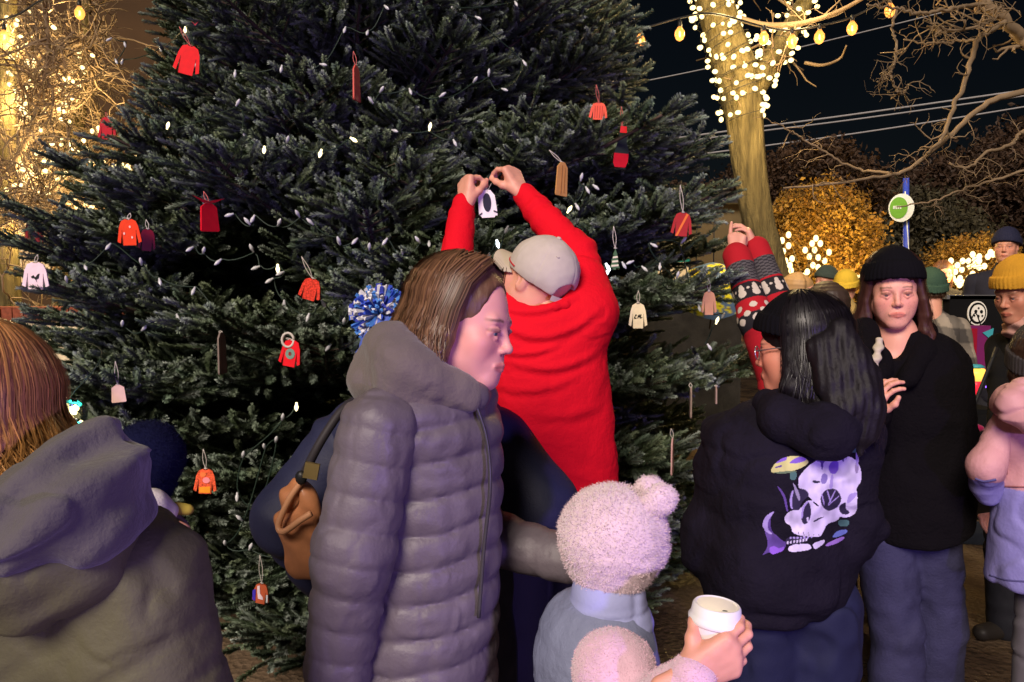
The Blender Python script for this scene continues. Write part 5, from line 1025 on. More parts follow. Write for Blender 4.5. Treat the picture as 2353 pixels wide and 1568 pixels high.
# ---------------------------------------------------------------- woman in the taupe quilted jacket walking right
m_puf = mat("taupe quilted nylon", (.122, .100, .118), .50, bump=(70, .35, .005), var=.06, vscale=10, spec=.5, rvar=.08)
m_hoodf = mat("taupe hood lining", (.15, .12, .115), .8, bump=(60, .5, .007), var=.1, sheen=.2)
def quilt(axis_o, axis_d, h, amp, tilt=(0, 0, 0)):
    def f(P):
        q = P - axis_o; t = q @ (np.asarray(axis_d) + np.asarray(tilt)); t = t + .012 * vnoise(P, 7) + .004 * vnoise(P, 22); s = np.abs(np.sin(t * math.pi / h))
        return -amp * (s ** .45 - .55) + .0035 * vnoise(P * (1, 1, 2.5), 24) + .004 * vnoise(P * (2.5, 2.5, 1), 18) + crease(P, 14, .0016, (2.2, 2.2, 1), 1)
    return f
def puffer_woman():
    root = thing("person", "brown haired woman in a taupe quilted hooded jacket walking to the right", "person", (T(980, 900, 1.6)[0], 1.6, 0))
    d = 1.56; hc = T(1067, 744, d); f = nrm((.92, -.38, -.17)); R = basis(f, (.12, .05, 1)); s = .99
    J = skeleton(T(1040, 738, 1.6), (1, -.15, 0), 1.66, shR=T(872, 985, 1.43), shL=T(1040, 965, 1.74), elR=T(812, 1270, 1.40), wrR=T(775, 1560, 1.43), elL=T(1092, 1225, 1.73), wrL=T(1300, 1285, 1.62), neck=T(1020, 920, 1.6), hip=T(950, 1560, 1.6))
    merge("body", [head_mesh(hc, R, s, .0026, skin=rgb(226, 160, 152), brow=(.10, .055, .04), sad=.2, lids=.72), relaxed(J, 'R'), hand_mesh(J['wrL'], J['wrL'] - J['elL'], (0, .3, -1), -1, (.5, .5, .3)), core(J)], m_skin, root)
    eyes(hc, R, s, root, (.10, 1, -.18), (.05, .07, .12))
    m_h = mat("brown hair", (.15, .075, .04), .42, bump=(160, .5, .003), var=.35, vscale=26, stretch=(1, 1, .25), spec=.4)
    fr = []
    for k in range(9):
        t = k / 8; fr.append(([(.012, .030 - .03 * t, .120 + .003 * t), (.050 + .008 * t, .034 - .035 * t, .106 + .003 * t), (.075, .024 - .04 * t, .076 + .003 * t), (.087, .016 - .04 * t, .025), (.088, .010 - .04 * t, -.035), (.082, .004 - .04 * t, -.082)], [.009, .011, .012, .013, .012, .006]))
        fr.append(([(-a[0] + .015, a[1], a[2]) for a in fr[-1][0]], [.010, .013, .013, .012, .011, .006]))
    hair_fn(hc, R, s, m_h, root, n=64, z_end=-.095, back_len=-.100, face=72, r0=.012, strands=2600, grow=1.04, flare=.014, seed=4, front=fr, wave=.012, res=.0034, clear=True)
    # jacket
    S = SDF(.0062, .05); S.cap(T(985, 985, 1.6), T(945, 1900, 1.6), .150, .180, n=(0, 1, 0), f=1.15); S.cap(J['shR'] * .75 + J['shL'] * .25, J['shL'] * .75 + J['shR'] * .25, .10); S.cap(T(1005, 960, 1.6), T(1030, 905, 1.6), .115, .085, k=.04)
    S.cap(T(1090, 1010, 1.55), T(1072, 1400, 1.53), .040, .05, k=.05)
    hem = .52; S.fn(lambda X, Y, Z: hem - Z + 0 * X + 0 * Y, (0, 0, 0), (0, 0, 0), .02, '&')
    jk = mk("jacket", *S.mesh(disp=quilt(T(980, 950, 1.6), (0, 0, 1),   .068, .0125, (-.10, 0, 0))), m_puf, root)
    for q, r in (('R', (.074, .072, .062)), ('L', (.070, .063, .050))):
        a, b, c = J['sh' + q], J['el' + q], J['wr' + q]; S = SDF(.0055, .03).chain([a, b, c], r, k=.03); ax_ = nrm(b - a) if q == 'R' else nrm(c - b); mk("sleeve", *S.mesh(disp=quilt(a, ax_, .062, .0065 if q == 'R' else .005)), m_puf, root)
    # zip down the front, towards the right
    mb = MB(); mb.tube(polyl([T(1092, 925, 1.47), T(1118, 1010, 1.47), T(1126, 1120, 1.46), T(1112, 1260, 1.46), T(1100, 1420, 1.45)], 30), .004, 5); mb.out("zip", mat("dark zip", (.05, .045, .05), .3), jk)
    # hood lying on the shoulders, standing up behind the neck
    S = SDF(.0055, .05)
    S.cap(T(938, 775, 1.60), T(892, 850, 1.60), .040, .070, n=(0, 1, 0), f=1.7); S.cap(T(892, 850, 1.58), T(862, 880, 1.56), .062, .046, n=(0, 1, 0), f=1.7)
    for y0, y1 in ((1.46, 1.46), (1.74, 1.74)):
        S.chain([T(900, 790, y0 + (.05 if y0 < 1.6 else -.05)), T(925, 850, y0 - .0), T(990, 893, y0 + (.01)), T(1070, 908, y0 + (.03 if y0 < 1.6 else -.06))], (.046, .052, .044, .030), k=.05)
    S.ell(hc, (.088, .10, .14), k=.03, op='-')
    mk("hood", *S.mesh(disp=lambda P: crease(P, 8, .008, (.8, .8, 1.5)) + crease(P, 18, .003, (1, 1, 1), 7) + .015 * vnoise(P * (1, 1, 1.8), 10) + .010 * np.sin(P[:, 2] * 46 + P[:, 0] * 34 + 5 * vnoise(P, 6)) * np.clip(vnoise(P, 8, 5) + .4, 0, 1) + .004 * vnoise(P, 30)), m_hoodf, root)
    S = SDF(.0045, .02); S.chain([T(1062, 900, 1.47), T(1090, 912, 1.50), T(1108, 905, 1.58), T(1105, 900, 1.66)], (.024, .026, .026, .024)); mk("collar", *S.mesh(disp=lambda P: .003 * vnoise(P, 40)), m_puf, root)
    trousers(J, m_dark, root, .72, res=.012); shoes(J, m_shoe, root)
puffer_woman()
# ---------------------------------------------------------------- person in navy coat behind her
m_navy = mat("navy coat cloth", (.018, .020, .055), .62, bump=(120, .4, .003), var=.15, vscale=9, spec=.35)
def navy_person():
    d = 1.98; root = thing("person", "person in a navy coat and blue white pompom hat standing behind the taupe jacket", "person", (T(950, 900, d)[0], d, 0))
    hc = T(918, 850, d); R = basis((.1, 1, -.05)); J = skeleton(hc, (.1, 1, 0), 1.60, shL=T(790, 1030, d), shR=T(1135, 1020, d), elL=T(665, 1190, 1.94), elR=T(1238, 1165, 1.94), wrL=T(740, 1330, 2.1), wrR=T(1150, 1230, 2.12), hip=T(960, 1500, d))
    merge("body", [head_mesh(hc, R, 1.0, .005), relaxed(J, 'L'), relaxed(J, 'R'), core(J)], m_skin, root)
    S = SDF(.0075, .06); S.cap(T(850, 1010, d), T(1075, 1000, d), .11); S.cap(T(955, 1080, d), T(985, 1640, d), .23, .25, n=(0, 1, 0), f=.62); S.cap(T(955, 1000, d), T(940, 925, d), .10, .075)
    fo = lambda P: .012 * vnoise(P * (1, 1, 1.5), 8) + .006 * vnoise(P, 22) + crease(P, 6, .006); mk("coat", *S.mesh(disp=fo), m_navy, root)
    for q, r in (('L', (.098, .092, .06)), ('R', (.100, .098, .062))):
        S = SDF(.006, .03).chain([J['sh' + q], J['el' + q], J['wr' + q]], r, k=.03); mk("sleeve", *S.mesh(disp=lambda P: .011 * np.sin(P[:, 2] * 75 + 40 * P[:, 0] + 6 * vnoise(P, 7)) * np.clip(vnoise(P, 6) + .3, 0, 1) + .008 * vnoise(P, 14)), m_navy, root)
    m_hat = mat("blue knit", (.10, .15, .55), .9, attr=False, bump=(200, .6, .003)); h = beanie(hc, R, 1.05, m_hat, root, big=1.05)
    # pompom of blue and white yarn
    pc_ = T(872, 722, 1.95); r = np.random.default_rng(3); V, Fc, C = [], [], []; mb = MB()
    for i in range(620):
        v = nrm(r.normal(0, 1, 3)); l = .074 * r.uniform(.88, 1.06); u = nrm(np.cross(v, r.normal(0, 1, 3))); w = .0052; a = pc_ + v * .02; b = pc_ + v * l + u * r.normal(0, .008); k = len(V)
        cu = np.cross(v, u); V += [a + u * w, a - u * w * .5 + cu * w, a - u * w * .5 - cu * w, b + u * w, b - u * w * .5 + cu * w, b - u * w * .5 - cu * w]; Fc += [(k, k + 1, k + 4, k + 3), (k + 1, k + 2, k + 5, k + 4), (k + 2, k, k + 3, k + 5), (k + 3, k + 4, k + 5)]
        c = np.array(((.78, .76, .84), (.04, .09, .62), (.08, .25, .75), (.78, .76, .84), (.05, .07, .50))[(int(abs(v[0] * 4 + v[2] * 3) * 1.4) + r.integers(0, 2)) % 5]); C += [c] * 6
    mk("pompom", V, Fc, mat("yarn", (.5, .5, .5), .85, attr=True), h, False, np.array(C))["kind"] = "stuff"
    trousers(J, m_dark, root, .95, res=.012); shoes(J, m_shoe, root)
    # tan leather bag on the shoulder
    bg_ = thing("shoulder_bag", "tan leather shoulder bag with a gold buckle against the navy coat", "bag", T(675, 1200, 1.80)); m_tan = mat("tan leather", (.52, .21, .09), .42, bump=(140, .4, .002), var=.15, vscale=20, coat=.15)
    S = SDF(.004, .03).cap(T(690, 1150, 1.76), T(705, 1290, 1.78), .050, .040, n=(.3, 1, 0), f=.55).cap(T(655, 1195, 1.78), T(690, 1295, 1.79), .022, .030, n=(.3, 1, 0), f=.7)
    S.ell(T(668, 1168, 1.735), (.010, .03, .042), roty(.42), op='-', k=.012)
    mk("body", *S.mesh(disp=lambda P: .004 * vnoise(P, 22) + .003 * np.sin(P[:, 2] * 70 + P[:, 0] * 90 + 3 * vnoise(P, 8))), m_tan, bg_)
    MB().tube(polyl([T(692, 1108, 1.73), T(664, 1150, 1.728), T(640, 1206, 1.735), T(652, 1222, 1.725), T(690, 1196, 1.71), T(715, 1180, 1.71)], 36), .0075, 8).out("piping", mat("pale tan edge", (.62, .30, .15), .45), bg_)
    MB().tube(polyl([T(690, 1108, 1.74), T(740, 1010, 1.74), T(800, 930, 1.78), T(860, 915, 1.86)], 20), .011, 6).out("strap", mat("dark strap", (.03, .025, .03), .6), bg_)
    mb = MB().box(T(716, 1082, 1.70), (.016, .005, .018), roty(.2)); mb.out("buckle", mat("gold metal", (.75, .55, .22), .3, metal=.9), bg_, False); MB().ball(T(692, 1098, 1.715), (.014, .009, .017), None, 8, 6).out("ring", m_sock, bg_)
navy_person()
# ---------------------------------------------------------------- child with the pink bear hat and a cup
def pink_child():
    root = thing("person", "child in a fluffy pink bear eared hat holding out a paper cup", "person", (T(1390, 900, 1.42)[0], 1.42, 0))
    d = 1.42; hc = T(1405, 1240, d); f = nrm((.80, .60, -.12)); R = basis(f); J = skeleton(hc, (.8, .6, 0), 1.24, neck=T(1390, 1390, d), hip=T(1380, 1850, d), shR=T(1412, 1545, 1.27), shL=T(1330, 1480, 1.55), elR=T(1448, 1700, 1.22), wrR=T(1588, 1545, 1.19), elL=T(1290, 1700, 1.55), wrL=T(1370, 1800, 1.5))
    s = .86; cup = T(1641, 1452, 1.19)
    hR = hand_mesh(T(1583, 1552, 1.145), np.array((.88, .10, .40)), (-.05, .98, .1), -1, ((.30, .75, .5), (.35, .8, .5), (.4, .85, .5), (.5, .9, .5)), .90, .0021, thumb=((.022, .016, -.008), (.044, .034, -.022), (.056, .052, -.044), (.060, .066, -.066)), spread=.03, fr=1.08)
    merge("body", [head_mesh(hc, R, .74, .0045), hR, relaxed(J, 'L', .8), core(J, .014, s=.72)], m_skin, root)
    m_fur = mat("pink fleece", (.80, .60, .66), .95, bump=(240, 1, .004), var=.10, vscale=30, sheen=.6)
    def fz(P): return .0040 * vnoise(P, 45) + .0022 * vnoise(P, 130)
    S = SDF(.0042, .02); S.ell(T(1408, 1230, d), (.102, .100, .096)); S.cap(T(1408, 1260, d), T(1404, 1290, d), .092, .074, k=.03)
    def seam(P): return fz(P) + .003 * np.clip(1 - np.abs(P[:, 2] - T(0, 1242, d)[2] + .006 * np.sin(P[:, 0] * 60)) / .010, 0, 1)
    hv_ = S.mesh(disp=seam); hat = mk("hat", *hv_, m_fur, root); fuzz(hv_, hat, m_fur, 11000, .0058)
    for u, v, dd, r in ((1519, 1146, 1.38, .030), (1492, 1127, 1.50, .030)):
        S = SDF(.0036, .02).ell(T(u, v, dd), (r, .018, r * .95)).ell(T(u, v, dd) + (.002, -.022, -.003), (r * .5, .010, r * .5), op='-', k=.01).cap(T(u, v, dd), T(1470, 1175, (dd + d) / 2), .020, .026, k=.015); ev_ = S.mesh(disp=fz); e_o = mk("ear", *ev_, m_fur, hat); fuzz(ev_, e_o, m_fur, 1800, .005)
    m_vest = mat("slate padded vest", (.20, .22, .34), .6, bump=(70, .6, .006), var=.1); m_slv = mat("pink fleece sleeve", (.78, .50, .62), .95, bump=(260, .9, .003), var=.07, vscale=22, sheen=.5)
    S = SDF(.006, .05); S.cap(T(1370, 1500, d), T(1360, 1800, d), .128, .14, n=nrm((.8, .6, 0)), f=.8); S.cap(J['shR'] * .6 + J['shL'] * .4, J['shL'] * .8 + J['shR'] * .2, .075)
    mk("vest", *S.mesh(disp=quilt(T(1370, 1470, d), (0, 0, 1), .10, .005)), m_vest, root)
    S = SDF(.0045, .02); cn = T(1395, 1385, 1.41); S.cap(cn - (0, 0, .030), cn + (0, 0, .012), .088, .070, n=(0, 0, 1), f=.9); mk("collar", *S.mesh(disp=lambda P: .006 * vnoise(P * (1, 1, 1.5), 18) + crease(P, 11, .006, (.6, .6, 1.6)) + .004 * np.exp(-((P[:, 2] - cn[2] + .004) / .004) ** 2)), mat("periwinkle collar", (.34, .36, .62), .75, bump=(160, .4, .002)), root)
    S = SDF(.0045, .03).chain([J['shR'], J['elR'], T(1545, 1610, 1.16)], (.073, .060, .046), k=.03).cap(T(1545, 1610, 1.16), T(1588, 1556, 1.145), .046, .036, k=.02); sl_ = S.mesh(disp=lambda P: .006 * vnoise(P, 16) + .0025 * vnoise(P, 60)); fuzz(sl_, mk("sleeve", *sl_, m_slv, root), m_slv, 9000, .0032)
    S = SDF(.006, .03).chain([J['shL'], J['elL'], J['wrL']], (.068, .058, .045)); mk("sleeve", *S.mesh(disp=lambda P: .006 * vnoise(P, 16)), m_slv, root)
    mat("dark brown hair", (.05, .025, .015), .5)
    trousers(J, m_jean, root, .72, res=.011); shoes(J, m_shoe, root, .75)
    # paper cup
    c = thing("paper_cup", "white takeaway paper cup with lid held out at the bottom of the crowd", "cup", cup); Rc = roty(math.radians(5)) @ np.array(((1, 0, 0), (0, 1, 0), (0, 0, 1.)))
    m_cup = mat("white card", (.84, .82, .84), .55, bump=(60, .1, .001)); m_lid = mat("white lid", (.86, .84, .86), .3)
    MB().lathe([(.026, -.088), (.0275, -.09), (.0385, .018), (.0395, .022)], cup, Rc, 36).out("body", m_cup, c)
    MB().lathe([(.0405, .016), (.0425, .018), (.0430, .024), (.0405, .027), (.0395, .030), (.0375, .043), (.0355, .0455), (.0345, .0460), (.0335, .0458), (.0330, .0448), (.0322, .0445), (.030, .0446), (.015, .0450), (.004, .0450)], cup, Rc, 36).out("lid", m_lid, c)
    MB().ball(cup + Rc @ np.array((.006, -.024, .0448)), (.0045, .0022, .0008), Rc, 8, 6).out("sip_hole", mat("sip hole", (.03, .03, .03), .6), c)
pink_child()
# ---------------------------------------------------------------- person in the black skull hoodie
def skull_person():
    d = 2.05; root = thing("person", "long haired person in a black hoodie printed with a purple skull and mushrooms", "person", (T(1800, 900, d)[0], d, 0))
    hc = T(1832, 800, d); f = nrm((-.86, .50, -.12)); R = basis(f, (.05, 0, 1)); fb = nrm((-.55, .83, 0))
    J = skeleton(hc, fb, 1.60, neck=T(1850, 905, d), hip=T(1800, 1330, d), shL=T(1690, 1030, 2.12), shR=T(1935, 1000, 2.0), elL=T(1650, 1240, 2.10), elR=T(1960, 1210, 2.02), wrL=T(1660, 1300, 2.25), wrR=T(1900, 1250, 2.22), hpL=T(1745, 1400, d), hpR=T(1870, 1400, d), knL=T(1730, 1650, d), knR=T(1865, 1650, d))
    J['anL'] = np.array((J['knL'][0], d, .09)); J['anR'] = np.array((J['knR'][0], d, .09))
    merge("body", [head_mesh(hc, R, .98, .0032, skin=rgb(214, 140, 120), brow=(.02, .015, .015)), relaxed(J, 'L'), relaxed(J, 'R'), core(J)], m_skin, root); eyes(hc, R, .98, root)
    m_hood = mat("black hoodie fleece", (.0095, .0075, .0150), .9, bump=(55, .8, .009), var=.25, vscale=8, spec=.12)
    S = SDF(.0065, .06); S.cap(T(1700, 1040, d), T(1935, 1010, d), .105); S.cap(T(1805, 1090, d), T(1792, 1290, d), .215, .225, n=fb, f=.74); S.cap(T(1840, 990, d), T(1850, 920, d), .10, .075)
    hem = T(0, 1395, d)[2]; S.cap(T(1790, 1300, d), T(1785, 1370, d), .215, .20, n=fb, f=.76); S.fn(lambda X, Y, Z: hem - Z + 0 * X + 0 * Y, (0, 0, 0), (0, 0, 0), .02, '&')
    S.chain([J['shL'], J['elL'], J['wrL']], (.10, .092, .065)); S.chain([J['shR'], J['elR'], J['wrR']], (.085, .07, .055))
    hv = S.mesh(disp=lambda P: .011 * vnoise(P * (1, 1, 1.7), 7) + .012 * np.sin(P[:, 2] * 40 + 22 * P[:, 0] + 5 * vnoise(P, 5)) * np.clip(vnoise(P, 5, 4) + .3, 0, 1) + .006 * vnoise(P, 16) + crease(P, 4.5, .008, (1, 1, 1.8)) + crease(P, 11, .004, (1, 1, 1.5), 5) + .003 * vnoise(P, 26))
    hoodie = mk("hoodie", *hv, m_hood, root)
    S = SDF(.0058, .04); S.chain([T(1760, 925, 2.0), T(1800, 965, 1.92), T(1890, 990, 1.86), T(1960, 960, 1.92), T(1985, 915, 2.02)], (.035, .052, .060, .052, .035)); S.cap(T(1890, 985, 1.86), T(1915, 1015, 1.84), .045, .03, n=(0, 1, 0), f=.6)
    mk("hood", *S.mesh(disp=lambda P: .009 * vnoise(P, 12) + .004 * vnoise(P, 30) + crease(P, 8, .007, (.6, .6, 1.6))), m_hood, root)
    m_bh = mat("black hair", (.008, .006, .008), .55, bump=(150, .5, .003), spec=.25)
    hair_fn(hc, R, 1.0, m_bh, root, n=56, z_end=-.13, back_len=-.26, face=74, r0=.015, strands=700, grow=1.06, flare=.02, seed=8, wave=.022, res=.0042)
    S = SDF(.005, .03); 
    for pts in ([(1930, 760), (1965, 830), (1985, 900), (1990, 980), (1975, 1040)], [(1905, 790), (1935, 860), (1955, 930), (1965, 1000)], [(1880, 800), (1905, 880), (1925, 950), (1930, 990)], [(1940, 790), (1990, 870), (2002, 940), (1995, 1000)]):
        S.chain([T(u, v, 1.93 - .06 * min(1, i / 2)) for i, (u, v) in enumerate(pts)], [.032, .034, .030, .022, .010][:len(pts)], k=.02)
    mk("hair", *S.mesh(disp=lambda P: .0016 * np.sin(P[:, 0] * 310 + 8 * vnoise(P, 9)) + .003 * vnoise(P * (1, 1, .3), 120)), m_bh, root)
    beanie(hc, R, 1.02, mat("black knit", (.0045, .004, .006), .95, bump=(220, .6, .003), spec=.1), root, z0=.030, tilt=.30, cuff=.05, tall=.108, big=1.06)
    gl = MB(); Rg = R
    for q in (-1, 1): gl.tube([R @ np.array((q * .034 + .024 * math.cos(a), .098, -.004 + .018 * math.sin(a))) + hc for a in np.linspace(0, 6.283, 17)], .0018, 5)
    gl.tube([R @ np.array((-.01, .100, 0)) + hc, R @ np.array((.01, .100, 0)) + hc], .0016, 5)
    for q in (-1, 1): gl.tube([R @ np.array((q * .058, .096, .002)) + hc, R @ np.array((q * .080, .03, .006)) + hc, R @ np.array((q * .082, -.01, .004)) + hc], .0018, 5)
    gl.out("glasses", mat("silver frame", (.6, .6, .65), .2, metal=.8), root)
    trousers(J, mat("navy jeans", (.010, .012, .042), .8, bump=(300, .5, .002), var=.2, vscale=6), root, 1.12, (.115, .10, .085), amp=.010); shoes(J, m_shoe, root)
    # the print, lying on the cloth
    bvh = BVHTree.FromPolygons([tuple(v) for v in hv[0]], [tuple(int(i) for i in q) for q in hv[1]])
    NU, NV = 190, 215; ox, oy, sx, sy = 1850, 1050, 300 / 1344, 350 / 1568
    gx, gy = np.meshgrid(np.linspace(0, 1260, NU), np.linspace(30, 1400, NV))
    def inside(poly):
        p = np.array(poly, float); x, y = gx, gy; r = np.zeros(x.shape, bool); j = len(p) - 1
        for i in range(len(p)):
            a, b = p[i], p[j]
            if a[1] != b[1]: r ^= ((a[1] > y) != (b[1] > y)) & (x < (b[0] - a[0]) * (y - a[1]) / (b[1] - a[1]) + a[0])
            j = i
        return r
    col = np.zeros((NV, NU, 3)); al = np.zeros((NV, NU), bool); nz = vnoise(np.stack((gx.ravel(), gy.ravel(), 0 * gx.ravel()), 1), .011).reshape(gx.shape); n2 = vnoise(np.stack((gx.ravel(), gy.ravel() * .6, 0 * gx.ravel()), 1), .03).reshape(gx.shape)
    bone = (.62, .55, .78); lil = (.36, .28, .62); dk = (.025, .018, .05); pur = (.10, .05, .26); vio = (.20, .10, .55); yel = (.55, .52, .22); tea = (.05, .12, .12)
    def P_(poly, c, vary=.0):
        for _ in range(2):
            pp = np.array(poly, float); nx = np.roll(pp, -1, 0); poly = np.stack((pp * .78 + nx * .22, pp * .22 + nx * .78), 1).reshape(-1, 2)
        m = inside(poly); col[m] = np.array(c) * (1 + vary * (nz[m] * 1.5 + n2[m] * .7))[:, None]; al[m] = True
    P_([(60, 1080), (90, 930), (180, 880), (140, 980), (150, 1100), (230, 1170), (300, 1230), (330, 1160), (300, 1330), (120, 1340), (30, 1390), (120, 1260)], pur, .3)
    P_([(40, 1060), (70, 950), (170, 885), (190, 900), (110, 990), (110, 1090), (170, 1140), (120, 1140)], lil)
    P_([(200, 610), (240, 620), (310, 720), (340, 900), (310, 900), (280, 740)], pur)
    P_([(740, 1240), (950, 1150), (955, 1195), (860, 1250), (740, 1285)], (.30, .16, .52), .2); P_([(860, 1100), (980, 1080), (985, 1130), (870, 1180), (800, 1180)], (.12, .16, .45)); P_([(870, 980), (1010, 980), (1000, 1060), (880, 1060)], tea, .3)
    P_([(120, 1290), (180, 1265), (230, 1300), (290, 1270), (295, 1320), (180, 1365), (140, 1360)], (.25, .10, .60), .2)
    P_([(440, 560), (450, 500), (560, 380), (680, 310), (800, 300), (960, 275), (1060, 310), (1130, 400), (1142, 560), (1080, 640), (1095, 700), (1090, 900), (1010, 960), (900, 960), (830, 900), (720, 880), (640, 810), (560, 740), (520, 680), (440, 640)], bone, .35)
    P_([(285, 960), (330, 890), (470, 860), (520, 780), (590, 760), (640, 830), (800, 880), (900, 930), (890, 990), (760, 1030), (720, 1120), (680, 1185), (380, 1150), (360, 1050), (300, 1020)], bone, .35)
    P_([(330, 1260), (560, 1235), (600, 1290), (560, 1320), (335, 1348)], bone, .2); P_([(590, 1240), (740, 1190), (735, 1240), (640, 1310), (610, 1300)], bone, .2)
    P_([(310, 1165), (560, 1165), (540, 1230), (330, 1265), (300, 1240)], dk)
    for k in range(7): P_([(318 + k * 34, 1222 - k * 6), (340 + k * 34, 1218 - k * 6), (338 + k * 34, 1248 - k * 5), (320 + k * 34, 1250 - k * 5)], bone); P_([(345 + k * 38, 1165), (374 + k * 38, 1168), (370 + k * 38, 1195 - k), (350 + k * 38, 1195 - k)], lil)
    for k in range(5): P_([(440 + k * 55, 1108 + k * 8), (446 + k * 55, 1108 + k * 8), (456 + k * 55, 1160), (450 + k * 55, 1160)], dk)
    P_([(340, 700), (380, 650), (520, 640), (570, 720), (480, 800), (460, 880), (370, 880), (345, 800)], dk); P_([(345, 780), (375, 660), (395, 660), (370, 780), (385, 880), (355, 860)], lil)
    P_([(680, 740), (740, 650), (860, 640), (920, 740), (900, 810), (840, 870), (760, 890), (700, 830)], dk)
    for a, b in (((760, 660), (800, 800)), ((850, 660), (770, 820)), ((890, 720), (770, 830)), ((700, 700), (730, 830))): P_([(a[0] - 8, a[1]), (a[0] + 8, a[1]), (b[0] + 7, b[1]), (b[0] - 7, b[1])], lil)
    P_([(470, 960), (500, 810), (560, 770), (590, 900), (560, 1010), (500, 1040)], dk); P_([(490, 830), (540, 780), (560, 785), (505, 850), (490, 980), (470, 960)], lil); P_([(530, 960), (560, 950), (560, 1000), (540, 1010)], bone)
    P_([(600, 1000), (680, 955), (740, 950), (680, 975), (620, 1010)], dk); P_([(880, 850), (930, 800), (970, 790), (960, 860), (1010, 900), (980, 930), (910, 920)], dk)
    P_([(1000, 700), (1090, 680), (1085, 720), (990, 810), (970, 790)], lil, .3); P_([(590, 550), (690, 560), (680, 580), (610, 585)], dk)
    P_([(640, 320), (740, 260), (860, 230), (930, 240), (950, 350), (930, 350), (910, 300), (820, 310), (720, 345), (710, 440), (695, 430), (690, 350), (650, 350)], pur, .3)
    P_([(770, 410), (800, 350), (880, 330), (890, 430), (840, 490), (790, 470)], vio, .2); P_([(800, 490), (830, 490), (820, 650), (780, 650)], lil); P_([(695, 500), (730, 470), (770, 500), (750, 590), (690, 590)], (.22, .17, .45))
    P_([(1060, 400), (1100, 280), (1110, 300), (1100, 470), (1070, 480)], (.28, .22, .38))
    P_([(135, 440), (200, 340), (340, 280), (480, 285), (560, 330), (550, 380), (440, 440), (230, 480), (150, 470)], yel, .15); P_([(180, 375), (250, 310), (325, 290), (315, 330), (260, 350)], vio); P_([(325, 370), (420, 300), (500, 295), (545, 325), (450, 365)], vio); P_([(185, 405), (265, 382), (265, 405), (190, 420)], pur)
    P_([(150, 465), (440, 440), (420, 470), (230, 485)], (.12, .17, .10)); P_([(345, 465), (435, 455), (425, 550), (350, 555)], tea, .3); P_([(370, 555), (430, 620), (470, 760), (450, 780), (415, 700)], (.30, .26, .42))
    P_([(985, 195), (1050, 80), (1100, 75), (1160, 180), (1140, 220), (1060, 240), (1000, 225)], yel, .2); P_([(975, 200), (1160, 185), (1120, 250), (1010, 250)], tea); P_([(1065, 245), (1095, 245), (1105, 400), (1080, 400)], lil)
    idx = -np.ones((NV, NU), int); V, C = [], []
    o3 = Vector((0, 0, CAMZ)); keep = al.copy(); keep[:-1] |= al[1:]; keep[:, :-1] |= al[:, 1:]
    for j in range(NV):
        for i in range(NU):
            if not al[j, i]: continue
            U = (ox + gx[j, i] * sx) / 1.0625; Vv = (oy + gy[j, i] * sy) / 1.0625; dr = (Vector(T(U, Vv, 2.0)) - o3).normalized(); hit = bvh.ray_cast(o3, dr)
            if hit[0] is None: continue
            idx[j, i] = len(V); V.append(np.array(hit[0] - dr * .0025)); C.append(col[j, i])
    Fq = [(idx[j, i], idx[j, i + 1], idx[j + 1, i + 1], idx[j + 1, i]) for j in range(NV - 1) for i in range(NU - 1) if min(idx[j, i], idx[j, i + 1], idx[j + 1, i + 1], idx[j + 1, i]) >= 0]
    V = np.array(V); Fq = [q for q in Fq if np.ptp(V[list(q)], axis=0).max() < .02]
    mk("skull_print", V, [q[::-1] for q in Fq], mat("screen print", (.5, .5, .5), .7, attr=True), hoodie, True, np.array(C))
skull_person()
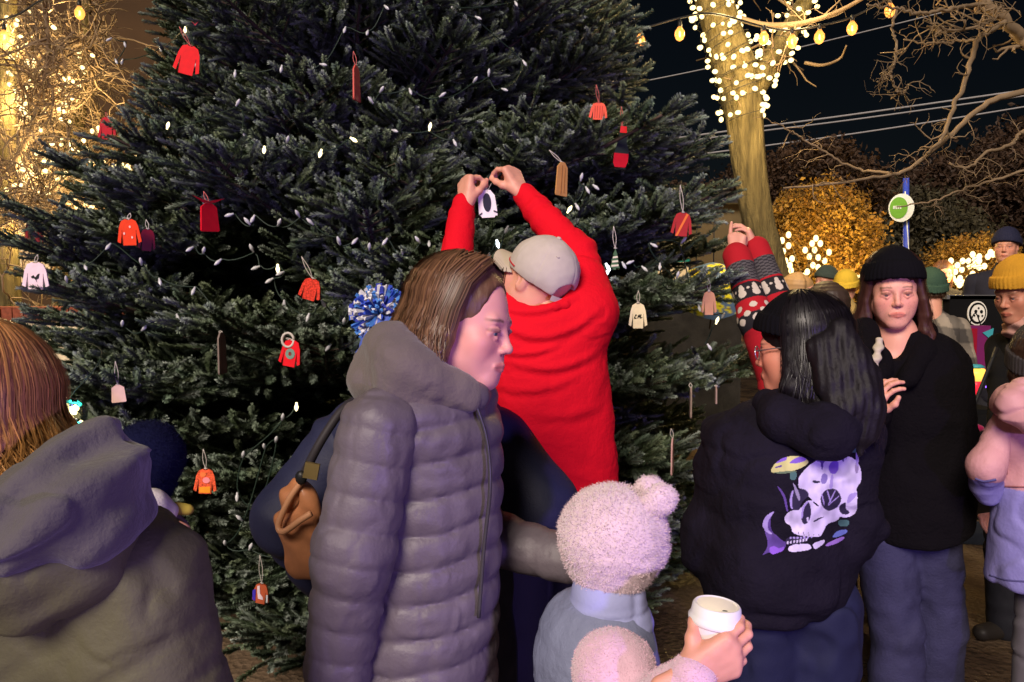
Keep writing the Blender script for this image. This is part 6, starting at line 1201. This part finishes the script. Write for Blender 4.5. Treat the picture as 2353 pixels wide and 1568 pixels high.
# ---------------------------------------------------------------- woman in the black beanie
def beanie_woman():
    d = 2.68; root = thing("person", "woman in a black beanie and black coat looking down towards the camera", "person", (T(2075, 900, d)[0], d, 0))
    hc = T(2053, 668, d); R = basis(nrm((-.34, -1, -.12)), (-.05, 0, 1)); fb = nrm((-.45, -.9, 0)); s = 1.0
    J = skeleton(T(2085, 690, d), fb, 1.66, neck=T(2062, 790, d + .02), hip=T(2085, 1180, d), shR=T(1985, 850, d - .04), shL=T(2168, 850, d + .06), elR=T(1975, 1010, d - .06), wrR=T(2000, 945, d - .26), elL=T(2185, 1020, d + .06), wrL=T(2165, 1150, d), hpR=T(2030, 1230, d), hpL=T(2130, 1230, d), knR=T(2060, 1440, d - .02), knL=T(2160, 1440, d + .03))
    J['anR'] = np.array((J['knR'][0] + .03, d + .02, .09)); J['anL'] = np.array((J['knL'][0] + .03, d + .12, .09))
    hR = hand_mesh(J['wrR'] + (0, 0, .0), (.1, -.5, .85), (.9, .2, 0), 1, (.6, .6, .4), .95, .003)
    merge("body", [head_mesh(hc, R, s, .0026, skin=rgb(232, 165, 145), brow=(.20, .10, .06), sad=.35, lids=.50, freck=True), hR, core(J)], m_skin, root); eyes(hc, R, s, root, (.05, 1, -.35), (.08, .09, .10))
    m_h = mat("auburn hair", (.055, .020, .014), .45, bump=(160, .5, .003), var=.3, vscale=26, stretch=(1, 1, .25))
    hair_fn(hc, R, s, m_h, root, n=50, z_end=-.25, back_len=-.27, face=66, r0=.014, strands=700, grow=1.02, flare=.022, seed=12, wave=.025, res=.0042)
    m_bc = mat("black wool coat", (.0045, .0035, .005), .95, bump=(70, .9, .010), spec=.1)
    fo = lambda P: .009 * vnoise(P * (1, 1, 1.5), 8) + .003 * vnoise(P, 40) + crease(P, 5, .006, (1, 1, .8))
    S = SDF(.0075, .06); S.cap(T(2000, 845, d), T(2150, 835, d + .03), .105); S.cap(T(2085, 900, d), T(2085, 1150, d), .18, .20, n=fb, f=.72); S.cap(T(2075, 850, d + .02), T(2062, 790, d + .03), .10, .07, k=.04)
    S.cap(T(2085, 1120, d), T(2085, 1230, d), .19, .20, n=fb, f=.74); hem = T(0, 1228, d)[2]; S.fn(lambda X, Y, Z: hem - Z + .9 * (X - T(2085, 0, d)[0]) ** 2 - .01 + 0 * Y, (0, 0, 0), (0, 0, 0), .02, '&')
    S.ell(T(2052, 770, d - .06), (.055, .09, .085), k=.03, op='-')
    mk("coat", *S.mesh(disp=fo), m_bc, root)
    for q in 'RL': S = SDF(.0065, .03).chain([J['sh' + q], J['el' + q], J['wr' + q]], (.098, .085, .062)); mk("sleeve", *S.mesh(disp=fo), m_bc, root)
    S = SDF(.005, .03); S.chain([T(1985, 760, d + .0), T(1998, 810, d - .09), T(2022, 860, d - .15)], (.045, .042, .034)); S.chain([T(2120, 765, d + .04), T(2118, 815, d - .06), T(2085, 870, d - .13)], (.045, .042, .034)); S.chain([T(1990, 770, d + .05), T(2050, 770, d + .13), T(2118, 770, d + .08)], (.04, .045, .04)); mk("collar", *S.mesh(disp=fo), m_bc, root)
    S = SDF(.0035, .006); S.chain([T(2020, 788, d - .13), T(2016, 812, d - .155), T(2010, 832, d - .165), T(2006, 850, d - .17)], (.015, .013, .016, .010), k=.004); mk("scarf", *S.mesh(disp=lambda P: .004 * np.sin(P[:, 2] * 190)), mat("cream scarf", (.55, .47, .36), .9, bump=(200, .5, .002)), root)
    S = SDF(.004, .02); beanie(hc, R, 1.0, mat("black knit"), root, z0=.036, tilt=.16, cuff=.062, big=1.09, tall=.112)
    o = trousers(J, m_jean, root, 1.0, (.108, .086, .100), amp=.009)
    shoes(J, mat("white shoe", (.6, .6, .62), .5), root)
beanie_woman()
# ---------------------------------------------------------------- person at the left edge, back turned
def left_person():
    d = 1.12; root = thing("person", "blond person with an olive jacket and mauve hood, back turned at the left edge", "person", (T(40, 900, d)[0], d, 0))
    hc = T(-28, 975, d); R = basis(nrm((.15, 1, -.05))); fb = nrm((.1, 1, 0))
    J = skeleton(hc, fb, 1.50, neck=T(20, 1160, d), hip=T(60, 2200, d), shR=T(318, 1330, 1.09), shL=T(-250, 1330, 1.12), elR=T(400, 1720, 1.06), wrR=T(380, 2000, 1.25), elL=T(-330, 1720, 1.1), wrL=T(-300, 2000, 1.25))
    merge("body", [head_mesh(hc, R, .97, .0042), relaxed(J, 'R'), relaxed(J, 'L'), core(J)], m_skin, root)
    m_ol = mat("olive shell fabric", (.098, .092, .048), .62, bump=(60, .4, .006), var=.08, vscale=5, spec=.3); m_mv = mat("mauve fleece hood", (.098, .088, .088), .9, bump=(60, .6, .008), var=.12, sheen=.2)
    dr = lambda P: crease(P, 5.5, .006, (1, 1, .8)) + crease(P, 13, .0025, (1, 1, 1), 6) + .011 * vnoise(P * (1, 1, 1.3), 7) + .006 * vnoise(P * (1, 1, .6), 16) + .003 * vnoise(P, 34) + .007 * np.clip(np.sin(P[:, 0] * 44 - P[:, 2] * 70 + 3 * vnoise(P, 5)), .3, 1) * np.clip((1.17 - P[:, 2]) / .06, 0, 1)
    S = SDF(.0060, .07); S.cap(J['shL'] * .8 + J['shR'] * .2, J['shR'] * .86 + J['shL'] * .14, .088); S.cap(T(60, 1480, d), T(60, 2200, d), .21, .23, n=fb, f=.62); S.cap(J['shR'], J['elR'], .094, .098); S.cap(J['elR'], J['wrR'], .092, .065, k=.04); S.cap(J['shL'], J['elL'], .092, .095); S.cap(J['elL'], J['wrL'], .09, .065, k=.04)
    S.cap(T(40, 1280, d), T(10, 1170, d), .12, .09); mk("jacket", *S.mesh(disp=dr), m_ol, root)
    # storm yoke over the shoulders
    S = SDF(.0052, .05); S.chain([T(-120, 1290, 1.00), T(60, 1290, .985), T(200, 1270, 1.01), T(262, 1235, 1.05)], (.062, .066, .052, .036)); S.cap(T(60, 1330, .995), T(150, 1310, 1.0), .052, .045); mk("yoke", *S.mesh(disp=lambda P: crease(P, 9, .005) + .008 * vnoise(P, 12) + .005 * np.sin(P[:, 2] * 90 - P[:, 0] * 40 + 5 * vnoise(P, 8)) * np.clip(vnoise(P, 9, 2) + .3, 0, 1) + .003 * vnoise(P, 34)), m_ol, root)
    # bunched hood
    S = SDF(.0050, .035); S.chain([T(-120, 1225, .99), T(20, 1222, .955), T(140, 1180, .96), T(236, 1118, 1.0)], (.056, .056, .062, .050)); S.chain([T(150, 1090, 1.06), T(205, 1040, 1.08), T(240, 1005, 1.10)], (.062, .042, .020)); S.chain([T(100, 1150, 1.0), T(160, 1090, 1.02), T(228, 1060, 1.05), T(278, 1130, 1.06)], (.05, .048, .045, .040)); S.cap(T(270, 1140, 1.04), T(225, 1190, 1.0), .045, .045)
    S.ell(hc + (0, 0, .02), (.10, .11, .13), k=.02, op='-')
    mk("hood", *S.mesh(disp=lambda P: crease(P, 8, .008, (.7, 1, 1.5)) + crease(P, 17, .003, (1, 1, 1), 7) + .010 * vnoise(P, 11) + .008 * np.sin(P[:, 2] * 60 - P[:, 0] * 36 + 5 * vnoise(P, 6)) + .005 * vnoise(P * (.5, 1, 2), 26) + .003 * vnoise(P, 40)), m_mv, root)
    m_h = mat("honey brown hair", (.46, .22, .065), .42, bump=(140, .6, .003), var=.4, vscale=30, stretch=(1, 1, .2))
    hair_fn(hc, R, 1.02, m_h, root, n=60, z_end=-.16, back_len=-.17, face=60, r0=.013, strands=4200, grow=1.10, flare=.035, seed=21, wave=.040, res=.0038)
    trousers(J, m_dark, root, .9, res=.014); shoes(J, m_shoe, root)
    # frizzy pale bobble hat behind the hair (its rim only shows)
left_person()
# glass bauble with lights
gb = thing("light_bauble", "clear glass bauble with yellow and teal lights beside the blond hair", "ornament", T(160, 955, 1.42)); pb = T(160, 952, 1.42)
m_gl = mat("thin glass", (.9, .95, 1), .03, spec=.7); _t = m_gl.node_tree; _tr = _t.nodes.new("ShaderNodeBsdfTransparent"); _gl = _t.nodes.new("ShaderNodeBsdfGlossy"); _gl.inputs["Roughness"].default_value = .05; _fr = _t.nodes.new("ShaderNodeFresnel"); _fr.inputs[0].default_value = 1.45; _mx = _t.nodes.new("ShaderNodeMixShader")
_t.links.new(_fr.outputs[0], _mx.inputs[0]); _t.links.new(_tr.outputs[0], _mx.inputs[1]); _t.links.new(_gl.outputs[0], _mx.inputs[2]); _t.links.new(_mx.outputs[0], _t.nodes["Material Output"].inputs[0])
MB().ball(pb, .030, None, 24, 16).out("globe", m_gl, gb); MB().tube(polyl([pb + (0, 0, .03), pb + (.01, .1, .11), fir_hit(165, 780)], 12), .0012, 4).out("cord", m_cable, gb)
mb = MB()
for _ in range(26): mb.ball(pb + np.array((-.004, 0, .006)) + rng.normal(0, 1, 3) * (.009, .008, .005), .0042, None, 6, 5)
mb.out("yellow_led", emis("yellow led", (1, .85, .35), 5, True), gb)
mb = MB()
for _ in range(22): mb.ball(pb + np.array((.004, 0, -.020)) + rng.normal(0, 1, 3) * (.010, .008, .003), .0034, None, 6, 5)
mb.out("teal_led", emis("teal led", (.05, 1, .75), 4, True), gb)
lamp("bauble_glow", gb, pb + (0, -.02, -.04), .35, (.3, .35, 1), .02)
# ---------------------------------------------------------------- toddler with the navy hat behind the mauve hood
def toddler():
    d = 1.92; root = thing("person", "small child in a round navy hat and pale collar behind the mauve hood", "person", (T(335, 900, d)[0], d, 0)); hc = T(338, 1062, d); R = basis((.4, 1, -.1))
    J = skeleton(hc, (.4, 1, 0), 1.22); merge("body", [head_mesh(hc, R, .70, .005), relaxed(J, 'R', .7), relaxed(J, 'L', .7), core(J, .014, s=.65)], m_skin, root)
    S = SDF(.005, .02).ell(T(340, 1050, d), (.086, .09, .092)).cap(T(340, 1060, d), T(340, 1105, d), .082, .066); th_ = S.mesh(disp=lambda P: .003 * vnoise(P, 50) + .002 * vnoise(P, 130)); fuzz(th_, mk("hat", *th_, mat("navy plush", (.006, .007, .030), .95, bump=(220, 1, .004), spec=.1), root), mat("navy plush"), 4000, .007)
    S = SDF(.005, .03).chain([T(318, 1160, d - .05), T(350, 1156, d - .08), T(388, 1176, d - .05)], (.028, .030, .024)); mk("collar", *S.mesh(disp=lambda P: .004 * vnoise(P, 40)), mat("cream plush", (.62, .57, .5), .95, bump=(200, 1, .004)), root)
    J['shL'] = T(290, 1230, d); J['shR'] = T(390, 1225, d); coat(J, .72, mat("grey child coat", (.17, .15, .15), .8, bump=(140, .5, .003)), root, .45, w=.17)
    S = SDF(.004, .02).chain([T(408, 1168, d - .02), T(432, 1172, d - .02)], (.016, .014)); mk("mitten", *S.mesh(disp=lambda P: .002 * vnoise(P, 60)), mat("mustard wool", (.38, .29, .04), .9, bump=(200, .6, .003)), root)
    trousers(J, m_dark, root, .7, res=.012); shoes(J, m_shoe, root, .7)
toddler()
# ---------------------------------------------------------------- reaching arms in the festive sweater
def sweater_person():
    d = 3.05; root = thing("person", "person reaching both arms up to the fir in a red, black and white festive sweater", "person", (T(1838, 900, d)[0], d, 0)); hc = T(1838, 800, d); R = basis(nrm((-.5, .6, .35)))
    J = skeleton(hc, (-.5, .8, 0), 1.55, shL=T(1795, 880, d), shR=T(1870, 880, d + .05), elL=T(1738, 735, 3.05), elR=T(1800, 735, 3.15), wrL=T(1692, 585, 3.2), wrR=T(1737, 570, 3.28))
    hL = hand_mesh(J['wrL'], T(1695, 530, 3.22) - J['wrL'], (.55, .8, 0), -1, ((.15, .15, .1), (1.2, .9, .5), (1.3, 1.0, .5), (1.3, 1.0, .5)), .95, .0026, thumb=((.022, .016, -.008), (.040, .044, -.026), (.040, .070, -.040), (.030, .090, -.050)))
    hR = hand_mesh(J['wrR'], T(1712, 518, 3.30) - J['wrR'], (-.75, .3, -.5), 1, ((.5, .4, .3), (.5, .45, .3), (.55, .5, .3), (.6, .5, .3)), .95, .0026)
    merge("body", [head_mesh(hc, R, .95, .006), hL, hR, core(J)], m_skin, root)
    hair_fn(hc, R, 1, mat("dark brown hair"), root, n=30, z_end=-.1, face=70, r0=.012, strands=0, res=.006)
    m_sw = mat("knitted sweater", (.5, .5, .5), .9, attr=True, bump=(240, .7, .002))
    RD, BK, GY, WH = np.array((.42, .008, .016)), np.array((.014, .012, .014)), np.array((.10, .09, .09)), np.array((.60, .52, .42))
    for q, el, wr in (('L', 'elL', 'wrL'), ('R', 'elR', 'wrR')):
        a, b, c = J['sh' + q], J[el], J[wr]; S = SDF(.0030, .02).chain([a, b, c], (.085, .070, .050), k=.02).cap(c * .97 + b * .03, c * .80 + b * .20, .056, .058, k=.004); V, Q = S.mesh(disp=lambda P: .004 * vnoise(P, 24))
        L_ = np.linalg.norm(b - c); ax_ = (b - c) / L_; t = (V - c) @ ax_; ref = np.cross(ax_, (0, 1, 0)); ref = nrm(ref); bi = np.cross(ax_, ref); an = np.arctan2((V - c) @ bi, (V - c) @ ref)
        C = np.tile(BK, (len(V), 1)); C[t < .062] = RD
        m = (t > .062) & (t < .155); chk = (np.sin(t * 2 * math.pi / .0145 + np.round(an * 9 / math.pi) % 2 * math.pi) * np.sin(an * 18) > 0); C[m & chk] = GY; C[m & ~chk] = BK * 2
        C[(t > .155) & (t < .163)] = RD; C[t > .232] = RD; C[(t > .30) & (t < .36)] = BK
        for k in range(7):
            a0 = -3.14 + k * .9
            da = ((an - a0 + math.pi) % (2 * math.pi) - math.pi) * .06
            for dt, r in ((.178, .009), (.192, .013), (.211, .016)): C[np.hypot(da, t - dt) < r] = WH
            da2 = ((an - a0 - .45 + math.pi) % (2 * math.pi) - math.pi) * .06; C[np.hypot(da2, t - .19) < .0055] = WH; C[np.hypot(da2, t - .268) < .013] = WH; C[np.hypot(da, t - .30) < .012] = WH; C[np.hypot(da2, t - .325) < .014] = WH
        C[(t > .232) & (t < .236)] = BK; mk("sleeve", V, Q, m_sw, root, True, C)
    S = SDF(.008, .05).cap(J['shL'], J['shR'], .09).cap(T(1838, 930, d), T(1838, 1250, d), .18, n=(-.5, .8, 0), f=.7); V, Q = S.mesh(disp=lambda P: .006 * vnoise(P, 12)); C = np.tile(RD, (len(V), 1)); C[(V[:, 2] * 14).astype(int) % 2 == 0] = BK; C[vnoise(V, 30) > .30] = WH; mk("sweater", V, Q, m_sw, root, True, C)
    trousers(J, m_dark, root, .9, res=.012); shoes(J, m_shoe, root)
sweater_person()
# ---------------------------------------------------------------- child in the pink and lavender coat, right edge
def coat_child():
    d = 2.35; root = thing("person", "child in a two tone pink and lavender hooded coat, back turned at the right edge", "person", (T(2345, 900, d)[0], d, 0)); hc = T(2394, 840, d); R = basis((.2, 1, 0)); fb = nrm((.15, 1, 0))
    J = skeleton(hc, fb, 1.44, shL=T(2312, 968, d), shR=T(2500, 990, d), elL=T(2267, 1072, d - .03), wrL=T(2266, 1118, d + .02), neck=T(2390, 935, d), hip=T(2405, 1290, d), hpL=T(2378, 1260, d), knL=T(2366, 1480, d), hpR=T(2440, 1260, d), knR=T(2445, 1480, d))
    J['anL'] = np.array((J['knL'][0], d + .02, .09)); J['anR'] = np.array((J['knR'][0], d + .02, .09))
    merge("body", [head_mesh(hc, R, .93, .006), relaxed(J, 'R', .8), core(J, s=.62)], m_skin, root)
    PK, LV = np.array((.60, .30, .31)), np.array((.22, .20, .46)); m_2 = mat("two tone shell", (.5, .5, .5), .6, attr=True, var=.07, vscale=12, bump=(60, .5, .006)); zc = T(0, 1117, d)[2]
    cf = lambda V: np.where((V[:, 2] > zc)[:, None], PK, LV)
    S = SDF(.0065, .05); S.cap(T(2330, 1000, d), T(2470, 1000, d), .075); S.cap(T(2398, 1050, d), T(2402, 1345, d), .125, .172, n=fb, f=.85); hem = T(0, 1345, d)[2]; S.fn(lambda X, Y, Z: hem - Z + 0 * X + 0 * Y, (0, 0, 0), (0, 0, 0), .02, '&')
    fo = lambda P: crease(P, 7, .005, (1.6, 1.6, .7)) + .010 * vnoise(P * (1.5, 1.5, .7), 9) + .004 * vnoise(P, 26) + .004 * np.exp(-((P[:, 2] - zc) / .005) ** 2); V, Q = cv = S.mesh(disp=fo); mk("coat", V, Q, m_2, root, True, cf(V))
    S = SDF(.0048, .03).chain([J['shL'], J['elL'], J['wrL'] - (0, 0, .0)], (.042, .049, .045)).cap(J['wrL'], J['wrL'] - (-.01, 0, .03), .042, .030); V, Q = sv = S.mesh(disp=lambda P: .010 * vnoise(P * (1.6, 1, .8), 13) + .004 * vnoise(P, 34) + crease(P, 11, .004, (1.5, 1, .6))); mk("sleeve", V, Q, m_2, root, True, np.where((V[:, 2] > zc + .028)[:, None], PK, LV))
    S = SDF(.0055, .03).chain([J['shR'], J['elR'], J['wrR']], (.06, .055, .045)); V, Q = S.mesh(); mk("sleeve", V, Q, m_2, root, True, cf(V))
    S = SDF(.0048, .026); S.chain([T(2302, 925, d + .02), T(2330, 935, d - .11), T(2385, 960, d - .15), T(2450, 950, d - .10), T(2500, 930, d)], (.040, .050, .056, .05, .045)); S.chain([T(2318, 905, d + .02), T(2352, 893, d - .09), T(2430, 900, d - .09), T(2480, 905, d)], (.032, .034, .036, .034)); S.cap(T(2390, 975, d - .14), T(2400, 990, d - .13), .04, .03)
    mk("hood", *S.mesh(disp=lambda P: crease(P, 9, .005, (.6, 1, 1.8)) + .006 * vnoise(P * (1, 1, 2), 12) + .007 * np.abs(np.sin(P[:, 2] * 42 - 16 * P[:, 0] + 2 * vnoise(P, 7))) ** .6 + .003 * vnoise(P, 40)), mat("pink shell", tuple(PK), .6, bump=(300, .3, .0015)), root)
    m_sm = mat("dark pink seam", (.30, .12, .12), .7); m_sl = mat("dark lavender seam", (.09, .08, .22), .7)
    def on_coat(pts, m, nm, r=.0028, tgt=None):
        bv = BVHTree.FromPolygons([tuple(v) for v in (tgt or cv)[0]], [tuple(int(i) for i in q_) for q_ in (tgt or cv)[1]]); out = []; o3 = Vector((0, 0, CAMZ))
        for u_, v_ in polyl([(x_, y_, 0) for x_, y_ in pts], 40)[:, :2]:
            h_ = bv.ray_cast(o3, (Vector(T(u_, v_, 2.0)) - o3).normalized())
            if h_[0] is not None: out.append(np.array(h_[0]) + np.array(h_[1]) * .0006)
        if len(out) > 2: MB().tube(out, r, 5).out(nm, m, root)
    on_coat([(2402, 1020), (2403, 1060), (2404, 1110)], m_sm, "seam"); on_coat([(2404, 1122), (2404, 1230), (2404, 1335)], m_sl, "seam"); on_coat([(2275, 1322), (2320, 1334), (2400, 1337), (2470, 1334)], m_sl, "hem"); on_coat([(2285, 1117), (2340, 1119), (2400, 1120), (2470, 1119)], m_sm, "seam")
    on_coat([(2306, 1000), (2316, 1040), (2314, 1090)], m_sm, "seam"); on_coat([(2242, 1100), (2262, 1106), (2288, 1102)], m_sl, "cuff", .004, sv)
    beanie(hc, R, .98, mat("charcoal knit", (.045, .038, .038), .9, bump=(200, .7, .003)), root, big=1.05, cuff=.055, z0=-.01)
    hair_fn(hc, R, .95, mat("dark brown hair"), root, n=34, z_end=-.12, face=70, r0=.012, strands=200, res=.005)
    trousers(J, mat("grey leggings", (.10, .09, .10), .8), root, .8, (.065, .055, .046), res=.010); shoes(J, m_shoe, root, .8)
coat_child()
# ---------------------------------------------------------------- man with the mustard hat and black coat
def mustard_man():
    d = 3.35; root = thing("person", "man in a mustard knit hat and long black coat facing left at the right edge", "person", (T(2310, 900, d)[0], d, 0)); hc = T(2342, 672, d); R = basis(nrm((-.9, -.35, -.25))); fb = nrm((-.9, -.3, 0))
    J = skeleton(T(2378, 680, d), fb, 1.74, wrR=T(2275, 1150, d - .15), elR=T(2310, 1000, d - .22)); merge("body", [head_mesh(hc, R, 1.02, .0035, skin=rgb(190, 130, 105), female=False), relaxed(J, 'R'), relaxed(J, 'L'), core(J)], m_skin, root); eyes(hc, R, 1.02, root, (0, 1, -.3))
    beanie(hc, R, 1.03, mat("mustard knit", (.55, .27, .02), .9, bump=(160, .8, .004), var=.12, vscale=18), root, z0=.026, tilt=.12, cuff=.05, big=1.1, tall=.115)
    coat(J, 1.04, m_blk, root, .55, w=.19); nc = J['neck'] + np.array((-.02, -.01, .035)); S = SDF(.005, .02).chain([nc + np.array((.088 * math.cos(t_), .088 * math.sin(t_), .014 * math.sin(2 * t_))) for t_ in np.linspace(0, 6.283, 15)], [.034] * 15); mk("scarf", *S.mesh(disp=lambda P: .005 * np.sin(P[:, 2] * 140 + P[:, 0] * 50)), mat("dusty pink scarf", (.50, .27, .22), .9, bump=(200, .6, .003)), root)
    trousers(J, m_dark, root, 1.05); shoes(J, m_shoe, root, 1.1)
    b = thing("shoulder_bag", "black shoulder bag with a pale clasp hanging low by the mustard hatted man", "bag", T(2228, 1160, 3.0)); S = SDF(.006, .03).cap(T(2196, 1162, 3.02), T(2268, 1150, 3.02), .045, .05, n=(0, 1, 0), f=.6); mk("body", *S.mesh(disp=lambda P: .004 * vnoise(P, 20)), mat("black leather", (.012, .012, .014), .35), b); MB().ball(T(2206, 1150, 2.975), (.034, .010, .014), roty(.15), 12, 8).out("clasp", mat("pale clasp", (.7, .62, .85), .3), b); MB().tube(polyl([T(2196, 1140, 3.02), T(2215, 1000, 3.1), T(2290, 800, 3.25)], 16), .008, 5).out("strap", m_sock, b)
mustard_man()
# ---------------------------------------------------------------- people further back
def bg_person(label, u, v, d, yaw, coatc, skin=SKIN, hat=None, hair=None, H=None, extra=None, hairlen=-.1, colf=None, res=.0055, female=True):
    hc = T(u, v, d); H = H or (hc[2] + .115); root = thing("person", label, "person", (hc[0], hc[1], 0), "people in the crowd beyond the fir"); a = math.radians(yaw); f = (math.sin(a), -math.cos(a), -.06); R = basis(f); s = H / 1.72; J = skeleton(hc, f, H)
    merge("body", [head_mesh(hc, R, .98, res, skin=skin, female=female), relaxed(J, 'L', s, .005), relaxed(J, 'R', s, .005), core(J, .02)], m_skin, root)
    if abs(yaw) < 80: eyes(hc, R, .98, root)
    nm = label.replace(" ", "_")[:24]; mc = mat("coat " + nm, coatc, .85, attr=colf is not None, bump=(90, .5, .005), var=.12, vscale=10); coat(J, s, mc, root, .62 * s, w=.185, res=.011, col=colf)
    if hair is not None: hair_fn(hc, R, 1.0, mat("hair " + nm, hair, .5), root, n=34, z_end=hairlen, face=60, r0=.014 if hat is None else .010, strands=0, res=.006, grow=1.0 if hat is None else .84)
    if hat is not None: beanie(hc, R, 1.0, mat("hat " + nm, hat, .9, bump=(120, .7, .005)), root, big=1.08, res=.006)
    trousers(J, m_dark, root, s, res=.016); shoes(J, m_shoe, root, s)
    if extra: extra(root, hc, R, J)
    return root
def mask(root, hc, R, J):
    S = SDF(.005, .02).ell((0, .075, -.075), (.058, .045, .045)).cap((-.05, .02, -.10), (.05, .02, -.10), .04); V, Q = S.mesh(); mk("scarf", V @ R.T + hc, Q, mat("bright blue scarf", (.06, .18, .70), .8), root)
bg_person("fair haired person with a bright blue scarf seen low beside the wrapped trunk", 1840, 672, 5.4, 60, (.30, .24, .16), hair=(.36, .22, .10), hairlen=-.06, extra=mask)
bg_person("dark haired person just above the skull hoodie wearer's head", 1893, 716, 3.6, 190, (.10, .08, .07), hair=(.045, .028, .020), hairlen=-.2)
bg_person("person in a grey green knit hat looking left behind the orange tree lights", 1897, 644, 7.6, -70, (.08, .08, .07), hat=(.055, .075, .062))
bg_person("person in a yellow knit hat and tan coat facing away in the crowd", 1944, 660, 6.4, 150, (.36, .25, .09), hat=(.62, .42, .04))
PA, PB, PC_ = np.array((.055, .048, .044)), np.array((.30, .25, .20)), np.array((.14, .12, .10))
def camo(V):
    a = np.floor((V[:, 0] + .3 * V[:, 2]) / .075) % 2; b = np.floor((V[:, 2] + .15 * V[:, 0] + .02 * vnoise(V, 9)) / .085) % 2; C = np.where(((a + b) == 1)[:, None], PC_, np.where(((a + b) == 2)[:, None], PB, PA)); return C * (1 + .5 * vnoise(V, 14))[:, None]
bg_person("person in a green cap and grey cream checked jacket facing away beside the black beanie", 2136, 668, 4.9, 165, (.3, .3, .3), hat=(.035, .075, .05), colf=camo, hair=(.10, .06, .04), hairlen=-.04, female=False)
bg_person("long haired woman facing the camera among the lights behind the green cap", 2168, 628, 8.2, -8, (.016, .015, .02), hair=(.10, .045, .028), hairlen=-.28)
bg_person("person in a dark navy knit hat above the mustard hat", 2312, 566, 5.9, -40, (.02, .02, .035), hat=(.020, .022, .060), female=False)
bg_person("person with a dark coat and brown boots walking beyond the skull hoodie", 1995, 770, 3.9, -30, (.02, .018, .02), hair=(.05, .03, .02))
